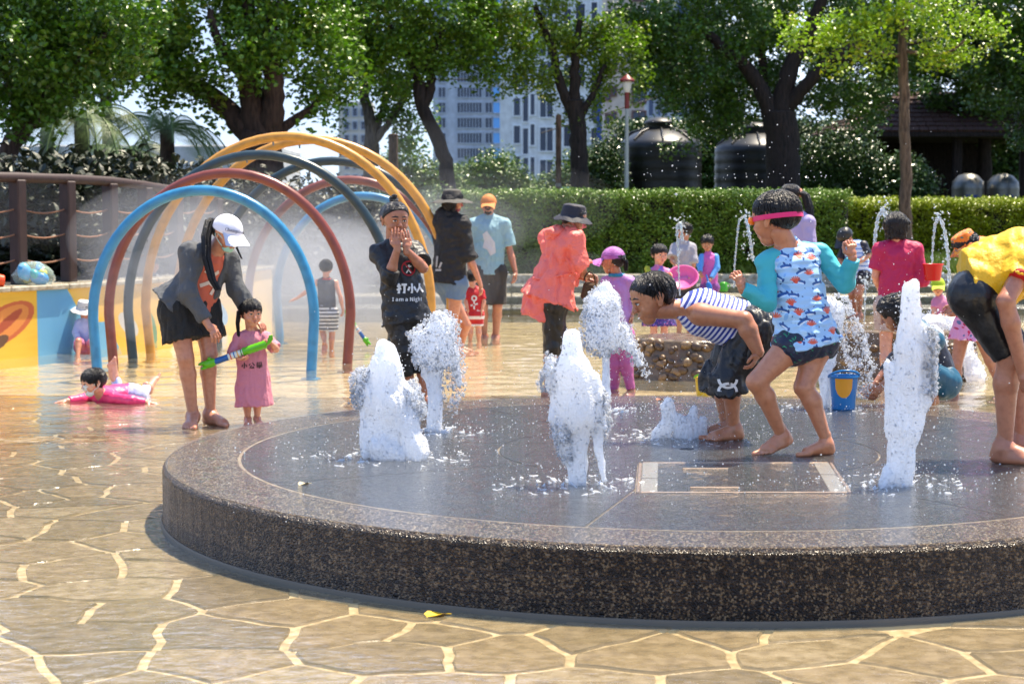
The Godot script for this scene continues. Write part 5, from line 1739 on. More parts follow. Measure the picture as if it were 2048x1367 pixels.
# J: joints in metres from the person's base; P: proportions and head pose
func body_mb(J: Dictionary, P: Dictionary) -> MB:
	var g: float = P.g
	var hh: float = P.hh
	var f := Field.new(P.get("cell", 0.011))
	var side: Vector3 = (J.sl - J.sr).normalized()
	var pc: Vector3 = (J.hl + J.hr) * 0.5
	var sc: Vector3 = (J.sl + J.sr) * 0.5
	var back: Vector3 = side.cross(sc - pc).normalized() * P.get("back", 1.0)
	f.cone(J.hl, J.hr, 0.098 * g, 0.098 * g, 0.05 * g)
	var gt: float = P.get("tg", g)
	var ga: float = P.get("ag", g)
	f.cone(pc, pc.lerp(sc, 0.5), 0.098 * gt, 0.086 * gt, 0.06 * g, side, 1.3)
	f.cone(pc.lerp(sc, 0.45), pc.lerp(sc, 0.88), 0.09 * gt, 0.096 * gt, 0.06 * g, side, 1.35)
	f.cone(J.sl, J.sr, 0.05 * g, 0.05 * g, 0.05 * g)
	var B: Basis = P.B
	f.cone(sc.lerp(J.nk, 0.6), J.hd + B * Vector3(0, -0.22, -0.06) * hh, 0.06 * g, 0.05 * g + 0.035 * hh, 0.04 * g)
	for s in ["l", "r"]:
		var sh: Vector3 = J["s" + s]
		var el: Vector3 = J["e" + s]
		var wr: Vector3 = J["w" + s]
		f.cone(sh, el, 0.047 * ga, 0.038 * ga, 0.03 * g)
		f.cone(el, el.lerp(wr, 0.3), 0.039 * ga, 0.041 * ga, 0.015 * g)
		f.cone(el.lerp(wr, 0.3), wr, 0.041 * ga, 0.026 * ga, 0.015 * g)
		f.cone(sh, J.nk, 0.042 * g, 0.04 * g, 0.03 * g)
		var hp: Vector3 = J["h" + s]
		var kn: Vector3 = J["k" + s]
		var an: Vector3 = J["a" + s]
		f.cone(hp, kn, 0.088 * g, 0.056 * g, 0.04 * g)
		var toe: Vector3 = J["t" + s]
		var fw := (toe - an)
		fw = (fw - (an - kn).normalized() * fw.dot((an - kn).normalized())).normalized()
		var mid := kn.lerp(an, 0.3) - fw * 0.014 * g
		f.cone(kn, mid, 0.055 * g, 0.055 * g, 0.02 * g)
		f.cone(mid, an, 0.055 * g, 0.034 * g, 0.02 * g)
	f.build()
	var mb := MB.new()
	f.into(mb)
	mb.append(head_mb(P.get("head", "child")), Transform3D(B.scaled(Vector3.ONE * hh) if false else Basis(B.x * hh, B.y * hh, B.z * hh), J.hd))
	for s in ["l", "r"]:
		if P.has("hand_" + s):
			var hp: Array = P["hand_" + s] # direction, palm normal, curl, spread
			var y: Vector3 = hp[0].normalized()
			var z: Vector3 = (hp[1] - y * hp[1].dot(y)).normalized()
			var x := y.cross(z)
			if s == "l": x = -x
			var hs: float = P.get("hs", g * 0.95)
			mb.append(hand_mb(hp[2], hp[3] if hp.size() > 3 else 0.12), Transform3D(Basis(x * hs, y * hs, z * hs), J["w" + s]))
		if P.get("feet", true):
			var an: Vector3 = J["a" + s]
			var toe: Vector3 = J["t" + s]
			var kn: Vector3 = J["k" + s]
			var fl: float = P.get("foot", 0.235 * g) / 0.205
			var d: Vector3 = toe - an
			# the line from the ankle to the toe tips slopes down by the foot's own angle
			var z := d.normalized()
			var x := Vector3.UP.cross(z).normalized()
			var y := z.cross(x)
			var tip := atan2(0.062, 0.17)
			var z2 := z.rotated(x, -tip)
			var y2 := z2.cross(x)
			if not P.has("free_" + s): # the sole stands flat on the floor
				z2 = Vector3(d.x, 0, d.z).normalized()
				y2 = Vector3.UP
				an.y = 0.075 * fl
			if s == "l": x = -x
			mb.append(foot_mb(), Transform3D(Basis(x * fl, y2 * fl, z2 * fl), an))
	return mb

func top_field(J: Dictionary, P: Dictionary, C: Dictionary) -> Field:
	var g: float = P.g
	var e: float = C.get("ease", 0.012)
	var gt: float = P.get("tg", g)
	var ga: float = P.get("ag", g)
	var f := Field.new(C.get("cell", P.get("cell", 0.011)))
	var side: Vector3 = (J.sl - J.sr).normalized()
	var pc: Vector3 = (J.hl + J.hr) * 0.5
	var sc: Vector3 = (J.sl + J.sr) * 0.5
	var hem: Vector3 = C.get("hem", pc)
	f.fold_amp = C.get("fold", 0.008) * 0.62
	f.ridged = true
	f.fold_scale = C.get("fold_scale", Vector3(11, 7, 11))
	f.fold_seed = C.get("seed", 3)
	f.cone(pc.lerp(sc, 0.45), hem, 0.092 * gt + e, C.get("hem_r", 0.1 * gt + e * 1.6), 0.05 * g, side, C.get("hem_wide", 1.32), 2)
	f.cone(pc.lerp(sc, 0.4), pc.lerp(sc, 0.88), 0.092 * gt + e, 0.097 * gt + e, 0.05 * g, side, 1.35)
	var w: float = C.get("yoke", 1.0)
	f.cone(sc.lerp(J.sl, w), sc.lerp(J.sr, w), 0.047 * g + e * 0.8, 0.047 * g + e * 0.8, 0.04 * g)
	for s in ["l", "r"]:
		var sh: Vector3 = J["s" + s]
		var el: Vector3 = J["e" + s]
		var wr: Vector3 = J["w" + s]
		f.cone(sc.lerp(sh, w), J.nk, 0.042 * g + e * 0.8, 0.04 * g + e * 0.7, 0.03 * g)
		var t: float = C.get("sleeve_" + s, C.get("sleeve", 0.5))
		var sr: float = C.get("sleeve_r", 1.0)
		if t > 0.0 and t <= 1.0:
			f.cone(sh, sh.lerp(el, t), 0.046 * g + e * 0.8, (0.043 * g + e) * sr, 0.03 * g, Vector3.ZERO, 1.0, 2)
		elif t > 1.0:
			f.cone(sh, el, 0.046 * g + e * 0.8, 0.039 * g + e * 0.8, 0.03 * g)
			f.cone(el, el.lerp(wr, t - 1.0), (0.041 * g + e), (0.03 * g + e) * sr, 0.02 * g, Vector3.ZERO, 1.0, 2)
	for q in C.get("cuts", []): f.cut(q[0], q[1])
	for q in C.get("carves", []): f.carve(q[0], q[1], q[2], q[3], 0.01)
	for q in C.get("extra", []): f.cone(q[0], q[1], q[2], q[3], q[4], q[5] if q.size() > 5 else Vector3.ZERO, q[6] if q.size() > 6 else 1.0, q[7] if q.size() > 7 else 0)
	f.build()
	return f

func legs_field(J: Dictionary, P: Dictionary, C: Dictionary) -> Field:
	var g: float = P.g
	var e: float = C.get("ease", 0.012)
	var f := Field.new(C.get("cell", P.get("cell", 0.011)))
	var side: Vector3 = (J.hl - J.hr).normalized()
	var pc: Vector3 = (J.hl + J.hr) * 0.5
	var sc: Vector3 = (J.sl + J.sr) * 0.5
	f.fold_amp = C.get("fold", 0.006)
	f.ridged = true
	f.fold_scale = C.get("fold_scale", Vector3(9, 6, 9))
	f.fold_seed = C.get("seed", 5)
	f.cone(J.hl, J.hr, 0.1 * g + e, 0.1 * g + e, 0.04 * g)
	f.cone(pc, pc.lerp(sc, C.get("waist", 0.28)), 0.1 * g + e, 0.093 * g + e, 0.04 * g, side, 1.3, 2)
	for s in ["l", "r"]:
		var hp: Vector3 = J["h" + s]
		var kn: Vector3 = J["k" + s]
		var an: Vector3 = J["a" + s]
		var t: float = C.get("leg_" + s, C.get("leg", 0.8))
		var fl: float = C.get("flare", 1.0)
		if t <= 1.0:
			f.cone(hp, hp.lerp(kn, t), 0.09 * g + e, (lerpf(0.088, 0.056, t) * g + e) * fl, 0.03 * g, Vector3.ZERO, 1.0, 2)
		else:
			f.cone(hp, kn, 0.09 * g + e, 0.058 * g + e, 0.03 * g)
			f.cone(kn, kn.lerp(an, t - 1.0), 0.058 * g + e, (lerpf(0.058, 0.036, t - 1.0) * g + e) * fl, 0.02 * g, Vector3.ZERO, 1.0, 2)
	f.build()
	return f

func field_part(called: String, f: Field, m: Material, parent: Node, ud := Vector3.RIGHT, vd := Vector3.UP, label := "") -> MeshInstance3D:
	var mb := MB.new()
	f.into(mb, ud, vd)
	return part(called, mb.mesh(), m, parent, label)

func skin_of(P: Dictionary) -> StandardMaterial3D:
	return skin("skin_" + str(P.get("skin", Color(0.62, 0.42, 0.31))), P.get("skin", Color(0.62, 0.42, 0.31)))

func add_body(o: Node3D, J: Dictionary, P: Dictionary) -> MeshInstance3D:
	P.B = head_basis(P.face, P.get("up", Vector3.UP))
	return part("body", body_mb(J, P).mesh(), skin_of(P), o)

func head_xf(J: Dictionary, P: Dictionary) -> Transform3D:
	var B: Basis = P.B
	return Transform3D(Basis(B.x * P.hh, B.y * P.hh, B.z * P.hh), J.hd)

func on_head(called: String, mb: MB, m: Material, o: Node3D, J: Dictionary, P: Dictionary, label := "") -> MeshInstance3D:
	var q := MB.new()
	q.append(mb, head_xf(J, P))
	return part(called, q.mesh(), m, o, label)

func hair_mat() -> StandardMaterial3D:
	if MATS.has("hair"): return MATS["hair"]
	var m := mat("hair", Color(0.085, 0.07, 0.065), 0.3)
	m.uv1_triplanar = true
	m.uv1_scale = Vector3(14, 3, 3)
	m.heightmap_enabled = true
	m.heightmap_texture = noise_tex("hair_strand", FastNoiseLite.TYPE_SIMPLEX, 0.03, 3)
	m.heightmap_scale = 0.9
	return m

func add_face(o: Node3D, J: Dictionary, P: Dictionary, mouth := true) -> void:
	var white := mat("eye_white", Color(0.85, 0.83, 0.8), 0.25)
	var dark := mat("eye_dark", Color(0.05, 0.035, 0.03), 0.15)
	var lip := mat("lips", Color(0.58, 0.27, 0.24), 0.4)
	for s in [-1.0, 1.0]:
		var e := MB.new()
		e.ball(Vector3(s * 0.135, 0.02, 0.362), Vector3(0.058, 0.026, 0.03), Basis(Vector3.UP, s * 0.25), 12, 8)
		var ew := on_head("eye", e, white, o, J, P)
		var ir := MB.new()
		ir.ball(Vector3(s * 0.132, 0.019, 0.382), Vector3(0.028, 0.024, 0.014), Basis(), 10, 8)
		ir.tube([Vector3(s * 0.075, 0.024, 0.388), Vector3(s * 0.13, 0.05, 0.388), Vector3(s * 0.19, 0.032, 0.366)], [0.006, 0.01, 0.006], 6)
		on_head("iris", ir, dark, ew, J, P)
		var b := MB.new()
		b.tube([Vector3(s * 0.055, 0.118, 0.4), Vector3(s * 0.13, 0.14, 0.394), Vector3(s * 0.225, 0.112, 0.345)], [0.014, 0.018, 0.01], 6)
		on_head("eyebrow", b, hair_mat(), o, J, P)
	if mouth:
		var l := MB.new()
		l.ball(Vector3(0, -0.226, 0.352), Vector3(0.075, 0.018, 0.022), Basis(), 12, 6)
		l.ball(Vector3(0, -0.265, 0.348), Vector3(0.06, 0.022, 0.022), Basis(), 12, 6)
		on_head("lips", l, lip, o, J, P)

func add_hair(o: Node3D, J: Dictionary, P: Dictionary, kind: String) -> MeshInstance3D:
	return on_head("hair", hair_mb(kind), hair_mat(), o, J, P)

# strands hanging along a polyline given in metres
func add_locks(o: Node3D, called: String, pts: Array, r0: float, r1: float, count := 12, sd := 1, m: Material = null) -> void:
	var rg := RandomNumberGenerator.new()
	rg.seed = sd
	var mb := MB.new()
	mb.tube(pts, range(pts.size()).map(func(k): return lerpf(r0, r1, float(k) / (pts.size() - 1)) * 0.62), 8)
	for c in count * 4:
		var a := rg.randf() * TAU
		var q := []
		var rr := []
		var wob := rg.randf_range(0.7, 1.25)
		for k in pts.size():
			var u := float(k) / (pts.size() - 1)
			var off := Vector3(cos(a), 0.15 * rg.randf_range(-1, 1), sin(a)) * lerpf(r0, r1 * 1.3, u) * wob * 0.68
			q.append(pts[k] + off)
			rr.append(lerpf(r0 * 0.13, 0.002, u))
		mb.tube(q, rr, 5)
	part(called, mb.mesh(), m if m else hair_mat(), o)

# hats, in head units
func bucket_hat(o: Node3D, J: Dictionary, P: Dictionary, m: Material, brim := 0.3, droop := 0.16, tilt := 0.0, label := "") -> void:
	var mb := MB.new()
	var rings := []
	var prof := [Vector2(0.001, 0.56), Vector2(0.2, 0.555), Vector2(0.33, 0.52), Vector2(0.37, 0.47), Vector2(0.395, 0.3), Vector2(0.42, 0.14), Vector2(0.44, 0.13), Vector2(0.44 + brim * 0.5, 0.1 - droop * 0.4), Vector2(0.44 + brim, 0.08 - droop), Vector2(0.44 + brim, 0.065 - droop), Vector2(0.43 + brim * 0.5, 0.075 - droop * 0.4), Vector2(0.4, 0.1)]
	var nz := FastNoiseLite.new()
	nz.seed = 4
	nz.frequency = 1.2
	for k in prof.size():
		var a: Vector2 = prof[maxi(k - 1, 0)]
		var b: Vector2 = prof[mini(k + 1, prof.size() - 1)]
		var tg := (b - a).normalized()
		var ring := []
		for j in 37:
			var q := TAU * j / 36.0
			var w := 0.06 * nz.get_noise_2d(cos(q) * 1.5, sin(q) * 1.5) * (1.0 if k > 5 else 0.3)
			ring.append([Vector3(prof[k].x * cos(q) * 0.97, prof[k].y + w, prof[k].x * sin(q) * 1.08 - 0.04), Vector3(-tg.y * cos(q), tg.x, -tg.y * sin(q)).normalized()])
		rings.append(ring)
	mb.strip(rings, false, false)
	var q := MB.new()
	q.append(mb, Transform3D(Basis(Vector3.RIGHT, tilt), Vector3.ZERO))
	on_head("hat", q, m, o, J, P, label)

func baseball_cap(o: Node3D, J: Dictionary, P: Dictionary, m: Material, vm: Material = null, visor := 0.42) -> MeshInstance3D:
	var mb := MB.new()
	var rings := []
	for k in 11:
		var th := PI * 0.5 * k / 10.0
		var ring := []
		for j in 37:
			var q := TAU * j / 36.0
			var seam := 1.0 - 0.012 * pow(absf(cos(q * 3.0)), 12.0)
			var d := Vector3(sin(th) * cos(q) * 0.402 * seam, cos(th) * 0.425 * seam + 0.13, sin(th) * sin(q) * 0.462 * seam - 0.025)
			ring.append([d, Vector3(sin(th) * cos(q) / 0.385, cos(th) / 0.42, sin(th) * sin(q) / 0.435).normalized()])
		rings.append(ring)
	mb.strip(rings, false, false)
	mb.lathe([Vector2(0.402, 0.15), Vector2(0.41, 0.12), Vector2(0.385, 0.09)], 30, Transform3D(Basis.from_scale(Vector3(1, 1, 1.14)), Vector3(0, 0, -0.025)))
	mb.ball(Vector3(0, 0.55, -0.035), Vector3(0.025, 0.015, 0.025), Basis(), 8, 6)
	var cap := on_head("cap", mb, m, o, J, P)
	var vb := MB.new()
	var top := []
	var bot := []
	for k in 7:
		var u := k / 6.0
		var r1 := []
		var r2 := []
		for j in 17:
			var a := lerpf(-1.15, 1.15, j / 16.0)
			var base := Vector3(sin(a) * 0.4, 0.15, cos(a) * 0.462 - 0.025)
			var tip := Vector3(sin(a) * 0.37, 0.12 - 0.13 * pow(absf(a) / 1.15, 2.0), cos(a * 0.75) * 0.462 - 0.025 + visor * sqrt(maxf(0.0, 1.0 - pow(a / 1.2, 2.0))))
			var q := base.lerp(tip, u)
			q.y -= 0.07 * u * u + 0.05 * pow(absf(a), 2.0) * u
			r1.append([q, Vector3(sin(a) * 0.3, 1, 0.2).normalized()])
			r2.append([q - Vector3(0, 0.018, 0), Vector3(-sin(a) * 0.3, -1, -0.2).normalized()])
		top.append(r1)
		bot.append(r2)
	vb.strip(top, false, false)
	vb.strip(bot, false, true)
	on_head("visor", vb, vm if vm else m, cap, J, P)
	return cap

func face_mask(o: Node3D, J: Dictionary, P: Dictionary, m: Material) -> void:
	var f := Field.new(0.022)
	f.cone(Vector3(0, -0.06, 0.13), Vector3(0, -0.3, 0.2), 0.285, 0.165, 0.1, Vector3.RIGHT, 1.1)
	f.cone(Vector3(0, -0.06, 0.36), Vector3(0, -0.12, 0.42), 0.05, 0.06, 0.09)
	f.cut(Vector3(0, 0.96, -0.25), Vector3(0, 0.0, 0.44))
	f.cut(Vector3(0, 0.25, -1), Vector3(0, -0.1, 0.16))
	f.fold_amp = 0.012
	f.fold_scale = Vector3(2, 14, 2)
	f.build()
	var mb := MB.new()
	f.into(mb)
	for s in [-1.0, 1.0]:
		mb.tube([Vector3(s * 0.29, -0.06, 0.2), Vector3(s * 0.36, 0.03, 0.0), Vector3(s * 0.36, -0.02, -0.09)], [0.012, 0.01, 0.01], 5)
		mb.tube([Vector3(s * 0.26, -0.26, 0.2), Vector3(s * 0.34, -0.14, 0.04), Vector3(s * 0.36, -0.04, -0.08)], [0.012, 0.01, 0.01], 5)
	on_head("face_mask", mb, m, o, J, P)

# flat print on cloth: a polygon sheet laid on the field's surface. strokes: arrays of Vector2 polylines in metres; placed by xf (x right, y up, z out of the cloth)
func print_on(called: String, f: Field, strokes: Array, width: float, xf: Transform3D, m: Material, parent: Node, lift := 0.004) -> void:
	var mb := MB.new()
	for st in strokes:
		var pts := []
		for k in st.size() - 1:
			var a: Vector2 = st[k]
			var b: Vector2 = st[k + 1]
			var steps := maxi(1, int(a.distance_to(b) / 0.012))
			for j in steps: pts.append(a.lerp(b, float(j) / steps))
		pts.append(st[st.size() - 1])
		var l := []
		var r := []
		for k in pts.size():
			var d: Vector2 = (pts[mini(k + 1, pts.size() - 1)] - pts[maxi(k - 1, 0)]).normalized()
			var nn := Vector2(-d.y, d.x) * width * 0.5
			l.append(_onto(f, xf, pts[k] + nn, lift))
			r.append(_onto(f, xf, pts[k] - nn, lift))
		for k in pts.size() - 1: mb.quad(l[k], l[k + 1], r[k + 1], r[k])
	part(called, mb.mesh(), m, parent)

func _onto(f: Field, xf: Transform3D, q: Vector2, lift: float) -> Vector3:
	var dir := -xf.basis.z.normalized()
	var s := xf * Vector3(q.x, q.y, 0.14)
	for k in 40:
		var d := minf(f.at(s), 0.03)
		if d < 0.0015: break
		s += dir * maxf(d * 0.8, 0.002)
	return s - dir * lift

func fill_on(called: String, f: Field, poly: PackedVector2Array, xf: Transform3D, m: Material, parent: Node, lift := 0.003) -> void:
	var mb := MB.new()
	var lo := poly[0]
	var hi := poly[0]
	for q in poly:
		lo = lo.min(q)
		hi = hi.max(q)
	var st := 0.012
	# clip the polygon against a grid so that the sheet bends with the cloth
	var y := lo.y
	while y < hi.y:
		var x := lo.x
		while x < hi.x:
			var cell := PackedVector2Array([Vector2(x, y), Vector2(x + st, y), Vector2(x + st, y + st), Vector2(x, y + st)])
			for piece in Geometry2D.intersect_polygons(poly, cell):
				var tr := Geometry2D.triangulate_polygon(piece)
				for k in range(0, tr.size(), 3):
					var a := _onto(f, xf, piece[tr[k]], lift)
					var b := _onto(f, xf, piece[tr[k + 1]], lift)
					var c := _onto(f, xf, piece[tr[k + 2]], lift)
					if (c - a).cross(b - a).dot(xf.basis.z) > 0: mb.tri(a, b, c)
					else: mb.tri(a, c, b)
			x += st
		y += st
	part(called, mb.mesh(), m, parent)

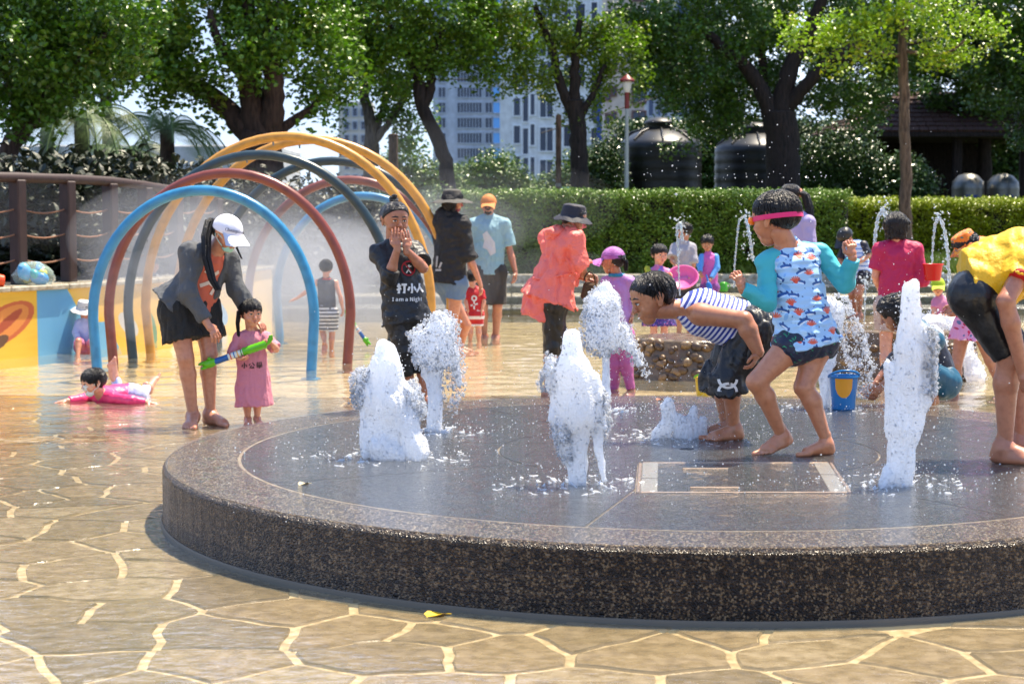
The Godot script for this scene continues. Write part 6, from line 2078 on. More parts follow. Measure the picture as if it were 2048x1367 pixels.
# joints of each person, in metres from the base between the feet
var WHO := {
	"mom": {"at": Vector3(-2.049, -0.012, -11.340), "hd": Vector3(0.188, 1.269, 0.080), "nk": Vector3(0.087, 1.131, 0.030), "sr": Vector3(-0.054, 1.152, 0.100), "sl": Vector3(0.167, 1.105, -0.080), "er": Vector3(-0.047, 0.888, 0.170), "wr": Vector3(0.078, 0.689, 0.200), "el": Vector3(0.224, 0.900, -0.080), "wl": Vector3(0.328, 0.715, -0.120), "hr": Vector3(-0.150, 0.766, 0.070), "hl": Vector3(0.002, 0.758, -0.070), "kr": Vector3(-0.086, 0.460, 0.100), "kl": Vector3(0.047, 0.473, -0.020), "ar": Vector3(-0.053, 0.090, 0.060), "al": Vector3(0.048, 0.085, -0.040), "tr": Vector3(-0.044, 0.044, 0.200), "tl": Vector3(0.160, 0.030, 0.060)},
	"toddler": {"at": Vector3(-1.719, -0.012, -11.420), "hd": Vector3(-0.012, 0.742, 0.020), "nk": Vector3(-0.013, 0.621, 0.000), "sr": Vector3(-0.091, 0.583, 0.030), "sl": Vector3(0.070, 0.586, -0.020), "er": Vector3(-0.131, 0.489, 0.060), "wr": Vector3(-0.070, 0.455, 0.130), "el": Vector3(0.155, 0.506, 0.020), "wl": Vector3(0.135, 0.548, 0.090), "hr": Vector3(-0.049, 0.325, 0.000), "hl": Vector3(0.032, 0.324, -0.010), "kr": Vector3(-0.043, 0.177, 0.030), "kl": Vector3(0.026, 0.174, 0.000), "ar": Vector3(-0.042, 0.050, 0.000), "al": Vector3(0.018, 0.048, -0.020), "tr": Vector3(-0.026, 0.014, 0.085), "tl": Vector3(0.053, 0.014, 0.060)},
	"crawler": {"at": Vector3(-3.016, -0.020, -12.800), "hd": Vector3(-0.077, 0.167, 0.120), "nk": Vector3(-0.033, 0.074, 0.050), "sr": Vector3(-0.143, 0.053, -0.080), "sl": Vector3(0.060, 0.053, 0.100), "er": Vector3(-0.201, 0.030, 0.020), "wr": Vector3(-0.277, 0.031, 0.100), "el": Vector3(0.219, 0.045, 0.200), "wl": Vector3(0.320, 0.026, 0.160), "hr": Vector3(0.071, 0.038, -0.300), "hl": Vector3(0.179, 0.049, -0.120), "kr": Vector3(-0.044, -0.021, -0.600), "kl": Vector3(0.142, 0.009, -0.500), "ar": Vector3(-0.093, 0.161, -0.620), "al": Vector3(0.172, 0.067, -0.620), "tr": Vector3(-0.094, 0.285, -0.550), "tl": Vector3(0.203, 0.122, -0.700)},
	"walker": {"at": Vector3(-1.902, -0.090, -17.800), "hd": Vector3(-0.017, 0.925, 0.000), "nk": Vector3(-0.013, 0.822, 0.000), "sl": Vector3(-0.111, 0.780, 0.000), "sr": Vector3(0.080, 0.775, 0.000), "el": Vector3(-0.221, 0.685, -0.050), "wl": Vector3(-0.342, 0.605, -0.100), "er": Vector3(0.133, 0.627, 0.030), "wr": Vector3(0.158, 0.493, 0.030), "hl": Vector3(-0.067, 0.450, 0.000), "hr": Vector3(0.041, 0.450, 0.000), "kl": Vector3(-0.062, 0.261, -0.030), "kr": Vector3(0.035, 0.249, -0.050), "al": Vector3(-0.023, 0.139, 0.140), "ar": Vector3(0.023, 0.041, -0.050), "tl": Vector3(-0.028, 0.061, 0.200), "tr": Vector3(0.023, 0.003, -0.140)},
	"bun": {"at": Vector3(-0.601, 0.268, -9.940), "hd": Vector3(-0.073, 1.081, 0.020), "nk": Vector3(-0.092, 0.940, 0.000), "sr": Vector3(-0.165, 0.895, 0.030), "sl": Vector3(0.032, 0.913, -0.050), "er": Vector3(-0.095, 0.766, 0.130), "wr": Vector3(-0.049, 0.923, 0.170), "el": Vector3(0.093, 0.810, 0.080), "wl": Vector3(0.003, 0.914, 0.150), "hr": Vector3(-0.058, 0.526, 0.020), "hl": Vector3(0.046, 0.523, -0.030), "kr": Vector3(-0.023, 0.325, 0.040), "kl": Vector3(0.064, 0.351, 0.000), "ar": Vector3(0.015, 0.065, -0.020), "al": Vector3(0.102, 0.063, -0.030), "tr": Vector3(0.018, 0.016, 0.120), "tl": Vector3(0.176, 0.006, 0.080)},
	"hatwoman": {"at": Vector3(-0.620, -0.090, -18.000), "hd": Vector3(0.006, 1.610, 0.000), "nk": Vector3(-0.041, 1.470, 0.000), "sr": Vector3(0.103, 1.387, 0.120), "sl": Vector3(-0.170, 1.397, -0.100), "er": Vector3(0.175, 1.047, 0.120), "wr": Vector3(0.288, 0.766, 0.100), "el": Vector3(-0.110, 1.077, -0.150), "wl": Vector3(-0.032, 0.788, -0.150), "hr": Vector3(0.048, 0.765, 0.070), "hl": Vector3(-0.092, 0.759, -0.070), "kr": Vector3(0.005, 0.378, 0.050), "kl": Vector3(0.136, 0.315, -0.120), "ar": Vector3(0.036, 0.065, 0.050), "al": Vector3(0.059, 0.019, -0.200), "tr": Vector3(0.119, 0.003, 0.060), "tl": Vector3(0.144, -0.019, -0.200)},
	"man": {"at": Vector3(-0.262, -0.090, -19.670), "hd": Vector3(-0.005, 1.583, 0.000), "nk": Vector3(-0.006, 1.447, -0.020), "sr": Vector3(-0.182, 1.362, 0.000), "sl": Vector3(0.177, 1.362, 0.000), "er": Vector3(-0.228, 1.072, -0.020), "wr": Vector3(-0.210, 0.801, 0.050), "el": Vector3(0.239, 1.055, -0.020), "wl": Vector3(0.302, 0.823, 0.040), "hr": Vector3(-0.086, 0.816, 0.000), "hl": Vector3(0.085, 0.816, 0.000), "kr": Vector3(-0.069, 0.435, 0.030), "kl": Vector3(0.097, 0.435, 0.020), "ar": Vector3(-0.058, 0.066, -0.020), "al": Vector3(0.073, 0.066, -0.030), "tr": Vector3(-0.067, 0.029, 0.180), "tl": Vector3(0.064, 0.029, 0.180)},
	"redkid": {"at": Vector3(-0.407, -0.090, -19.000), "hd": Vector3(-0.034, 0.778, 0.000), "nk": Vector3(-0.017, 0.679, 0.000), "sl": Vector3(-0.083, 0.629, 0.000), "sr": Vector3(0.065, 0.629, 0.000), "el": Vector3(-0.099, 0.520, 0.030), "wl": Vector3(-0.077, 0.428, 0.060), "er": Vector3(0.099, 0.520, 0.030), "wr": Vector3(0.072, 0.422, 0.050), "hl": Vector3(-0.051, 0.370, 0.000), "hr": Vector3(0.032, 0.370, 0.000), "kl": Vector3(-0.051, 0.215, 0.000), "kr": Vector3(0.037, 0.215, 0.000), "al": Vector3(-0.057, 0.066, 0.000), "ar": Vector3(0.043, 0.066, 0.000), "tl": Vector3(-0.070, 0.019, -0.100), "tr": Vector3(0.052, 0.019, -0.100)},
	"coral": {"at": Vector3(0.327, -0.050, -13.150), "hd": Vector3(0.143, 1.392, 0.020), "nk": Vector3(0.068, 1.301, 0.000), "sr": Vector3(0.147, 1.250, 0.140), "sl": Vector3(-0.043, 1.262, -0.120), "er": Vector3(0.184, 1.077, 0.160), "wr": Vector3(0.225, 0.977, 0.100), "el": Vector3(0.012, 1.045, -0.180), "wl": Vector3(0.226, 0.947, -0.100), "hr": Vector3(-0.002, 0.769, 0.090), "hl": Vector3(-0.043, 0.760, -0.080), "kr": Vector3(-0.016, 0.444, 0.070), "kl": Vector3(0.050, 0.431, -0.100), "ar": Vector3(-0.052, 0.090, 0.040), "al": Vector3(0.060, 0.071, -0.140), "tr": Vector3(0.007, 0.038, 0.100), "tl": Vector3(0.140, 0.015, -0.120)},
	"capgirl": {"at": Vector3(0.850, -0.060, -13.600), "hd": Vector3(-0.055, 1.075, 0.000), "nk": Vector3(-0.023, 0.964, 0.000), "sr": Vector3(-0.098, 0.915, -0.060), "sl": Vector3(0.077, 0.919, 0.040), "er": Vector3(-0.122, 0.769, -0.050), "wr": Vector3(-0.132, 0.645, 0.000), "el": Vector3(0.109, 0.781, 0.050), "wl": Vector3(0.094, 0.663, 0.050), "hr": Vector3(-0.050, 0.484, -0.030), "hl": Vector3(0.041, 0.488, 0.020), "kr": Vector3(-0.034, 0.266, -0.020), "kl": Vector3(0.050, 0.271, 0.030), "ar": Vector3(-0.040, 0.045, -0.040), "al": Vector3(0.091, 0.059, 0.020), "tr": Vector3(-0.101, -0.003, -0.080), "tl": Vector3(0.046, 0.016, 0.100)},
	"bender": {"at": Vector3(1.077, 0.268, -8.530), "hd": Vector3(-0.380, 0.698, 0.020), "nk": Vector3(-0.265, 0.648, 0.000), "sl": Vector3(-0.160, 0.630, 0.130), "sr": Vector3(-0.172, 0.661, -0.130), "el": Vector3(0.042, 0.607, 0.230), "wl": Vector3(0.110, 0.454, 0.250), "er": Vector3(-0.020, 0.554, -0.220), "wr": Vector3(-0.002, 0.383, -0.140), "hl": Vector3(0.121, 0.544, 0.080), "hr": Vector3(0.115, 0.538, -0.090), "kl": Vector3(-0.016, 0.299, 0.100), "kr": Vector3(-0.039, 0.288, -0.120), "al": Vector3(0.018, 0.062, 0.060), "ar": Vector3(0.001, 0.058, -0.100), "tl": Vector3(-0.115, 0.008, 0.080), "tr": Vector3(-0.140, 0.012, -0.100)},
	"aqua": {"at": Vector3(1.350, 0.268, -7.960), "hd": Vector3(-0.135, 1.091, 0.000), "nk": Vector3(-0.076, 0.970, 0.000), "sl": Vector3(-0.181, 0.897, 0.030), "sr": Vector3(0.078, 0.932, -0.050), "el": Vector3(-0.183, 0.712, 0.100), "wl": Vector3(-0.307, 0.782, 0.140), "er": Vector3(0.195, 0.794, -0.020), "wr": Vector3(0.212, 0.918, 0.050), "hl": Vector3(-0.056, 0.514, 0.020), "hr": Vector3(0.082, 0.532, -0.040), "kl": Vector3(-0.229, 0.350, 0.080), "kr": Vector3(-0.000, 0.319, 0.020), "al": Vector3(-0.097, 0.096, -0.010), "ar": Vector3(0.100, 0.091, 0.020), "tl": Vector3(-0.208, 0.009, 0.040), "tr": Vector3(-0.019, 0.008, 0.060)},
	"bowlgirl": {"at": Vector3(1.508, -0.090, -17.600), "hd": Vector3(-0.005, 1.068, 0.000), "nk": Vector3(-0.014, 0.941, 0.000), "sr": Vector3(-0.090, 0.885, 0.000), "sl": Vector3(0.078, 0.885, 0.000), "er": Vector3(-0.079, 0.803, 0.120), "wr": Vector3(0.035, 0.877, 0.200), "el": Vector3(0.156, 0.802, 0.100), "wl": Vector3(0.316, 0.833, 0.120), "hr": Vector3(-0.058, 0.543, 0.000), "hl": Vector3(0.050, 0.543, 0.000), "kr": Vector3(-0.056, 0.272, 0.000), "kl": Vector3(0.051, 0.272, 0.000), "ar": Vector3(-0.055, 0.061, 0.000), "al": Vector3(0.058, 0.061, 0.000), "tr": Vector3(-0.064, 0.030, 0.120), "tl": Vector3(0.052, 0.030, 0.120)},
	"greyboy": {"at": Vector3(1.992, -0.090, -20.000), "hd": Vector3(0.004, 1.280, 0.000), "nk": Vector3(-0.006, 1.158, 0.000), "sl": Vector3(-0.104, 1.095, 0.000), "sr": Vector3(0.092, 1.095, 0.000), "el": Vector3(-0.147, 0.953, 0.100), "wl": Vector3(-0.109, 0.897, 0.180), "er": Vector3(0.111, 0.951, 0.050), "wr": Vector3(0.100, 0.807, 0.060), "hl": Vector3(-0.049, 0.672, 0.000), "hr": Vector3(0.061, 0.672, 0.000), "kl": Vector3(-0.047, 0.370, 0.000), "kr": Vector3(0.063, 0.370, 0.000), "al": Vector3(-0.051, 0.044, 0.000), "ar": Vector3(0.071, 0.044, 0.000), "tl": Vector3(-0.045, -0.011, -0.120), "tr": Vector3(0.096, -0.011, -0.120)},
	"toykid": {"at": Vector3(2.338, -0.090, -20.500), "hd": Vector3(-0.018, 1.139, 0.000), "nk": Vector3(-0.006, 1.020, 0.000), "sr": Vector3(-0.076, 0.973, 0.000), "sl": Vector3(0.078, 0.973, 0.000), "er": Vector3(-0.111, 0.879, 0.050), "wr": Vector3(-0.112, 0.793, 0.120), "el": Vector3(0.092, 0.849, 0.040), "wl": Vector3(0.013, 0.716, 0.120), "hr": Vector3(-0.038, 0.610, 0.000), "hl": Vector3(0.063, 0.610, 0.000), "kr": Vector3(-0.035, 0.313, 0.000), "kl": Vector3(0.066, 0.313, 0.000), "ar": Vector3(-0.039, 0.032, 0.000), "al": Vector3(0.074, 0.032, 0.000), "tr": Vector3(-0.064, -0.007, 0.120), "tl": Vector3(0.066, -0.007, 0.120)},
	"ponytail": {"at": Vector3(2.859, -0.090, -17.000), "hd": Vector3(-0.124, 1.661, 0.000), "nk": Vector3(-0.059, 1.495, 0.000), "sr": Vector3(-0.114, 1.421, -0.140), "sl": Vector3(0.036, 1.402, 0.140), "er": Vector3(-0.151, 1.122, -0.200), "wr": Vector3(-0.203, 0.867, -0.100), "el": Vector3(0.053, 1.106, 0.180), "wl": Vector3(-0.055, 0.858, 0.200), "hr": Vector3(-0.022, 0.788, -0.080), "hl": Vector3(-0.004, 0.795, 0.080), "kr": Vector3(-0.013, 0.431, -0.080), "kl": Vector3(0.010, 0.441, 0.080), "ar": Vector3(0.002, 0.073, -0.080), "al": Vector3(0.024, 0.086, 0.080), "tr": Vector3(-0.057, 0.023, -0.080), "tl": Vector3(-0.034, 0.037, 0.080)},
	"capkid": {"at": Vector3(3.681, 0.260, -18.400), "hd": Vector3(-0.141, 0.887, 0.060), "nk": Vector3(-0.059, 0.796, 0.000), "sr": Vector3(-0.118, 0.779, -0.080), "sl": Vector3(0.056, 0.802, 0.060), "er": Vector3(-0.175, 0.640, -0.050), "wr": Vector3(-0.161, 0.547, 0.050), "el": Vector3(0.103, 0.697, 0.100), "wl": Vector3(-0.116, 0.563, 0.200), "hr": Vector3(0.002, 0.469, -0.070), "hl": Vector3(0.063, 0.473, 0.050), "kr": Vector3(-0.046, 0.278, -0.030), "kl": Vector3(0.007, 0.283, 0.080), "ar": Vector3(0.003, 0.092, -0.100), "al": Vector3(0.032, 0.098, 0.020), "tr": Vector3(-0.058, 0.046, -0.060), "tl": Vector3(-0.043, 0.049, 0.080)},
	"magenta": {"at": Vector3(3.125, -0.070, -14.000), "hd": Vector3(-0.015, 1.361, 0.000), "nk": Vector3(-0.005, 1.228, 0.000), "sl": Vector3(-0.138, 1.171, 0.000), "sr": Vector3(0.150, 1.171, 0.000), "el": Vector3(-0.163, 0.955, -0.040), "wl": Vector3(-0.090, 0.816, -0.140), "er": Vector3(0.206, 0.925, 0.020), "wr": Vector3(0.270, 0.917, -0.180), "hl": Vector3(-0.074, 0.713, 0.000), "hr": Vector3(0.089, 0.713, 0.000), "kl": Vector3(-0.081, 0.387, 0.000), "kr": Vector3(0.098, 0.387, 0.000), "al": Vector3(-0.084, 0.068, 0.000), "ar": Vector3(0.120, 0.068, 0.000), "tl": Vector3(-0.069, 0.004, -0.140), "tr": Vector3(0.170, 0.004, -0.140)},
	"squat": {"at": Vector3(2.427, 0.268, -10.150), "hd": Vector3(-0.164, 0.536, 0.000), "nk": Vector3(-0.027, 0.447, 0.000), "sl": Vector3(0.033, 0.379, 0.120), "sr": Vector3(0.031, 0.384, -0.140), "el": Vector3(-0.146, 0.263, 0.200), "wl": Vector3(-0.279, 0.116, 0.180), "er": Vector3(-0.121, 0.247, -0.200), "wr": Vector3(-0.256, 0.098, -0.120), "hl": Vector3(0.114, 0.129, 0.070), "hr": Vector3(0.128, 0.120, -0.080), "kl": Vector3(-0.129, 0.258, 0.200), "kr": Vector3(-0.067, 0.235, -0.200), "al": Vector3(0.021, 0.063, 0.120), "ar": Vector3(0.044, 0.044, -0.120), "tl": Vector3(-0.116, 0.023, 0.160), "tr": Vector3(-0.072, -0.006, -0.160)},
	"orangehat": {"at": Vector3(3.525, -0.050, -13.150), "hd": Vector3(-0.067, 1.187, 0.020), "nk": Vector3(-0.006, 1.058, 0.000), "sr": Vector3(0.005, 0.997, -0.120), "sl": Vector3(0.052, 1.015, 0.100), "er": Vector3(-0.053, 0.853, -0.140), "wr": Vector3(-0.138, 0.740, -0.100), "el": Vector3(-0.023, 0.830, 0.180), "wl": Vector3(-0.142, 0.745, 0.140), "hr": Vector3(-0.047, 0.595, -0.070), "hl": Vector3(0.018, 0.603, 0.060), "kr": Vector3(-0.105, 0.288, -0.060), "kl": Vector3(0.122, 0.321, 0.060), "ar": Vector3(-0.128, 0.064, -0.060), "al": Vector3(0.211, 0.099, 0.060), "tr": Vector3(-0.203, 0.029, -0.020), "tl": Vector3(0.157, 0.048, 0.120)},
	"greencap": {"at": Vector3(4.099, -0.090, -16.500), "hd": Vector3(-0.022, 0.783, 0.000), "nk": Vector3(0.003, 0.687, 0.000), "sr": Vector3(-0.039, 0.649, 0.000), "sl": Vector3(0.062, 0.649, 0.000), "er": Vector3(-0.069, 0.565, 0.050), "wr": Vector3(-0.056, 0.501, 0.100), "el": Vector3(0.074, 0.565, 0.050), "wl": Vector3(0.025, 0.501, 0.100), "hr": Vector3(-0.024, 0.351, 0.000), "hl": Vector3(0.067, 0.351, 0.000), "kr": Vector3(-0.036, 0.228, 0.020), "kl": Vector3(0.064, 0.228, 0.020), "ar": Vector3(-0.029, 0.111, 0.000), "al": Vector3(0.076, 0.111, 0.000), "tr": Vector3(-0.087, 0.073, 0.120), "tl": Vector3(0.035, 0.074, 0.130)},
	"yellow": {"at": Vector3(2.167, 0.268, -7.750), "hd": Vector3(0.279, 0.823, 0.050), "nk": Vector3(0.214, 0.911, 0.000), "sl": Vector3(0.179, 0.896, -0.130), "sr": Vector3(0.095, 0.888, 0.140), "er": Vector3(-0.015, 0.738, 0.240), "wr": Vector3(0.078, 0.428, 0.200), "el": Vector3(0.292, 0.675, -0.200), "wl": Vector3(0.303, 0.402, -0.140), "hr": Vector3(-0.112, 0.757, 0.080), "hl": Vector3(-0.048, 0.758, -0.100), "kr": Vector3(0.053, 0.473, 0.100), "kl": Vector3(0.152, 0.470, -0.100), "ar": Vector3(0.044, 0.112, 0.080), "al": Vector3(0.165, 0.102, -0.100), "tr": Vector3(0.124, 0.027, 0.120), "tl": Vector3(0.264, 0.032, -0.060)},
	"sitter": {"at": Vector3(-4.277, -0.090, -17.300), "hd": Vector3(-0.021, 0.519, 0.000), "nk": Vector3(-0.013, 0.423, 0.000), "sr": Vector3(-0.079, 0.388, 0.000), "sl": Vector3(0.057, 0.388, 0.000), "er": Vector3(-0.100, 0.301, 0.060), "wr": Vector3(-0.041, 0.228, 0.160), "el": Vector3(0.100, 0.301, 0.060), "wl": Vector3(0.088, 0.228, 0.160), "hr": Vector3(-0.063, 0.146, 0.000), "hl": Vector3(0.033, 0.146, 0.000), "kr": Vector3(-0.031, 0.222, 0.220), "kl": Vector3(0.117, 0.217, 0.220), "ar": Vector3(-0.019, 0.080, 0.300), "al": Vector3(0.139, 0.080, 0.300), "tr": Vector3(-0.014, 0.048, 0.400), "tl": Vector3(0.183, 0.048, 0.400)},
	"mistkid": {"at": Vector3(-4.012, -0.090, -19.300), "hd": Vector3(-0.008, 0.912, 0.000), "nk": Vector3(-0.010, 0.801, 0.000), "sr": Vector3(-0.089, 0.750, 0.000), "sl": Vector3(0.079, 0.750, 0.000), "er": Vector3(-0.109, 0.622, 0.020), "wr": Vector3(-0.081, 0.502, 0.080), "el": Vector3(0.103, 0.622, 0.020), "wl": Vector3(0.097, 0.502, 0.080), "hr": Vector3(-0.060, 0.431, 0.000), "hl": Vector3(0.035, 0.431, 0.000), "kr": Vector3(-0.063, 0.229, 0.000), "kl": Vector3(0.037, 0.229, 0.000), "ar": Vector3(-0.072, 0.049, 0.000), "al": Vector3(0.035, 0.049, 0.000), "tr": Vector3(-0.058, 0.013, 0.120), "tl": Vector3(0.064, 0.013, 0.120)},
}

# ---------- the people ----------
func img_mat(key: String, im: Image, rough := 0.7, scale := Vector3.ONE) -> StandardMaterial3D:
	if MATS.has(key): return MATS[key]
	var m := mat(key, Color.WHITE, rough)
	m.albedo_texture = ImageTexture.create_from_image(im)
	m.uv1_scale = scale
	m.rim_enabled = true
	m.rim = 0.2
	return m

func stripes(a: Color, b: Color, share := 0.5) -> Image:
	var im := Image.create(8, 64, false, Image.FORMAT_RGB8)
	im.fill(a)
	im.fill_rect(Rect2i(0, 0, 8, int(64 * share)), b)
	return im

func dot(im: Image, x: float, y: float, r: float, c: Color, sq := 1.0, tilt := 0.0) -> void:
	var w := im.get_width()
	var h := im.get_height()
	var R := int(ceil(maxf(r, r * sq)))
	for j in range(-R, R + 1):
		for i in range(-R, R + 1):
			var u := i * cos(tilt) + j * sin(tilt)
			var v := (-i * sin(tilt) + j * cos(tilt)) / sq
			if u * u + v * v <= r * r: im.set_pixel(posmod(int(x) + i, w), posmod(int(y) + j, h), c)

func sea_print() -> Image:
	var im := Image.create(256, 256, false, Image.FORMAT_RGB8)
	im.fill(Color(0.62, 0.78, 0.92))
	var rg := RandomNumberGenerator.new()
	rg.seed = 5
	for k in 60: dot(im, rg.randf() * 256, rg.randf() * 256, rg.randf_range(5, 16), Color(0.7, 0.84, 0.95) if k % 2 else Color(0.5, 0.7, 0.9), 0.5, rg.randf() * 3)
	for k in 30: # fish with pale bellies
		var x := (k % 5) * 52 + rg.randf() * 40
		var y := (k / 5) * 43 + rg.randf() * 30
		var a := rg.randf_range(-0.7, 0.7)
		dot(im, x, y, 16, Color(0.16, 0.36, 0.62), 0.36, a)
		dot(im, x + 2, y + 4, 12, Color(0.85, 0.9, 0.95), 0.2, a)
		dot(im, x + 16 * cos(a), y + 16 * sin(a), 6, Color(0.16, 0.3, 0.55), 0.5, a + 1.3)
		dot(im, x - 3, y - 8, 6, Color(0.13, 0.3, 0.55), 0.5, a + 1.0)
	for k in 16: # coral branches
		var x := (k % 4) * 64 + rg.randf() * 44
		var y := (k / 4) * 64 + rg.randf() * 44
		for b in 7:
			var a := -PI / 2 + (b - 3) * 0.38
			for s in range(2, 17): dot(im, x + cos(a) * s, y + sin(a) * s, 1.7, Color(0.84, 0.36, 0.26))
		if k % 2: dot(im, x, y, 8, Color(0.86, 0.32, 0.22), 0.6, 0.4)
	for k in 60: dot(im, rg.randf() * 256, rg.randf() * 256, rg.randf_range(1, 3), Color(0.12, 0.22, 0.42), 0.6, rg.randf() * 3)
	return im

func patch_print(base: Color, cols: Array, count: int, r0: float, r1: float, sq := 0.7) -> Image:
	var im := Image.create(128, 128, false, Image.FORMAT_RGB8)
	im.fill(base)
	var rg := RandomNumberGenerator.new()
	rg.seed = count
	for k in count: dot(im, rg.randf() * 128, rg.randf() * 128, rg.randf_range(r0, r1), cols[k % cols.size()], sq, rg.randf() * 3)
	return im

func who(key: String, label: String, P: Dictionary, group := "") -> Array:
	var J: Dictionary = WHO[key]
	var o := thing("person", label, "person", J.at, group)
	P.cell = P.get("cell", 0.01)
	add_body(o, J, P)
	return [o, J]

const XIAO := [[Vector2(0.5, 0.95), Vector2(0.5, 0.1), Vector2(0.38, 0.16)], [Vector2(0.28, 0.65), Vector2(0.12, 0.3)], [Vector2(0.7, 0.65), Vector2(0.9, 0.3)]]
const GONG := [[Vector2(0.4, 0.92), Vector2(0.1, 0.5)], [Vector2(0.6, 0.92), Vector2(0.95, 0.5)], [Vector2(0.5, 0.55), Vector2(0.2, 0.12), Vector2(0.8, 0.16)], [Vector2(0.66, 0.35), Vector2(0.86, 0.06)]]
const JU := [[Vector2(0.05, 0.5), Vector2(0.95, 0.5)], [Vector2(0.2, 0.95), Vector2(0.2, 0.52)], [Vector2(0.8, 0.95), Vector2(0.8, 0.52)], [Vector2(0.2, 0.92), Vector2(0.36, 0.92)], [Vector2(0.2, 0.75), Vector2(0.34, 0.75)], [Vector2(0.64, 0.92), Vector2(0.8, 0.92)], [Vector2(0.66, 0.75), Vector2(0.8, 0.75)], [Vector2(0.42, 0.9), Vector2(0.58, 0.9), Vector2(0.42, 0.62), Vector2(0.58, 0.62)], [Vector2(0.35, 0.48), Vector2(0.1, 0.22)], [Vector2(0.65, 0.48), Vector2(0.92, 0.22)], [Vector2(0.3, 0.34), Vector2(0.7, 0.34)], [Vector2(0.2, 0.18), Vector2(0.8, 0.18)], [Vector2(0.5, 0.44), Vector2(0.5, 0.0)]]
const DA := [[Vector2(0.04, 0.72), Vector2(0.42, 0.72)], [Vector2(0.24, 0.96), Vector2(0.24, 0.08), Vector2(0.12, 0.14)], [Vector2(0.04, 0.36), Vector2(0.44, 0.5)], [Vector2(0.48, 0.84), Vector2(0.98, 0.84)], [Vector2(0.74, 0.84), Vector2(0.74, 0.1), Vector2(0.6, 0.16)]]
const REN := [[Vector2(0.5, 0.95), Vector2(0.45, 0.55), Vector2(0.1, 0.05)], [Vector2(0.47, 0.6), Vector2(0.92, 0.05)]]

func glyph(g: Array, x: float, y: float, s: float) -> Array:
	return g.map(func(st): return st.map(func(q): return Vector2(x + q.x * s, y + q.y * s)))

func letters(called: String, text: String, size: float, f: Field, xf: Transform3D, m: Material, parent: Node, serif := false) -> void:
	var tm := TextMesh.new()
	var font := SystemFont.new()
	font.font_names = PackedStringArray(["Droid Serif" if serif else "Droid Sans"])
	font.font_weight = 700
	tm.font = font
	tm.text = text
	tm.font_size = 32
	tm.pixel_size = size / 32.0
	tm.depth = 0.0
	var a := tm.get_mesh_arrays()
	var mb := MB.new()
	var vs: PackedVector3Array = a[Mesh.ARRAY_VERTEX]
	for q in vs: mb.add(_onto(f, xf, Vector2(q.x, q.y), 0.005) if f else xf * q, xf.basis.z)
	mb.ix = a[Mesh.ARRAY_INDEX]
	part(called, mb.mesh(), m, parent)


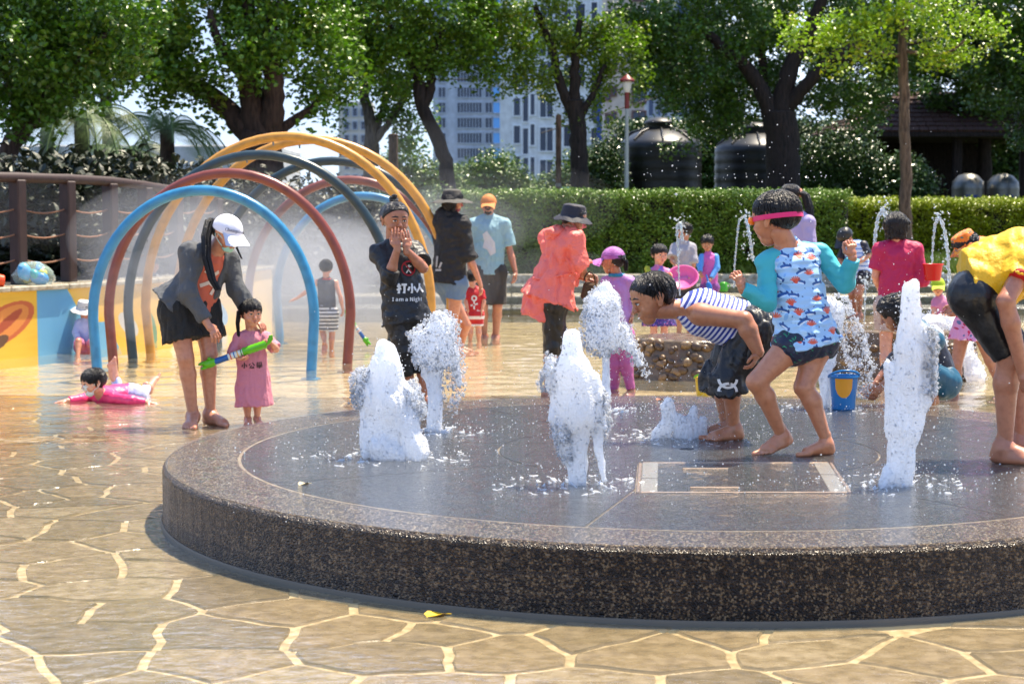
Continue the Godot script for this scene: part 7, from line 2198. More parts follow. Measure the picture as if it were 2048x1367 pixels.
func people_near() -> void:
	var tan := Color(0.6, 0.41, 0.31)
	var fair := Color(0.78, 0.58, 0.47)
	var brown := Color(0.52, 0.33, 0.24)
	# child in the aqua rash guard, seen from behind
	var P := {"g": 0.8, "hh": 0.26, "free_l": 1, "face": Vector3(-0.72, -0.12, -0.62), "skin": Color(0.66, 0.45, 0.33), "cell": 0.008, "foot": 0.175, "hs": 0.68,
		"hand_l": [Vector3(-0.35, 0.9, 0.1), Vector3(-0.3, -0.2, -0.9), 0.62], "hand_r": [Vector3(-0.1, 0.98, 0.05), Vector3(-0.4, 0, -0.9), 0.66]}
	var w := who("aqua", "child in aqua sleeved sea print rash guard and pink goggles, stepping across the platform", P)
	var o: Node3D = w[0]
	var J: Dictionary = w[1]
	add_hair(o, J, P, "short")
	var pc: Vector3 = (J.hl + J.hr) * 0.5
	var sea := img_mat("sea_print", sea_print(), 0.6, Vector3(2.6, 2.6, 1))
	var f := top_field(J, P, {"sleeve": 0.0, "yoke": 0.62, "hem": pc + Vector3(0.005, -0.02, 0), "hem_r": 0.125, "hem_wide": 1.36, "fold": 0.014, "fold_scale": Vector3(5, 15, 6), "ease": 0.016, "seed": 8})
	field_part("rash_guard", f, sea, o)
	var aq := cloth("aqua_cloth", Color(0.22, 0.66, 0.7), 0.6, 0.3)
	for s in ["l", "r"]:
		var q := Field.new(0.008)
		q.fold_amp = 0.009
		q.fold_scale = Vector3(9, 13, 9)
		q.cone(((J.sl + J.sr) * 0.5).lerp(J["s" + s], 0.42) + Vector3(0, 0.03, 0), J["s" + s], 0.04, 0.045, 0.03)
		q.cone(J["s" + s], J["e" + s], 0.046, 0.041, 0.03)
		q.cone(J["e" + s], J["e" + s].lerp(J["w" + s], 0.95), 0.041, 0.033, 0.02, Vector3.ZERO, 1.0, 2)
		q.build()
		field_part("sleeve", q, aq, o)
	var tr := img_mat("green_print", patch_print(Color(0.04, 0.09, 0.2), [Color(0.06, 0.5, 0.35), Color(0.03, 0.25, 0.33), Color(0.1, 0.62, 0.4), Color(0.02, 0.05, 0.12)], 90, 2, 7, 0.3), 0.5, Vector3(6, 6, 1))
	field_part("swim_trunks", legs_field(J, P, {"leg": 0.24, "ease": 0.014, "fold": 0.006}), tr, o)
	# goggles: strap round the head and a cup over the eye
	var gm := mat("goggle_strap", Color(0.85, 0.06, 0.4), 0.4)
	var band := MB.new()
	var rings := []
	for k in 37:
		var a := TAU * k / 36.0
		var ring := []
		for q in [[0.0, 0.045], [0.022, 0.04], [0.022, -0.04], [0.0, -0.045]]:
			ring.append([Vector3(sin(a) * (0.395 + q[0]), 0.045 + q[1], cos(a) * (0.435 + q[0]) - 0.05), Vector3(sin(a), 0, cos(a))])
		rings.append(ring)
	band.strip(rings, false)
	var bd := on_head("goggles", band, gm, o, J, P)
	for s in [-1.0, 1.0]:
		var cup := MB.new()
		cup.ball(Vector3(s * 0.15, 0.03, 0.4), Vector3(0.115, 0.08, 0.07), Basis(Vector3.UP, s * 0.35), 14, 10)
		on_head("lens_cup", cup, mat("goggle_cup", Color(0.95, 0.5, 0.08), 0.25), bd, J, P)
	# bending boy
	P = {"g": 0.8, "tg": 1.08, "ag": 1.12, "hh": 0.258, "face": Vector3(-0.93, -0.3, 0.22), "up": Vector3(-0.3, 0.95, 0.05), "skin": Color(0.63, 0.43, 0.31), "cell": 0.008, "foot": 0.185, "hs": 0.7,
		"hand_l": [Vector3(-0.35, -0.85, 0.1), Vector3(-0.8, 0.3, -0.3), 0.35], "hand_r": [Vector3(-0.4, -0.8, 0), Vector3(-0.8, 0.2, 0.2), 0.35]}
	w = who("bender", "boy in blue striped vest and black shorts leaning into the water jet", P)
	o = w[0]; J = w[1]
	add_face(o, J, P)
	add_hair(o, J, P, "wet")
	pc = (J.hl + J.hr) * 0.5
	var sc: Vector3 = (J.sl + J.sr) * 0.5
	var ax := (sc - pc).normalized()
	var sm := img_mat("blue_stripe", stripes(Color(0.82, 0.83, 0.9), Color(0.1, 0.2, 0.58), 0.5), 0.65, Vector3(1, 46, 1))
	f = top_field(J, P, {"sleeve": 0.0, "yoke": 0.6, "hem": pc.lerp(sc, -0.04), "hem_r": 0.14, "ease": 0.014, "fold": 0.006, "seed": 4})
	field_part("striped_vest", f, sm, o, Vector3(0, 0, 1), (ax + Vector3(0.1, 0.15, 0)).normalized())
	var bk := cloth("black_shorts", Color(0.06, 0.06, 0.075), 0.42, 0.5)
	f = legs_field(J, P, {"leg": 1.18, "ease": 0.044, "flare": 1.25, "waist": 0.3, "fold": 0.012, "fold_scale": Vector3(12, 5, 10)})
	var sh := field_part("shorts", f, bk, o)
	var arcs := []
	for sg in [1.0, -1.0]:
		var st := []
		for k in 13:
			var a := PI * k / 12.0
			st.append(Vector2(cos(a) * 0.043, sg * (0.03 - sin(a) * 0.04)))
		arcs.append(st)
	print_on("emblem", f, arcs, 0.013, Transform3D(Basis(), J.kl + Vector3(-0.012, -0.012, 0)), mat("print_white", Color(0.85, 0.85, 0.84), 0.5), sh)
	# child in yellow at the right edge
	P = {"g": 0.98, "hh": 0.235, "face": Vector3(0.8, -0.55, 0.1), "up": Vector3(0.5, 0.8, 0), "skin": Color(0.62, 0.42, 0.32), "cell": 0.01, "foot": 0.23,
		"hand_r": [Vector3(0.15, -1, 0), Vector3(0.9, 0, -0.2), 0.4], "hand_l": [Vector3(0.15, -1, 0), Vector3(0.9, 0, 0.2), 0.4]}
	w = who("yellow", "child in bright yellow shirt and black leggings stooping at the right edge", P)
	o = w[0]; J = w[1]
	add_hair(o, J, P, "short")
	pc = (J.hl + J.hr) * 0.5
	sc = (J.sl + J.sr) * 0.5
	f = top_field(J, P, {"sleeve": 0.45, "hem": pc.lerp(sc, -0.1) + Vector3(-0.02, 0.055, 0), "hem_r": 0.15, "ease": 0.03, "fold": 0.014, "fold_scale": Vector3(9, 5, 6), "seed": 11, "extra": [[pc.lerp(sc, 0.35) + Vector3(-0.02, 0.08, 0), sc + Vector3(-0.02, 0.07, 0), 0.12, 0.1, 0.06]]})
	var ys := field_part("shirt", f, cloth("yellow_shirt", Color(0.88, 0.68, 0.04), 0.55, 0.6), o)
	var spot := PackedVector2Array()
	for k in 16: spot.append(Vector2(cos(TAU * k / 16.0) * 0.036, sin(TAU * k / 16.0) * 0.042))
	fill_on("printed_patch", f, spot, Transform3D(Basis(), pc.lerp(sc, 0.62) + Vector3(-0.01, 0.0, 0.1)), mat("print_red", Color(0.7, 0.06, 0.04), 0.6), ys)
	field_part("leggings", legs_field(J, P, {"leg": 0.93, "ease": 0.014, "fold": 0.004, "flare": 1.0, "waist": 0.5}), cloth("black_legging", Color(0.045, 0.045, 0.055), 0.35, 0.3), o)
	# boy with a top knot, hands on his face
	P = {"g": 0.74, "hh": 0.215, "face": Vector3(0.42, -0.08, 0.9), "skin": Color(0.6, 0.4, 0.29), "cell": 0.008, "foot": 0.17, "hs": 0.74,
		"hand_r": [Vector3(-0.05, 0.98, -0.02), Vector3(0.2, 0, -0.95), 0.12, 0.1], "hand_l": [Vector3(-0.1, 0.97, 0.0), Vector3(-0.5, 0, -0.8), 0.12, 0.1]}
	w = who("bun", "child with wet top knot covering face with both hands, in black printed shirt", P)
	o = w[0]; J = w[1]
	add_face(o, J, P)
	add_hair(o, J, P, "pulled")
	var bun := MB.new()
	for k in 5: bun.ball(Vector3(0.02 * sin(k * 2.1), 0.53 + 0.03 * k, -0.12 + 0.02 * cos(k * 1.7)), Vector3(0.13 - 0.012 * k, 0.045, 0.13 - 0.012 * k), Basis(Vector3(1, 0, 0.4).normalized(), 0.3 * sin(k)), 12, 8, 0.25, k)
	on_head("top_knot", bun, hair_mat(), o, J, P)
	pc = (J.hl + J.hr) * 0.5
	f = top_field(J, P, {"sleeve": 0.72, "sleeve_r": 1.25, "hem": pc + Vector3(0.005, -0.03, 0), "hem_r": 0.115, "ease": 0.02, "fold": 0.012, "fold_scale": Vector3(8, 9, 8), "seed": 2})
	var bs := field_part("shirt", f, cloth("black_shirt", Color(0.06, 0.062, 0.072), 0.5, 0.7), o)
	var white := mat("print_white", Color(0.85, 0.85, 0.84), 0.5)
	var ctr: Vector3 = pc.lerp((J.sl + J.sr) * 0.5, 0.5) + Vector3(0.022, 0.01, 0.0)
	var px := Transform3D(Basis(Vector3.UP, 0.3), ctr)
	print_on("printed_lettering", f, glyph(DA, -0.075, -0.06, 0.062) + glyph(XIAO, -0.015, -0.06, 0.062) + glyph(REN, 0.04, -0.055, 0.055), 0.0125, px, white, bs)
	letters("printed_line", "I am a Night", 0.03, f, Transform3D(px.basis, ctr + Vector3(-0.01, -0.092, 0)), white, bs)
	var ring := []
	for k in 21: ring.append(Vector2(cos(TAU * k / 20.0), sin(TAU * k / 20.0)) * 0.04 + Vector2(0, 0.085))
	print_on("printed_ring", f, [ring, [Vector2(-0.026, 0.113), Vector2(0.026, 0.057)]], 0.008, px, mat("print_crimson", Color(0.62, 0.06, 0.12), 0.6), bs)
	print_on("printed_figure", f, [[Vector2(0, 0.106), Vector2(0, 0.078), Vector2(-0.014, 0.058)], [Vector2(0, 0.08), Vector2(0.015, 0.058)], [Vector2(-0.016, 0.096), Vector2(0.016, 0.096)]], 0.008, px, white, bs, 0.003)
	field_part("cropped_trousers", legs_field(J, P, {"leg": 1.5, "ease": 0.014, "flare": 1.0, "fold": 0.007}), cloth("black_trouser", Color(0.05, 0.05, 0.06), 0.45, 0.5), o)
	# squatting child behind the tall jet
	P = {"g": 0.78, "hh": 0.22, "face": Vector3(-0.8, -0.35, -0.2), "up": Vector3(-0.3, 0.9, 0), "skin": tan, "cell": 0.01, "foot": 0.18, "hand_l": [Vector3(-0.6, -0.7, 0), Vector3(-0.5, 0, -0.6), 0.3], "hand_r": [Vector3(-0.6, -0.7, 0), Vector3(-0.5, 0, 0.6), 0.3]}
	w = who("squat", "child in teal and navy rash guard squatting on the platform behind the tall jet", P)
	o = w[0]; J = w[1]
	add_hair(o, J, P, "bob")
	pc = (J.hl + J.hr) * 0.5
	sc = (J.sl + J.sr) * 0.5
	f = top_field(J, P, {"sleeve": 1.5, "hem": pc.lerp(sc, 0.02), "hem_r": 0.1, "ease": 0.014, "fold": 0.006})
	field_part("rash_guard", f, cloth("navy_cloth", Color(0.05, 0.06, 0.13), 0.5, 0.3), o)
	var q := Field.new(0.01)
	q.cone(J.sl, J.sl.lerp(J.el, 0.75), 0.062, 0.055, 0.02)
	q.cone(J.sl, J.nk, 0.062, 0.052, 0.02)
	q.cone(J.sr, J.nk, 0.062, 0.052, 0.02)
	q.build()
	var teal := cloth("teal_cloth", Color(0.03, 0.3, 0.4), 0.5, 0.3)
	field_part("shoulder_panel", q, teal, o)
	field_part("shorts", legs_field(J, P, {"leg": 0.75, "ease": 0.02, "flare": 1.15}), teal, o)

func people_pool() -> void:
	var tan := Color(0.62, 0.43, 0.33)
	var fair := Color(0.76, 0.56, 0.46)
	# woman in the grey cardigan
	var P := {"g": 0.95, "hh": 0.235, "head": "adult", "face": Vector3(0.74, -0.42, 0.52), "up": Vector3(0.3, 0.95, 0.2), "skin": Color(0.66, 0.46, 0.36), "cell": 0.011, "foot": 0.235,
		"hand_r": [Vector3(0.6, -0.8, 0.05), Vector3(-0.5, -0.3, -0.6), 0.3], "hand_l": [Vector3(0.7, -0.6, 0.25), Vector3(-0.1, -0.9, -0.1), 0.3]}
	var w := who("mom", "woman in white cap, mask and grey cardigan bending over the toddler", P)
	var o: Node3D = w[0]
	var J: Dictionary = w[1]
	add_face(o, J, P, false)
	add_hair(o, J, P, "capped")
	var cap := baseball_cap(o, J, P, cloth("white_cap", Color(0.86, 0.86, 0.9), 0.7, 0.3))
	var navy := mat("navy_thread", Color(0.05, 0.06, 0.2), 0.6)
	var hx := head_xf(J, P)
	var tn := Vector3(-0.42, 0.25, 0.87).normalized()
	var tx0 := Vector3.UP.cross(tn).normalized()
	letters("embroidery", "Champion", 0.026, null, Transform3D(hx.basis.orthonormalized() * Basis(tx0, tn.cross(tx0), tn), hx * Vector3(-0.18, 0.28, 0.4)), navy, cap, true)
	face_mask(o, J, P, cloth("mint_mask", Color(0.62, 0.82, 0.77), 0.8, 0.2))
	var B: Basis = P.B
	var hb: Vector3 = J.hd + B * Vector3(0, 0.16, -0.4) * 0.225
	add_locks(o, "ponytail", [hb, hb + Vector3(-0.05, 0.02, 0.03), hb + Vector3(-0.07, -0.08, 0.08), hb + Vector3(-0.06, -0.22, 0.14), hb + Vector3(-0.02, -0.36, 0.17), hb + Vector3(0.02, -0.43, 0.18)], 0.045, 0.02, 18, 3)
	add_locks(o, "side_lock", [J.hd + B * Vector3(0.36, 0.05, 0.1) * 0.225, J.hd + Vector3(0.07, -0.09, 0.03), J.hd + Vector3(0.1, -0.16, 0.02)], 0.012, 0.004, 5, 4)
	var pc: Vector3 = (J.hl + J.hr) * 0.5
	var sc: Vector3 = (J.sl + J.sr) * 0.5
	var tee := top_field(J, P, {"sleeve": 0.3, "hem": pc + Vector3(0.02, 0.015, 0), "hem_r": 0.125, "ease": 0.012, "fold": 0.007})
	var ts := field_part("shirt", tee, cloth("orange_shirt", Color(0.76, 0.36, 0.25), 0.7, 0.5), o)
	var cx := pc.lerp(sc, 0.55) + Vector3(0.05, 0, 0.06)
	print_on("printed_swirl", tee, [[Vector2(-0.03, 0.07), Vector2(0.02, 0.03), Vector2(0.07, 0.06)], [Vector2(-0.06, -0.03), Vector2(0.0, -0.01), Vector2(0.05, -0.04), Vector2(0.02, -0.09)]], 0.024, Transform3D(Basis(Vector3.UP, 0.75), cx), mat("print_cream", Color(0.82, 0.74, 0.66), 0.7), ts)
	var fr := Vector3(0.72, -0.3, 0.62)
	var ca := top_field(J, P, {"sleeve": 1.85, "sleeve_r": 1.1, "hem": pc + Vector3(-0.11, 0.01, 0.03), "hem_r": 0.17, "hem_wide": 1.15, "ease": 0.026, "fold": 0.014, "fold_scale": Vector3(9, 5, 9), "seed": 6,
		"carves": [[sc + fr * 0.14 + Vector3(0, 0.05, 0), pc + Vector3(0.12, -0.02, 0.16), 0.075, 0.12]],
		"extra": [[J.er, J.er.lerp(J.wr, 0.88), 0.06, 0.046, 0.03, Vector3.ZERO, 1.0, 2]]})
	field_part("cardigan", ca, cloth("grey_cardigan", Color(0.3, 0.31, 0.32), 0.85, 0.6), o)
	field_part("shorts", legs_field(J, P, {"leg": 0.62, "ease": 0.03, "flare": 1.32, "fold": 0.012, "fold_scale": Vector3(12, 3, 12)}), cloth("charcoal_shorts", Color(0.085, 0.085, 0.08), 0.8, 0.5), o)
	# toddler
	P = {"g": 0.56, "hh": 0.195, "face": Vector3(0.5, -0.06, 0.86), "skin": Color(0.72, 0.51, 0.41), "cell": 0.008, "foot": 0.125, "hs": 0.52,
		"hand_r": [Vector3(0.8, -0.1, 0.3), Vector3(0.1, 0.8, 0.3), 0.55], "hand_l": [Vector3(-0.5, 0.5, 0.4), Vector3(-0.4, -0.5, 0.4), 0.6]}
	w = who("toddler", "toddler in pink dress holding a green and blue water gun", P)
	o = w[0]; J = w[1]
	add_face(o, J, P)
	add_hair(o, J, P, "bowl")
	var hd: Vector3 = J.hd
	add_locks(o, "side_lock", [hd + Vector3(-0.07, 0.02, 0.02), hd + Vector3(-0.082, -0.06, 0.03), hd + Vector3(-0.075, -0.15, 0.04)], 0.022, 0.008, 9, 8)
	pc = (J.hl + J.hr) * 0.5
	var dr := top_field(J, P, {"sleeve": 0.95, "sleeve_r": 1.25, "hem": (J.kl + J.kr) * 0.5 + Vector3(0.012, -0.05, -0.01), "hem_r": 0.088, "hem_wide": 1.5, "ease": 0.012, "fold": 0.009, "fold_scale": Vector3(16, 5, 16),
		"carves": [[J.kr + Vector3(0.005, 0.03, 0.09), J.kr + Vector3(0.0, -0.09, 0.09), 0.012, 0.05]]})
	var pk := field_part("dress", dr, cloth("pink_dress", Color(0.76, 0.46, 0.52), 0.7, 0.5), o)
	var tx := Transform3D(Basis(Vector3.UP, 0.1), Vector3(pc.x, (J.hl.y + J.sl.y) * 0.5 - 0.055, 0))
	print_on("printed_lettering", dr, glyph(XIAO, -0.07, -0.02, 0.044) + glyph(GONG, -0.022, -0.02, 0.044), 0.0065, tx, mat("print_dark", Color(0.06, 0.05, 0.06), 0.6), pk)
	print_on("printed_character", dr, glyph(JU, 0.027, -0.02, 0.046), 0.0042, tx, mat("print_dark", Color(0.06, 0.05, 0.06), 0.6), pk)
	# girl lying in the shallow water
	P = {"g": 0.72, "hh": 0.21, "face": Vector3(-0.75, -0.15, 0.6), "skin": fair, "cell": 0.009, "foot": 0.17, "hs": 0.62, "back": -1.0, "free_l": 1, "free_r": 1,
		"hand_r": [Vector3(-0.9, -0.1, 0.2), Vector3(0, -1, 0), 0.1], "hand_l": [Vector3(0.9, -0.1, 0.1), Vector3(0, -1, 0), 0.1]}
	w = who("crawler", "masked girl in pink swim top lying on her front in shallow water", P)
	o = w[0]; J = w[1]
	add_face(o, J, P, false)
	add_hair(o, J, P, "bowl")
	face_mask(o, J, P, img_mat("floral_mask", patch_print(Color(0.82, 0.84, 0.82), [Color(0.55, 0.65, 0.4), Color(0.8, 0.6, 0.5), Color(0.5, 0.55, 0.6)], 40, 2, 5), 0.8, Vector3(3, 3, 1)))
	pc = (J.hl + J.hr) * 0.5
	sc = (J.sl + J.sr) * 0.5
	field_part("swim_top", top_field(J, P, {"sleeve": 1.9, "hem": pc.lerp(sc, 0.1), "hem_r": 0.09, "ease": 0.01, "fold": 0.005}), cloth("hot_pink", Color(0.86, 0.2, 0.42), 0.45, 0.4), o)
	field_part("swim_leggings", legs_field(J, P, {"leg": 1.85, "ease": 0.008, "fold": 0.004}), cloth("pale_lilac", Color(0.68, 0.7, 0.84), 0.5, 0.4), o)
	# woman in the coral jacket
	P = {"g": 0.92, "hh": 0.22, "head": "adult", "face": Vector3(0.93, -0.22, 0.12), "skin": tan, "cell": 0.011, "foot": 0.22, "hand_r": [Vector3(0.8, -0.1, -0.2), Vector3(-0.1, -0.8, 0.3), 0.55], "hand_l": [Vector3(0.8, -0.2, 0.2), Vector3(-0.1, -0.8, 0), 0.55]}
	w = who("coral", "woman in coral jacket and dark bucket hat seen from behind in the pool", P)
	o = w[0]; J = w[1]
	add_hair(o, J, P, "pulled")
	face_mask(o, J, P, cloth("pink_mask", Color(0.8, 0.42, 0.52), 0.8, 0.2))
	bucket_hat(o, J, P, cloth("navy_hat", Color(0.1, 0.1, 0.15), 0.7, 0.5), 0.2, 0.12, -0.1)
	pc = (J.hl + J.hr) * 0.5
	sc = (J.sl + J.sr) * 0.5
	f_coral(o, J, P, pc, sc)
	field_part("leggings", legs_field(J, P, {"leg": 1.2, "ease": 0.02, "fold": 0.008}), cloth("black_legging", Color(0.045, 0.045, 0.055), 0.35, 0.3), o)
	# girl in the purple cap
	P = {"g": 0.68, "hh": 0.215, "face": Vector3(-0.86, -0.05, -0.45), "skin": tan, "cell": 0.01, "foot": 0.16, "hand_l": [Vector3(0, -1, 0), Vector3(-1, 0, 0), 0.3], "hand_r": [Vector3(0, -1, 0), Vector3(1, 0, 0), 0.3]}
	w = who("capgirl", "girl in mauve cap and long lilac swimsuit standing behind a foaming jet", P)
	o = w[0]; J = w[1]
	add_hair(o, J, P, "capped")
	baseball_cap(o, J, P, img_mat("mauve_cap", patch_print(Color(0.62, 0.34, 0.62), [Color(0.7, 0.45, 0.72), Color(0.55, 0.28, 0.56)], 30, 8, 22), 0.7, Vector3(2, 2, 1)))
	hd = J.hd
	add_locks(o, "ponytail", [hd + Vector3(0.07, 0.03, 0.05), hd + Vector3(0.1, 0.0, 0.07), hd + Vector3(0.1, -0.07, 0.07)], 0.028, 0.012, 8, 12)
	pc = (J.hl + J.hr) * 0.5
	field_part("swim_top", top_field(J, P, {"sleeve": 1.85, "hem": pc + Vector3(0, -0.04, 0), "ease": 0.014, "fold": 0.008}), cloth("lilac_top", Color(0.66, 0.48, 0.72), 0.6, 0.5), o)
	field_part("swim_leggings", legs_field(J, P, {"leg": 1.95, "ease": 0.012, "fold": 0.006}), cloth("mauve_legging", Color(0.64, 0.3, 0.52), 0.5, 0.5), o)
	var col := MB.new()
	col.tube(range(13).map(func(k): return J.nk + Vector3(cos(TAU * k / 12.0) * 0.055, 0.005, sin(TAU * k / 12.0) * 0.05)), range(13).map(func(k): return 0.014), 8, false)
	part("collar", col.mesh(), cloth("teal_collar", Color(0.05, 0.48, 0.62), 0.6, 0.3), o)
	# girl in the magenta shirt
	P = {"g": 0.84, "hh": 0.225, "face": Vector3(0.1, -0.12, -1), "skin": fair, "cell": 0.01, "foot": 0.2, "hand_r": [Vector3(0.3, 0.1, -0.9), Vector3(0, 1, 0.2), 0.5], "hand_l": [Vector3(0.4, 0.1, -0.9), Vector3(0, 1, 0), 0.5]}
	w = who("magenta", "girl in magenta shirt with wet black bob, back turned, holding a red bucket", P)
	o = w[0]; J = w[1]
	add_hair(o, J, P, "bob")
	pc = (J.hl + J.hr) * 0.5
	field_part("shirt", top_field(J, P, {"sleeve": 0.72, "sleeve_r": 1.2, "hem": pc + Vector3(0, -0.02, 0), "hem_r": 0.13, "ease": 0.024, "fold": 0.01, "seed": 14}), cloth("magenta_shirt", Color(0.68, 0.04, 0.28), 0.6, 0.6), o)
	field_part("shorts", legs_field(J, P, {"leg": 0.62, "ease": 0.026, "flare": 1.15}), img_mat("beige_print", patch_print(Color(0.72, 0.62, 0.56), [Color(0.62, 0.5, 0.46), Color(0.8, 0.72, 0.66)], 50, 2, 6), 0.8, Vector3(5, 5, 1)), o)
	# child in the orange sun hat
	P = {"g": 0.76, "hh": 0.22, "face": Vector3(-0.85, -0.5, 0.1), "up": Vector3(-0.4, 0.9, 0), "skin": tan, "cell": 0.01, "foot": 0.19, "hand_r": [Vector3(-0.5, -0.8, 0), Vector3(-0.5, 0, 0.5), 0.3], "hand_l": [Vector3(-0.5, -0.8, 0), Vector3(-0.5, 0, -0.5), 0.3]}
	w = who("orangehat", "child in orange patterned sun hat and pink flowered skirt behind the yellow shirt", P)
	o = w[0]; J = w[1]
	add_hair(o, J, P, "bob")
	bucket_hat(o, J, P, img_mat("orange_print", patch_print(Color(0.85, 0.42, 0.06), [Color(0.9, 0.6, 0.1), Color(0.15, 0.4, 0.38), Color(0.75, 0.25, 0.05), Color(0.9, 0.75, 0.5)], 50, 4, 12, 0.5), 0.75, Vector3(3, 2, 1)), 0.2, 0.1, 0.0)
	pc = (J.hl + J.hr) * 0.5
	sc = (J.sl + J.sr) * 0.5
	var fl := img_mat("pink_flower", patch_print(Color(0.84, 0.55, 0.68), [Color(0.78, 0.1, 0.28), Color(0.9, 0.75, 0.82), Color(0.7, 0.08, 0.25), Color(0.35, 0.4, 0.55)], 42, 4, 10), 0.7, Vector3(5, 5, 1))
	field_part("swimsuit", top_field(J, P, {"sleeve": 0.4, "hem": pc + Vector3(0.0, -0.12, 0), "hem_r": 0.17, "hem_wide": 1.1, "ease": 0.014, "fold": 0.012, "fold_scale": Vector3(14, 3, 14)}), fl, o)
	# child in the black cap, bending
	P = {"g": 0.68, "hh": 0.2, "face": Vector3(-0.6, -0.7, 0.3), "up": Vector3(-0.4, 0.7, 0.5), "skin": tan, "cell": 0.011, "foot": 0.16, "hand_r": [Vector3(0, -1, 0.2), Vector3(1, 0, 0), 0.3], "hand_l": [Vector3(-0.6, -0.6, 0.2), Vector3(-0.5, 0, -0.5), 0.3]}
	w = who("capkid", "child in black cap and pale blue striped vest crouching on the far stones", P)
	o = w[0]; J = w[1]
	add_hair(o, J, P, "capped")
	baseball_cap(o, J, P, cloth("black_cap", Color(0.06, 0.06, 0.065), 0.4, 0.7))
	pc = (J.hl + J.hr) * 0.5
	field_part("shirt", top_field(J, P, {"sleeve": 0.9, "hem": pc, "ease": 0.014}), cloth("navy_cloth", Color(0.05, 0.06, 0.13), 0.5, 0.3), o)
	sc = (J.sl + J.sr) * 0.5
	field_part("vest", top_field(J, P, {"sleeve": 0.0, "yoke": 0.5, "hem": pc + Vector3(0, -0.02, 0), "hem_r": 0.115, "ease": 0.03, "fold": 0.006}), img_mat("pale_stripe", stripes(Color(0.74, 0.8, 0.9), Color(0.4, 0.54, 0.78), 0.35), 0.8, Vector3(1, 22, 1)), o)
	field_part("shorts", legs_field(J, P, {"leg": 0.5, "ease": 0.02}), cloth("navy_cloth", Color(0.05, 0.06, 0.13), 0.5, 0.3), o)

func f_coral(o: Node3D, J: Dictionary, P: Dictionary, pc: Vector3, sc: Vector3) -> void:
	var f := top_field(J, P, {"sleeve": 1.85, "sleeve_r": 1.35, "hem": pc + Vector3(-0.03, 0.02, 0), "hem_r": 0.22, "hem_wide": 1.12, "ease": 0.034, "fold": 0.034, "fold_scale": Vector3(6.5, 4.4, 6.5), "seed": 21,
		"extra": [[pc.lerp(sc, 0.4) + Vector3(-0.03, 0, 0.02), pc + Vector3(-0.1, -0.12, 0.0), 0.13, 0.15, 0.05, Vector3.ZERO, 1.0, 2]]})
	var m := cloth("coral_jacket", Color(0.92, 0.43, 0.37), 0.55, 1.0)
	var jk := field_part("jacket", f, m, o)
	var hood := MB.new()
	for k in 3: hood.tube(range(11).map(func(j): return J.nk + Vector3(-0.02 - 0.012 * k + cos(PI * j / 10.0 + 0.3) * (0.1 - 0.015 * k), 0.0 - 0.03 * k + 0.012 * sin(j * 1.9 + k), sin(PI * j / 10.0 - 0.4) * (0.12 - 0.01 * k) - 0.02)), range(11).map(func(j): return 0.03 - 0.004 * k), 9)
	part("hood", hood.mesh(), m, jk)
	var cord := MB.new()
	var wpt := pc.lerp(sc, 0.42)
	for k in 24:
		var a := TAU * k / 24.0
		var a2 := TAU * (k + 1) / 24.0
		var q := []
		for s in [a, a2]:
			var d := Vector3(cos(s), 0, sin(s))
			var pt := wpt + d * 0.3 + Vector3(0, 0.02 * sin(s * 2.0), 0)
			for it in 40:
				var dd := f.at(pt)
				if dd < 0.003: break
				pt -= d * minf(maxf(dd * 0.7, 0.003), 0.03)
			q.append(pt)
		cord.tube(q, [0.008, 0.008], 6)
	part("waist_cord", cord.mesh(), m, jk)

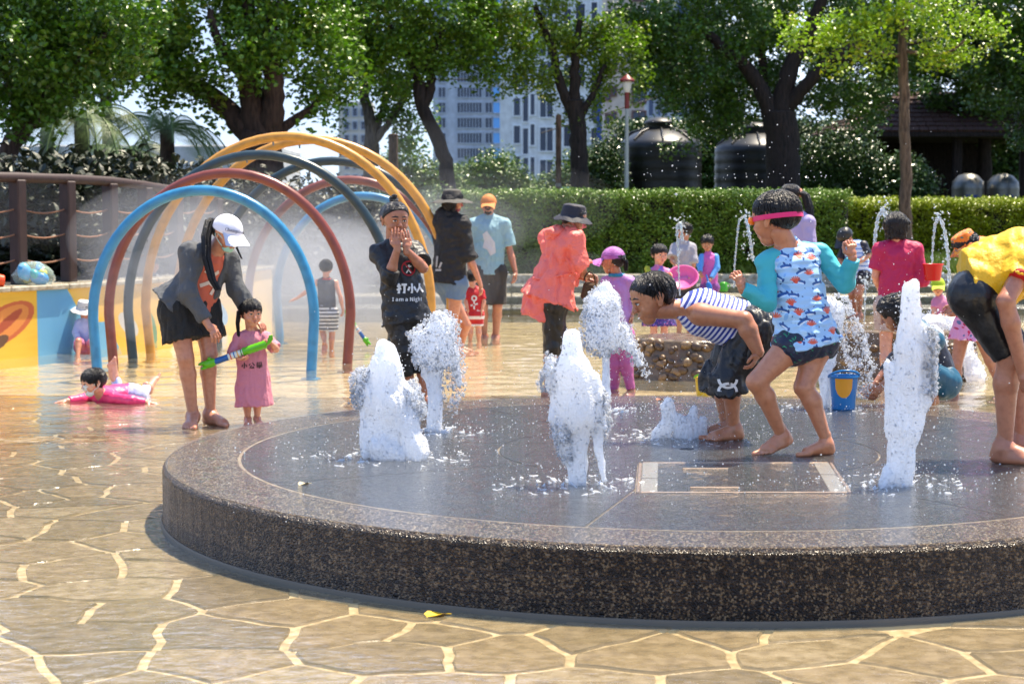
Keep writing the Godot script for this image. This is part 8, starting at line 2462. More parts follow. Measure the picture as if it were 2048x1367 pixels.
func people_far() -> void:
	var tan := Color(0.62, 0.43, 0.33)
	var fair := Color(0.76, 0.56, 0.46)
	# woman in the bucket hat
	var P := {"g": 0.95, "hh": 0.235, "head": "adult", "face": Vector3(0.95, -0.1, -0.2), "skin": Color(0.68, 0.47, 0.36), "cell": 0.012, "foot": 0.23, "hand_r": [Vector3(0.3, -0.95, 0), Vector3(-0.9, 0, 0), 0.4], "hand_l": [Vector3(0.3, -0.95, 0), Vector3(0.9, 0, 0), 0.3]}
	var w := who("hatwoman", "woman in grey bucket hat, black hooded jacket and denim shorts", P)
	var o: Node3D = w[0]
	var J: Dictionary = w[1]
	add_hair(o, J, P, "bob")
	face_mask(o, J, P, cloth("rose_mask", Color(0.6, 0.3, 0.32), 0.8, 0.2))
	bucket_hat(o, J, P, cloth("grey_hat", Color(0.28, 0.27, 0.25), 0.85, 0.4), 0.42, 0.12, -0.12)
	var pc: Vector3 = (J.hl + J.hr) * 0.5
	var f := top_field(J, P, {"sleeve": 1.95, "sleeve_r": 1.15, "hem": pc + Vector3(-0.02, 0.0, 0), "hem_r": 0.17, "ease": 0.045, "fold": 0.02, "fold_scale": Vector3(5, 6, 5), "seed": 31, "extra": [[J.nk + Vector3(-0.06, 0, 0), J.nk + Vector3(-0.1, -0.08, 0), 0.085, 0.075, 0.04, Vector3(0, 0, 1), 1.3]]})
	var hj := field_part("jacket", f, cloth("black_hoodie", Color(0.07, 0.07, 0.08), 0.7, 0.8), o)
	var rg := RandomNumberGenerator.new()
	rg.seed = 9
	var sts := []
	for k in 7: sts.append([Vector2(-0.16 + k * 0.035, -0.02 + rg.randf() * 0.02), Vector2(-0.15 + k * 0.04 + rg.randf() * 0.02, 0.05 + rg.randf() * 0.07)])
	sts.append([Vector2(-0.17, -0.03), Vector2(0.06, -0.025)])
	print_on("printed_skyline", f, sts, 0.022, Transform3D(Basis(Vector3.UP, -0.15), pc + Vector3(0.03, 0.17, 0.0)), mat("print_grey", Color(0.62, 0.62, 0.62), 0.7), hj)
	field_part("denim_shorts", legs_field(J, P, {"leg": 0.42, "ease": 0.022, "flare": 1.12}), cloth("denim", Color(0.36, 0.45, 0.55), 0.85, 0.5), o)
	# man in the orange cap
	P = {"g": 0.98, "hh": 0.23, "head": "adult", "face": Vector3(-0.1, -0.12, 1), "skin": tan, "cell": 0.012, "foot": 0.25, "hand_r": [Vector3(0, -1, 0.1), Vector3(1, 0, 0), 0.3], "hand_l": [Vector3(0.05, -1, 0.1), Vector3(-1, 0, 0), 0.45]}
	w = who("man", "man in orange cap, black mask and pale blue printed shirt walking in the pool", P)
	o = w[0]; J = w[1]
	add_face(o, J, P, false)
	add_hair(o, J, P, "capped")
	baseball_cap(o, J, P, cloth("orange_cap", Color(0.76, 0.44, 0.16), 0.75, 0.3), null, 0.3)
	face_mask(o, J, P, cloth("black_mask", Color(0.05, 0.05, 0.055), 0.8, 0.2))
	pc = (J.hl + J.hr) * 0.5
	f = top_field(J, P, {"sleeve": 0.78, "sleeve_r": 1.25, "hem": pc + Vector3(0, -0.02, 0), "hem_r": 0.145, "ease": 0.03, "fold": 0.012})
	var mt := field_part("shirt", f, cloth("pale_blue_shirt", Color(0.48, 0.62, 0.66), 0.75, 0.5), o)
	var cx := pc.lerp((J.sl + J.sr) * 0.5, 0.58)
	fill_on("printed_shape", f, PackedVector2Array([Vector2(-0.07, 0.12), Vector2(-0.02, 0.16), Vector2(0.02, 0.1), Vector2(0.07, 0.03), Vector2(0.08, -0.09), Vector2(0.02, -0.12), Vector2(-0.02, -0.05), Vector2(-0.07, -0.03), Vector2(-0.05, 0.05)]), Transform3D(Basis(), cx), mat("print_pale", Color(0.72, 0.72, 0.72), 0.7), mt)
	field_part("shorts", legs_field(J, P, {"leg": 0.95, "ease": 0.028, "flare": 1.25}), cloth("grey_brown_shorts", Color(0.2, 0.19, 0.18), 0.85, 0.5), o)
	# small child in red
	P = {"g": 0.58, "hh": 0.185, "face": Vector3(0.2, 0, -1), "skin": fair, "cell": 0.012, "foot": 0.13, "hand_l": [Vector3(0, -1, 0), Vector3(1, 0, 0), 0.3], "hand_r": [Vector3(0, -1, 0), Vector3(-1, 0, 0), 0.3]}
	w = who("redkid", "small child in red and white swimsuit between the hatted woman and the man", P)
	o = w[0]; J = w[1]
	add_hair(o, J, P, "short")
	pc = (J.hl + J.hr) * 0.5
	f = top_field(J, P, {"sleeve": 0.8, "hem": pc, "ease": 0.012, "fold": 0.004})
	var rs := field_part("swim_top", f, cloth("red_swim", Color(0.72, 0.06, 0.08), 0.55, 0.3), o)
	var circle := []
	for k in 13: circle.append(Vector2(cos(TAU * k / 12.0) * 0.025, 0.06 + sin(TAU * k / 12.0) * 0.025))
	print_on("printed_anchor", f, [circle, [Vector2(0, 0.035), Vector2(0, -0.06)], [Vector2(-0.04, -0.02), Vector2(0.04, 0.0)]], 0.016, Transform3D(Basis(), pc.lerp((J.sl + J.sr) * 0.5, 0.5)), mat("print_white", Color(0.85, 0.85, 0.84), 0.5), rs)
	field_part("swim_shorts", legs_field(J, P, {"leg": 0.75, "ease": 0.016, "flare": 1.1}), img_mat("red_band", stripes(Color(0.72, 0.06, 0.08), Color(0.85, 0.83, 0.82), 0.4), 0.6, Vector3(1, 11, 1)), o)
	# boy walking away under the arches
	P = {"g": 0.56, "hh": 0.18, "free_l": 1, "face": Vector3(0.05, 0, -1), "skin": fair, "cell": 0.011, "foot": 0.14, "hand_l": [Vector3(-0.9, -0.2, 0), Vector3(0, -1, 0), 0.3], "hand_r": [Vector3(0, -1, 0), Vector3(-1, 0, 0), 0.6]}
	w = who("walker", "small boy in grey vest and striped shorts walking away under the arches", P)
	o = w[0]; J = w[1]
	add_hair(o, J, P, "short")
	pc = (J.hl + J.hr) * 0.5
	field_part("vest", top_field(J, P, {"sleeve": 0.0, "yoke": 0.65, "hem": pc + Vector3(0, 0.01, 0), "ease": 0.014, "fold": 0.005}), cloth("slate_vest", Color(0.2, 0.21, 0.25), 0.7, 0.4), o)
	var tr := MB.new()
	tr.tube(range(13).map(func(k): return J.nk + Vector3(cos(TAU * k / 12.0) * 0.05, -0.008, sin(TAU * k / 12.0) * 0.045)), range(13).map(func(k): return 0.008), 6, false)
	part("red_trim", tr.mesh(), cloth("red_swim", Color(0.72, 0.06, 0.08), 0.55, 0.3), o)
	field_part("shorts", legs_field(J, P, {"leg": 0.85, "ease": 0.02, "flare": 1.15}), img_mat("grey_stripe", stripes(Color(0.8, 0.8, 0.8), Color(0.14, 0.15, 0.18), 0.45), 0.8, Vector3(1, 26, 1)), o)
	# girl with the pink bowl
	P = {"g": 0.62, "hh": 0.215, "face": Vector3(0.35, -0.08, 0.93), "skin": Color(0.78, 0.57, 0.47), "cell": 0.011, "foot": 0.15, "hs": 0.58, "hand_r": [Vector3(0.9, 0.1, 0.1), Vector3(0, -0.6, 0.6), 0.5], "hand_l": [Vector3(0.8, 0.1, 0.1), Vector3(0, 0.8, 0.3), 0.5]}
	w = who("bowlgirl", "girl with wet black hair carrying a pink plastic bowl, facing the camera", P)
	o = w[0]; J = w[1]
	add_face(o, J, P)
	add_hair(o, J, P, "bowl")
	pc = (J.hl + J.hr) * 0.5
	field_part("swim_top", top_field(J, P, {"sleeve": 1.8, "hem": pc, "ease": 0.014}), img_mat("pink_lilac", patch_print(Color(0.74, 0.4, 0.6), [Color(0.5, 0.4, 0.75), Color(0.82, 0.55, 0.7), Color(0.3, 0.6, 0.7)], 40, 4, 12), 0.6, Vector3(4, 4, 1)), o)
	field_part("skirt", top_field(J, P, {"sleeve": 0.0, "yoke": 0.3, "hem": pc + Vector3(0, -0.2, 0), "hem_r": 0.14, "ease": -0.01, "fold": 0.012, "fold_scale": Vector3(14, 2, 14)}), img_mat("purple_print", patch_print(Color(0.2, 0.12, 0.42), [Color(0.6, 0.3, 0.7), Color(0.3, 0.5, 0.8), Color(0.75, 0.4, 0.6)], 60, 2, 6), 0.6, Vector3(5, 5, 1)), o)
	var lim := cloth("lime_strap", Color(0.6, 0.62, 0.1), 0.6, 0.4)
	var st := MB.new()
	st.tube([J.sr + Vector3(-0.04, 0.05, 0.0), J.sr + Vector3(-0.02, -0.01, 0.07), J.sr + Vector3(0.02, -0.09, 0.09)], [0.03, 0.034, 0.03], 9)
	part("life_strap", st.mesh(), lim, o)
	# boy in the pale grey shirt
	P = {"g": 0.68, "hh": 0.205, "face": Vector3(-0.8, -0.1, -0.4), "skin": tan, "cell": 0.012, "foot": 0.19, "hand_l": [Vector3(0, -0.5, 0.6), Vector3(1, 0, 0), 0.3], "hand_r": [Vector3(0, -1, 0), Vector3(-1, 0, 0), 0.3]}
	w = who("greyboy", "boy in pale grey shirt with his back turned, beside a thin jet", P)
	o = w[0]; J = w[1]
	add_hair(o, J, P, "short")
	pc = (J.hl + J.hr) * 0.5
	field_part("shirt", top_field(J, P, {"sleeve": 0.8, "sleeve_r": 1.2, "hem": pc + Vector3(0, -0.03, 0), "ease": 0.026}), cloth("pale_grey_shirt", Color(0.58, 0.57, 0.6), 0.7, 0.5), o)
	field_part("shorts", legs_field(J, P, {"leg": 0.9, "ease": 0.02}), cloth("navy_cloth", Color(0.05, 0.06, 0.13), 0.5, 0.3), o)
	# child in the pink and blue suit
	P = {"g": 0.6, "hh": 0.2, "face": Vector3(-0.15, -0.3, 0.93), "skin": tan, "cell": 0.012, "foot": 0.16, "hand_r": [Vector3(0, -0.8, 0.5), Vector3(1, 0, 0), 0.6], "hand_l": [Vector3(-0.4, -0.8, 0.4), Vector3(-1, 0, 0), 0.6]}
	w = who("toykid", "child in pink and blue swimsuit looking down at plastic toys in hand", P)
	o = w[0]; J = w[1]
	add_face(o, J, P)
	add_hair(o, J, P, "bowl")
	pc = (J.hl + J.hr) * 0.5
	field_part("swimsuit", top_field(J, P, {"sleeve": 0.0, "yoke": 0.7, "hem": pc + Vector3(0, -0.06, 0), "ease": 0.014}), cloth("orchid_swim", Color(0.72, 0.32, 0.62), 0.6, 0.3), o)
	for s in ["l", "r"]:
		var q := Field.new(0.011)
		q.cone(J["s" + s], J["e" + s], 0.045, 0.038, 0.02)
		q.cone(J["e" + s], J["e" + s].lerp(J["w" + s], 0.9), 0.037, 0.03, 0.02, Vector3.ZERO, 1.0, 2)
		q.build()
		field_part("sleeve", q, cloth("sky_sleeve", Color(0.3, 0.55, 0.82), 0.6, 0.3), o)
	field_part("swim_leggings", legs_field(J, P, {"leg": 1.4, "ease": 0.012}), cloth("plum_swim", Color(0.45, 0.22, 0.5), 0.6, 0.3), o)
	# woman with the ponytail
	P = {"g": 0.92, "hh": 0.225, "head": "adult", "face": Vector3(-0.95, -0.15, -0.1), "skin": tan, "cell": 0.012, "foot": 0.22, "hand_r": [Vector3(-0.2, -1, 0), Vector3(1, 0, 0), 0.3], "hand_l": [Vector3(-0.2, -1, 0), Vector3(-1, 0, 0), 0.3]}
	w = who("ponytail", "woman with long dark ponytail and lavender shirt behind the aqua child", P)
	o = w[0]; J = w[1]
	add_hair(o, J, P, "pulled")
	var hb: Vector3 = J.hd + Vector3(0.085, 0.03, 0.03)
	var bd := MB.new()
	bd.tube(range(9).map(func(k): return hb + Vector3(0.01, cos(TAU * k / 8.0) * 0.03, sin(TAU * k / 8.0) * 0.03)), range(9).map(func(k): return 0.012), 6, false)
	part("hair_tie", bd.mesh(), cloth("peach_tie", Color(0.8, 0.52, 0.42), 0.8, 0.3), o)
	add_locks(o, "ponytail", [hb, hb + Vector3(0.05, -0.02, 0.03), hb + Vector3(0.09, -0.14, 0.05), hb + Vector3(0.1, -0.28, 0.06), hb + Vector3(0.12, -0.4, 0.07)], 0.055, 0.03, 24, 6)
	pc = (J.hl + J.hr) * 0.5
	field_part("shirt", top_field(J, P, {"sleeve": 0.85, "hem": pc + Vector3(0, -0.03, 0), "ease": 0.024}), cloth("lavender_shirt", Color(0.6, 0.56, 0.72), 0.75, 0.5), o)
	field_part("shorts", legs_field(J, P, {"leg": 0.8, "ease": 0.02}), cloth("charcoal_shorts", Color(0.085, 0.085, 0.08), 0.8, 0.5), o)
	# small child in the lime cap
	P = {"g": 0.52, "hh": 0.175, "face": Vector3(-0.2, -0.1, 0.97), "skin": fair, "cell": 0.012, "foot": 0.12, "hand_r": [Vector3(0.2, -0.7, 0.5), Vector3(0, -1, 0), 0.3], "hand_l": [Vector3(0, -0.7, 0.5), Vector3(0, -1, 0), 0.3]}
	w = who("greencap", "toddler in lime green cap standing in the pool beyond the red bucket", P)
	o = w[0]; J = w[1]
	add_face(o, J, P)
	add_hair(o, J, P, "capped")
	baseball_cap(o, J, P, cloth("lime_cap", Color(0.6, 0.7, 0.05), 0.7, 0.3))
	pc = (J.hl + J.hr) * 0.5
	field_part("swimsuit", top_field(J, P, {"sleeve": 0.8, "hem": pc + Vector3(0, -0.06, 0), "ease": 0.014}), cloth("rose_swim", Color(0.75, 0.45, 0.58), 0.6, 0.3), o)
	field_part("shorts", legs_field(J, P, {"leg": 0.7, "ease": 0.016}), cloth("plum_swim", Color(0.45, 0.22, 0.5), 0.6, 0.3), o)

func people_mist() -> void:
	var P := {"g": 0.55, "hh": 0.18, "face": Vector3(0.7, -0.2, 0.7), "skin": Color(0.72, 0.52, 0.42), "cell": 0.012, "foot": 0.13, "hand_r": [Vector3(0.3, -0.6, 0.6), Vector3(0, -1, 0), 0.3], "hand_l": [Vector3(-0.3, -0.6, 0.6), Vector3(0, -1, 0), 0.3]}
	var w := who("sitter", "small child in white sun hat sitting against the mural behind the blue arch", P)
	var o: Node3D = w[0]
	var J: Dictionary = w[1]
	add_face(o, J, P)
	add_hair(o, J, P, "short")
	bucket_hat(o, J, P, cloth("white_sunhat", Color(0.78, 0.77, 0.76), 0.8, 0.4), 0.3, 0.16)
	var pc: Vector3 = (J.hl + J.hr) * 0.5
	field_part("swim_top", top_field(J, P, {"sleeve": 1.8, "hem": pc, "ease": 0.014}), cloth("pale_lilac", Color(0.68, 0.7, 0.84), 0.5, 0.4), o)
	field_part("shorts", legs_field(J, P, {"leg": 0.9, "ease": 0.016}), cloth("rose_swim", Color(0.75, 0.45, 0.58), 0.6, 0.3), o)
	P = {"g": 0.56, "hh": 0.18, "face": Vector3(0.6, -0.1, 0.6), "skin": Color(0.62, 0.43, 0.33), "cell": 0.012, "foot": 0.14, "hand_r": [Vector3(0, -1, 0.1), Vector3(1, 0, 0), 0.3], "hand_l": [Vector3(0, -1, 0.1), Vector3(-1, 0, 0), 0.3]}
	w = who("mistkid", "dark haired child in navy half hidden by mist beside the yellow arch legs", P)
	o = w[0]; J = w[1]
	add_face(o, J, P)
	add_hair(o, J, P, "bowl")
	pc = (J.hl + J.hr) * 0.5
	field_part("shirt", top_field(J, P, {"sleeve": 0.8, "hem": pc, "ease": 0.016}), cloth("navy_cloth", Color(0.05, 0.06, 0.13), 0.5, 0.3), o)
	field_part("shorts", legs_field(J, P, {"leg": 0.9, "ease": 0.018}), cloth("navy_cloth", Color(0.05, 0.06, 0.13), 0.5, 0.3), o)

# ---------- toys ----------
func water_gun(label: String, a: Vector3, b: Vector3, scale := 1.0) -> void:
	# from the muzzle a to the handle b
	var d := (b - a).normalized()
	var o := thing("water_gun", label, "water gun", a)
	var L := a.distance_to(b)
	var z := d.cross(Vector3.UP).normalized()
	var y := z.cross(d)
	var B := Basis(d, y, z)
	var green := mat("gun_green", Color(0.35, 0.68, 0.06), 0.3)
	var blue := mat("gun_blue", Color(0.06, 0.32, 0.58), 0.3)
	var add := func(called: String, pts: Array, rad: Array, m: Material):
		var mb := MB.new()
		mb.tube(pts.map(func(q): return B * q), rad, 14)
		return part(called, mb.mesh(), m, o)
	var r := 0.021 * scale
	var hd := MB.new()
	hd.ball(B * Vector3(0.14 * L, 0, 0), Vector3(0.11 * L, r * 1.45, r * 1.4), B, 14, 10, 0.15, 3)
	hd.ball(B * Vector3(0.05 * L, r * 0.75, 0), Vector3(0.07 * L, r * 0.6, r), B, 12, 8)
	hd.ball(B * Vector3(0.05 * L, -r * 0.75, 0), Vector3(0.06 * L, r * 0.55, r), B, 12, 8)
	hd.ball(B * Vector3(0.15 * L, r * 1.5, r * 0.6), Vector3(r * 0.5, r * 0.5, r * 0.5), B, 8, 6)
	hd.ball(B * Vector3(0.15 * L, r * 1.5, -r * 0.6), Vector3(r * 0.5, r * 0.5, r * 0.5), B, 8, 6)
	part("dragon_head", hd.mesh(), green, o)
	add.call("barrel", [Vector3(0.18 * L, 0, 0), Vector3(0.4 * L, 0, 0)], [r, r], blue)
	var sl = add.call("label_sleeve", [Vector3(0.4 * L, 0, 0), Vector3(0.62 * L, 0, 0)], [r * 1.03, r * 1.03], mat("gun_label", Color(0.8, 0.82, 0.78), 0.35))
	for k in 4:
		var m := MB.new()
		m.tube([B * Vector3((0.43 + k * 0.05) * L, 0, 0), B * Vector3((0.445 + k * 0.05) * L, 0, 0)], [r * 1.06, r * 1.06], 14)
		part("label_band", m.mesh(), mat("band_%d" % k, [Color(0.8, 0.25, 0.1), Color(0.1, 0.4, 0.7), Color(0.85, 0.6, 0.1), Color(0.2, 0.55, 0.15)][k], 0.4), sl)
	var pts := []
	var rad := []
	for k in 13:
		pts.append(Vector3((0.61 + 0.33 * k / 12.0) * L, 0, 0))
		rad.append(r * (1.22 + 0.14 * (k % 2)))
	add.call("grip", pts, rad, green)
	add.call("handle", [Vector3(0.93 * L, 0, 0), Vector3(0.98 * L, r * 0.4, 0), Vector3(1.03 * L, r * 1.2, 0), Vector3(1.04 * L, r * 2.1, 0)], [r * 0.7, r * 0.75, r * 0.8, r * 0.6], green)

func build_toys() -> void:
	water_gun("green and blue water gun held by the toddler in pink", Vector3(-2.046, 0.389, -11.270), Vector3(-1.590, 0.545, -11.300))
	water_gun("green and blue water gun trailing from the walking boy's hand", Vector3(-1.471, 0.046, -17.700), Vector3(-1.720, 0.379, -17.740), 0.9)
	# woven bag on the coral woman's arm
	var bg := thing("woven_bag", "brown woven straw bag hanging from the coral jacket woman's hand", "bag", Vector3(0.582, 0.736, -13.020))
	var wm := mat("straw", Color(0.42, 0.31, 0.2), 0.9)
	wm.uv1_triplanar = true
	wm.uv1_scale = Vector3.ONE * 9.0
	wm.albedo_texture = noise_tex("straw_tone", FastNoiseLite.TYPE_CELLULAR, 0.06, 1, [[0.0, Color(0.5, 0.45, 0.4)], [1.0, Color(1, 1, 1)]], 256)
	wm.heightmap_enabled = true
	wm.heightmap_texture = TEX["straw_tone"]
	wm.heightmap_scale = 0.55
	var m := MB.new()
	m.box(Vector3(0, 0.07, 0), Vector3(0.11, 0.14, 0.05), 0.02, Basis(Vector3.BACK, -0.25))
	part("pouch", m.mesh(), wm, bg)
	for s in [-1.0, 1.0]:
		var h := MB.new()
		h.tube([Vector3(0.05, 0.12, s * 0.02), Vector3(0.04, 0.19, s * 0.015), Vector3(0.005, 0.22, 0), Vector3(-0.03, 0.19, s * 0.015), Vector3(-0.035, 0.15, s * 0.02)], [0.006, 0.006, 0.006, 0.006, 0.006], 6)
		part("strap", h.mesh(), wm, bg)
	var bb := thing("bucket", "light blue toy bucket with yellow patch on the platform's rim", "bucket", Vector3(1.9, PH, -9.83))
	bucket_parts(bb, 0.083, 0.2, mat("bucket_blue", Color(0.06, 0.42, 0.66), 0.3), mat("bucket_blue", Color(0.06, 0.42, 0.66), 0.3))
	var pt := MB.new()
	var rings := []
	for k in 9:
		var a := lerpf(0.95, 2.25, k / 8.0) + 0.15
		var dp := 0.075 * sqrt(maxf(0.02, 1.0 - pow((k - 4.0) / 4.2, 2.0)))
		var ring := []
		for y in [0.185, 0.16, 0.15 - dp]:
			var r: float = lerpf(0.78, 0.97, y / 0.19) * 0.083 + 0.0015
			ring.append([Vector3(cos(a) * r, y, sin(a) * r), Vector3(cos(a), 0, sin(a))])
		rings.append(ring)
	pt.strip(rings, false)
	part("yellow_patch", pt.mesh(), mat("bucket_yellow", Color(0.85, 0.56, 0.05), 0.35), bb)
	var rb := thing("bucket", "red plastic bucket held by the girl in magenta", "bucket", Vector3(3.363, 0.858, -13.780))
	bucket_parts(rb, 0.08, 0.135, mat("bucket_red", Color(0.78, 0.07, 0.03), 0.3), null)
	var yb := thing("bucket", "small yellow pail with lime handle standing behind the leaning boy", "bucket", Vector3(1.47, -0.02, -13.1))
	bucket_parts(yb, 0.075, 0.17, mat("bucket_lemon", Color(0.8, 0.66, 0.03), 0.3), mat("gun_green", Color(0.35, 0.68, 0.06), 0.3))
	var pb := thing("plastic_bowl", "round pink plastic bowl tilted toward the camera, held by a girl", "bowl", Vector3(1.730, 0.694, -17.450))
	var bm := MB.new()
	bm.lathe([Vector2(0.001, 0.01), Vector2(0.09, 0.0), Vector2(0.145, 0.06), Vector2(0.155, 0.085), Vector2(0.165, 0.088), Vector2(0.165, 0.095), Vector2(0.148, 0.09), Vector2(0.135, 0.06), Vector2(0.085, 0.012), Vector2(0.001, 0.02)], 32)
	part("shell", bm.mesh(), mat("bowl_pink", Color(0.84, 0.36, 0.58), 0.35), pb)
	pb.rotation = Vector3(0.75, 0.0, 0.12)
	var wc := thing("toy_watering_can", "green toy watering can on the seat step beside the toy child", "toy", Vector3(3.067, 0.274, -25.000))
	var cm := MB.new()
	cm.lathe([Vector2(0.001, 0.0), Vector2(0.06, 0.0), Vector2(0.066, 0.02), Vector2(0.055, 0.12), Vector2(0.03, 0.14), Vector2(0.001, 0.14)], 20)
	part("can", cm.mesh(), mat("can_green", Color(0.25, 0.6, 0.08), 0.3), wc)
	var sp := MB.new()
	sp.tube([Vector3(-0.04, 0.04, 0), Vector3(-0.1, 0.1, 0), Vector3(-0.13, 0.14, 0)], [0.018, 0.014, 0.026], 10)
	part("spout", sp.mesh(), mat("can_green", Color(0.25, 0.6, 0.08), 0.3), wc)
	var hn := MB.new()
	hn.tube(range(9).map(func(k): return Vector3(0.045 + 0.05 * sin(PI * k / 8.0), 0.03 + 0.1 * k / 8.0, 0)), range(9).map(func(k): return 0.008), 7)
	part("handle", hn.mesh(), mat("can_green", Color(0.25, 0.6, 0.08), 0.3), wc)
	var sc := thing("toy_scoop", "blue plastic scoop in the toy child's hand", "toy", Vector3(2.312, 0.580, -20.340))
	var sm := MB.new()
	sm.tube([Vector3(-0.02, 0.1, 0), Vector3(0.0, 0.02, 0.02)], [0.01, 0.012], 8)
	part("handle", sm.mesh(), mat("scoop_blue", Color(0.1, 0.42, 0.75), 0.3), sc)
	var s2 := MB.new()
	s2.ball(Vector3(0.012, -0.04, 0.03), Vector3(0.035, 0.065, 0.02), Basis(Vector3.BACK, 0.3), 12, 8)
	part("blade", s2.mesh(), mat("scoop_blue", Color(0.1, 0.42, 0.75), 0.3), sc)

# ---------- water jets ----------
func foam() -> StandardMaterial3D:
	if MATS.has("foam"): return MATS["foam"]
	var m := mat("foam", Color(0.985, 0.985, 0.985), 0.3)
	m.uv1_triplanar = true
	m.uv1_scale = Vector3.ONE * 4.0
	m.heightmap_enabled = true
	m.heightmap_texture = noise_tex("froth", FastNoiseLite.TYPE_CELLULAR, 0.05, 1, [[0.0, Color.WHITE], [1.0, Color.BLACK]], 512, false, 1.0, FastNoiseLite.RETURN_DISTANCE)
	m.heightmap_scale = 0.55
	m.backlight_enabled = true
	m.backlight = Color(0.95, 0.97, 1.0)
	return m

var DROP: ArrayMesh
func droplets(o: Node3D, called: String, boxes: Array, r0: float, r1: float, m: Material, sd: int) -> void:
	# boxes: [centre, half extents, count]
	var rg := RandomNumberGenerator.new()
	rg.seed = sd
	var xf := []
	var cl := []
	for q in boxes:
		for k in q[2]:
			var p: Vector3 = q[0] + Vector3(rg.randfn() * 0.5, rg.randfn() * 0.5, rg.randfn() * 0.5) * q[1]
			var r := lerpf(r0, r1, pow(rg.randf(), 3.0))
			p.y = maxf(p.y, r)
			xf.append(Transform3D(Basis(Vector3(rg.randfn(), rg.randfn(), rg.randfn()).normalized(), rg.randf() * 3.0).scaled(Vector3.ONE * r), p))
			cl.append(Color.WHITE)
	multi(called, bead(), m, xf, cl, o)

func froth(o: Node3D, called: String, mesh: ArrayMesh, count: int, r0: float, r1: float, off: float, m: Material, sd: int) -> void:
	# beads of foam that sit on a surface and blur its outline
	var rg := RandomNumberGenerator.new()
	rg.seed = sd
	var a := mesh.surface_get_arrays(0)
	var vs: PackedVector3Array = a[Mesh.ARRAY_VERTEX]
	var ns: PackedVector3Array = a[Mesh.ARRAY_NORMAL]
	var xf := []
	var cl := []
	for k in count:
		var i := rg.randi() % vs.size()
		var r := lerpf(r0, r1, pow(rg.randf(), 2.0))
		var j := Vector3(rg.randfn(), rg.randfn(), rg.randfn()) * off * 0.6
		xf.append(Transform3D(Basis().scaled(Vector3.ONE * r), vs[i] + ns[i] * absf(rg.randfn()) * off * 0.7 + j))
		cl.append(Color.WHITE)
	multi(called, bead(), m, xf, cl, o)

func bead() -> ArrayMesh:
	if DROP == null:
		var b := MB.new()
		b.ball(Vector3.ZERO, Vector3(1, 1.25, 1), Basis(), 8, 6)
		DROP = b.mesh()
	return DROP

func jet(label: String, base: Vector3, prims: Array, lace: Array, drops: Array, splash: float, sd: int, cell := 0.0065) -> void:
	var o := thing("water_jet", label, "water jet", base, "foaming jets on the platform")
	var f := Field.new(cell)
	f.fold_amp = 0.017
	f.octaves = 3
	f.fold_scale = Vector3(17, 5, 17)
	f.fold_seed = sd
	for q in prims: f.cone(q[0], q[1], q[2], q[3], 0.03)
	for q in lace:
		if q[2] > 0.028 and not label.begins_with("broad"): f.cone(q[0], q[1], q[2] * 0.8, q[3] * 0.8, 0.03)
	f.build()
	var cm := field_part("column", f, foam(), o)
	froth(o, "froth", cm.mesh, 800, 0.001, 0.0036, 0.006, foam(), sd)
	if lace.size():
		var l := Field.new(0.008)
		l.fold_amp = 0.02
		l.octaves = 3
		l.fold_scale = Vector3(13, 10, 13)
		l.fold_seed = sd + 1
		for q in lace: l.cone(q[0], q[1], q[2], q[3], 0.03)
		l.build()
		var mb := MB.new()
		l.into(mb)
		var vm := mb.mesh()
		froth(o, "bubble_veil", vm, 1300, 0.0022, 0.0062, 0.008, foam(), sd + 2)
		var bm := mat("bubble_film", Color(0.95, 0.97, 1.0, 0.16), 0.03)
		bm.transparency = BaseMaterial3D.TRANSPARENCY_ALPHA
		froth(o, "bubbles", vm, 220, 0.006, 0.013, 0.01, bm, sd + 3)
	# churned water round the foot
	var rg := RandomNumberGenerator.new()
	rg.seed = sd
	var s := Field.new(0.0055)
	s.fold_amp = 0.003
	s.fold_scale = Vector3(30, 30, 30)
	for k in int(70 * splash):
		var a := rg.randf() * TAU
		var d := pow(rg.randf(), 0.9) * 0.28 * splash
		var p := Vector3(cos(a) * d * 1.3, 0.0, sin(a) * d)
		s.cone(p + Vector3(0, -0.004, 0), p + Vector3(rg.randf_range(-0.03, 0.03), 0.002 + 0.02 * exp(-d * 8.0), 0), rg.randf_range(0.004, 0.0095), 0.004, 0.01)
	s.build()
	stuff(field_part("foot_splash", s, foam(), o))
	droplets(o, "droplets", drops + [[Vector3(0, 0.03, 0), Vector3(0.5, 0.05, 0.4) * splash, int(150 * splash)], [Vector3(0, 0.02, 0), Vector3(0.9, 0.01, 0.6) * splash, int(200 * splash)]] + drops, 0.0009, 0.004, foam(), sd + 5)

func V(x: float, y: float, z := 0.0) -> Vector3:
	return Vector3(x, y, z)

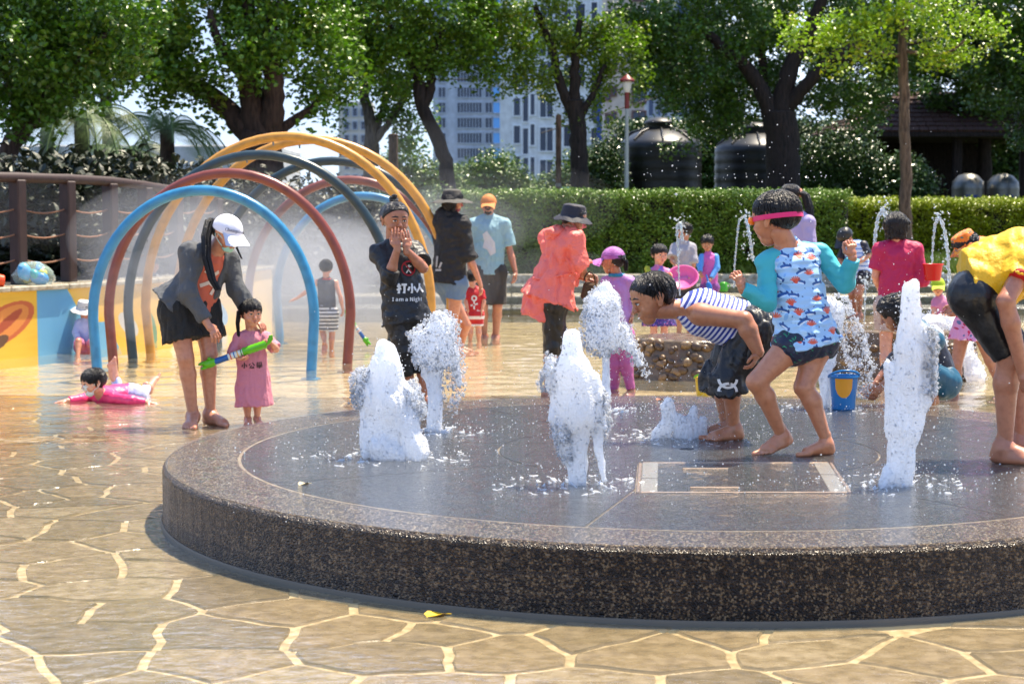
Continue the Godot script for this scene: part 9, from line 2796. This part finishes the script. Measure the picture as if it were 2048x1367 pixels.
func build_jets() -> void:
	jet("squat foaming jet at the left front of the platform", Vector3(-0.579, PH, -7.87),
		[[V(0, 0), V(0, 0.25), 0.075, 0.1], [V(0, 0.25), V(0.0, 0.4), 0.1, 0.075], [V(0, 0.4), V(-0.005, 0.5), 0.07, 0.045], [V(-0.08, 0.33, 0.02), V(-0.09, 0.02, 0.03), 0.035, 0.025], [V(0.07, 0.3), V(0.1, 0.16, 0.03), 0.045, 0.04], [V(0.1, 0.16, 0.03), V(0.14, 0.03, 0.05), 0.05, 0.06], [V(-0.02, 0.06, 0.07), V(0.05, 0.02, 0.08), 0.05, 0.04]],
		[[V(-0.1, 0.36), V(-0.1, 0.28), 0.045, 0.05], [V(0.11, 0.3), V(0.13, 0.22), 0.04, 0.05]], [[V(0, 0.3), V(0.3, 0.4, 0.3), 90], [V(0.12, 0.1), V(0.25, 0.2, 0.2), 90]], 1.15, 3)
	jet("jet with a lacy mushroom head in front of the top knot child", Vector3(-0.403, PH, -8.85),
		[[V(0, 0), V(0.005, 0.36), 0.036, 0.042], [V(0.005, 0.36), V(0.03, 0.5), 0.06, 0.06], [V(0.03, 0.5), V(0.025, 0.59), 0.05, 0.03], [V(-0.04, 0.3), V(-0.03, 0.4), 0.03, 0.05]],
		[[V(0.02, 0.42), V(0.04, 0.53), 0.115, 0.085], [V(-0.06, 0.38), V(-0.06, 0.48), 0.05, 0.06], [V(0.1, 0.42), V(0.13, 0.25), 0.035, 0.025], [V(0.13, 0.25), V(0.1, 0.1), 0.025, 0.012], [V(0.06, 0.35), V(0.055, 0.16), 0.018, 0.01]], [[V(0.08, 0.25), V(0.25, 0.4, 0.2), 70]], 0.9, 11)
	jet("tall foaming jet in the middle beside the access cover", Vector3(0.282, PH, -7.09),
		[[V(-0.01, 0), V(-0.015, 0.3), 0.035, 0.06], [V(-0.015, 0.3), V(-0.03, 0.46), 0.085, 0.08], [V(-0.03, 0.46), V(-0.035, 0.61), 0.07, 0.034], [V(0.05, 0.44), V(0.065, 0.25), 0.035, 0.03], [V(0.065, 0.25), V(0.1, 0.02), 0.024, 0.018], [V(-0.1, 0.46), V(-0.1, 0.28), 0.028, 0.03], [V(-0.09, 0.3), V(-0.06, 0.15), 0.03, 0.015]],
		[[V(-0.12, 0.5), V(-0.12, 0.42), 0.03, 0.04], [V(0.07, 0.36), V(0.08, 0.26), 0.035, 0.04], [V(-0.06, 0.24), V(-0.05, 0.12), 0.05, 0.03]], [[V(0, 0.3), V(0.3, 0.5, 0.3), 120]], 1.1, 21)
	jet("bubble domed jet before the girl in the mauve cap", Vector3(0.535, PH, -9.76),
		[[V(0, 0), V(0, 0.4), 0.022, 0.026], [V(0, 0.4), V(-0.005, 0.6), 0.05, 0.085], [V(-0.005, 0.6), V(-0.005, 0.69), 0.075, 0.045]],
		[[V(-0.02, 0.44), V(-0.02, 0.6), 0.125, 0.1], [V(0.08, 0.45), V(0.12, 0.38), 0.06, 0.045], [V(0.12, 0.38), V(0.2, 0.27), 0.03, 0.018], [V(0.2, 0.27), V(0.26, 0.15), 0.018, 0.01]], [[V(0.15, 0.3), V(0.3, 0.4, 0.2), 90]], 0.8, 31)
	jet("tallest slender jet at the right front of the platform", Vector3(1.602, PH, -7.06),
		[[V(0, 0), V(0.01, 0.25), 0.045, 0.06], [V(0.01, 0.25), V(0.03, 0.55), 0.062, 0.06], [V(0.03, 0.55), V(0.038, 0.81), 0.058, 0.034], [V(0.09, 0.6), V(0.09, 0.35), 0.022, 0.028], [V(0.08, 0.4), V(0.06, 0.2), 0.03, 0.02], [V(-0.05, 0.5), V(-0.03, 0.3), 0.02, 0.03], [V(-0.03, 0.08), V(-0.08, 0.0, 0.05), 0.025, 0.02]],
		[[V(0.1, 0.62), V(0.1, 0.4), 0.03, 0.03]], [[V(0.08, 0.4), V(0.2, 0.6, 0.2), 130], [V(0.1, 0.15), V(0.3, 0.3, 0.3), 60]], 1.1, 41)
	jet("broad breaking jet falling to the right behind the aqua child", Vector3(1.827, PH, -9.94),
		[[V(-0.01, 0), V(-0.01, 0.26), 0.03, 0.036], [V(-0.01, 0.26), V(0.0, 0.55), 0.05, 0.09]],
		[[V(0.0, 0.5), V(0.05, 0.58), 0.08, 0.07], [V(0.05, 0.55), V(0.13, 0.42), 0.075, 0.07], [V(0.13, 0.42), V(0.19, 0.25), 0.065, 0.06], [V(0.19, 0.25), V(0.21, 0.1), 0.06, 0.04]], [[V(0.14, 0.4), V(0.25, 0.5, 0.3), 300], [V(0.2, 0.15), V(0.3, 0.3, 0.3), 200]], 1.2, 51)
	jet("low bubbling jet by the leaning boy's feet", Vector3(0.867, PH, -8.59),
		[[V(-0.08, 0.0), V(-0.09, 0.16), 0.02, 0.024], [V(-0.09, 0.16), V(-0.085, 0.18), 0.026, 0.02], [V(0.03, 0), V(0.05, 0.15), 0.03, 0.02], [V(0, 0), V(0.0, 0.08), 0.05, 0.03], [V(0.08, 0), V(0.1, 0.09), 0.035, 0.02], [V(-0.14, 0), V(-0.12, 0.05), 0.03, 0.02], [V(-0.03, 0), V(-0.04, 0.1), 0.025, 0.015]],
		[], [[V(0.03, 0.08), V(0.35, 0.16, 0.25), 320], [V(0.16, 0.12), V(0.2, 0.25, 0.2), 160]], 1.35, 61)
	var cas := thing("water_cascade", "white churning water spilling over the wide cobbled island", "water", Vector3(3.45, 0.4, -14.85))
	var cf := Field.new(0.012)
	cf.fold_amp = 0.03
	cf.octaves = 3
	cf.fold_scale = Vector3(9, 9, 9)
	cf.cone(V(-0.2, 0.02, 0.1), V(0.3, 0.03, 0.15), 0.07, 0.08, 0.04)
	cf.cone(V(0.1, 0.05, 0.0), V(0.4, 0.06, 0.2), 0.08, 0.06, 0.04)
	cf.cone(V(0.3, 0.03, 0.3), V(0.42, -0.36, 0.52), 0.06, 0.08, 0.04)
	cf.cone(V(0.1, 0.02, 0.4), V(0.12, -0.1, 0.55), 0.05, 0.05, 0.04)
	cf.build()
	var cp := field_part("foam", cf, foam(), cas)
	froth(cas, "froth", cp.mesh, 900, 0.003, 0.009, 0.02, foam(), 5)
	# thin clear jets behind
	var wc := mat("jet_water", Color(0.9, 0.94, 0.96, 0.35), 0.05)
	wc.refraction_enabled = true
	wc.refraction_scale = 0.033
	thin_jet("thin clear jet rising beside the girl with the bowl", [Vector3(1.559, 0.639, -16.000), Vector3(1.543, 0.964, -16.000), Vector3(1.532, 1.288, -16.000), Vector3(1.564, 1.306, -16.000), Vector3(1.583, 1.149, -16.000)], 0.011, wc, 3)
	thin_jet("thin clear jet with falling arc left of the goggled child", [Vector3(2.189, 0.667, -17.000), Vector3(2.205, 1.036, -17.000), Vector3(2.241, 1.341, -17.000), Vector3(2.290, 1.370, -17.000), Vector3(2.327, 1.185, -16.900), Vector3(2.359, 0.941, -16.900)], 0.011, wc, 4)
	thin_jet("thin clear jet leaning over the magenta girl's shoulder", [Vector3(3.172, 0.809, -15.200), Vector3(3.193, 1.161, -15.200), Vector3(3.225, 1.380, -15.200), Vector3(3.268, 1.433, -15.200), Vector3(3.301, 1.336, -15.200)], 0.014, wc, 5)
	thin_jet("thin clear jet arching over the red bucket", [Vector3(3.652, 0.816, -15.000), Vector3(3.656, 1.077, -15.000), Vector3(3.678, 1.315, -15.000), Vector3(3.712, 1.363, -15.000), Vector3(3.758, 1.242, -15.000), Vector3(3.793, 0.990, -15.000), Vector3(3.806, 0.729, -15.000)], 0.014, wc, 6)
	thin_jet("fine straight jet between the stones and the magenta girl", [Vector3(3.276, 0.360, -16.000), Vector3(3.284, 0.779, -16.000)], 0.008, wc, 7)
	# stray drops in the air
	var sp := thing("flying_spray", "white drops of spray flying above the pool in front of the tanks", "spray", Vector3(1.0, 1.6, -10.0))
	stuff(sp)
	var dm := foam()
	droplets(sp, "drops", [[V(0.0, 0.15), V(0.7, 0.5, 1.0), 55], [V(0.6, 0.2), V(0.6, 0.4, 1.0), 60], [V(0.4, -0.5), V(2.0, 0.8, 1.6), 60]], 0.0012, 0.004, dm, 77)

func thin_jet(label: String, pts: Array, r: float, m: Material, sd: int) -> void:
	var base: Vector3 = pts[0]
	var o := thing("water_jet", label, "water jet", base, "thin jets in the wading pool")
	var rg := RandomNumberGenerator.new()
	rg.seed = sd
	var cv := Curve3D.new()
	for q in pts.size():
		var tg := Vector3.ZERO
		if q > 0 and q < pts.size() - 1: tg = (pts[q + 1] - pts[q - 1]) * 0.25
		cv.add_point(pts[q] - base, -tg, tg)
	var L := cv.get_baked_length()
	var sm := []
	var rr := []
	var n := int(L / 0.012)
	for k in n + 1:
		var u := float(k) / n
		sm.append(cv.sample_baked(u * L) + Vector3(rg.randfn(), rg.randfn(), rg.randfn()) * 0.004 * (0.3 + u))
		rr.append(r * (0.6 + 0.7 * u) * rg.randf_range(0.55, 1.35))
	var mb := MB.new()
	mb.tube(sm, rr, 8)
	part("stream", mb.mesh(), m, o)
	var top := Vector3.ZERO
	for q in pts:
		if q.y > (top + base).y or top == Vector3.ZERO: top = q - base
	var end: Vector3 = pts[pts.size() - 1] - base
	droplets(o, "droplets", [[top, Vector3(0.07, 0.1, 0.07), 26], [top.lerp(end, 0.5), Vector3(0.08, 0.25, 0.08), 40]], 0.003, 0.011, m, sd)

# ---------- mist of the arches ----------
func build_mist() -> void:
	var rg := RandomNumberGenerator.new()
	rg.seed = 15
	var puffs := []
	for k in 38:
		var t := k / 37.0
		puffs.append([Vector3(-3.2 + 1.9 * t + rg.randfn() * 0.8, minf(0.3 + absf(rg.randfn()) * 0.55, 1.15), -16.4 - 5.0 * t + rg.randfn() * 0.5), Vector3(rg.randf_range(1.0, 2.2), rg.randf_range(0.7, 1.3), rg.randf_range(1.0, 1.8)), rg.randf_range(0.06, 0.13)])
	for k in 14: puffs.append([Vector3(-6.0 + k * 0.45 + rg.randfn() * 0.4, 1.45 + rg.randfn() * 0.25, -19.5 + rg.randfn() * 0.8), Vector3(rg.randf_range(1.4, 2.6), rg.randf_range(0.6, 1.1), 1.6), 0.02])
	for q in puffs:
		var f := FogVolume.new()
		f.name = numbered("mist")
		f.shape = RenderingServer.FOG_VOLUME_SHAPE_ELLIPSOID
		f.size = q[1]
		f.position = q[0]
		var m := FogMaterial.new()
		m.resource_name = "mist"
		m.density = q[2]
		m.albedo = Color(0.97, 0.98, 1.0)
		f.material = m
		add_child(f)
		f.set_meta("kind", "stuff")
		tag(f, "white water mist drifting round the tunnel of arches", "mist")
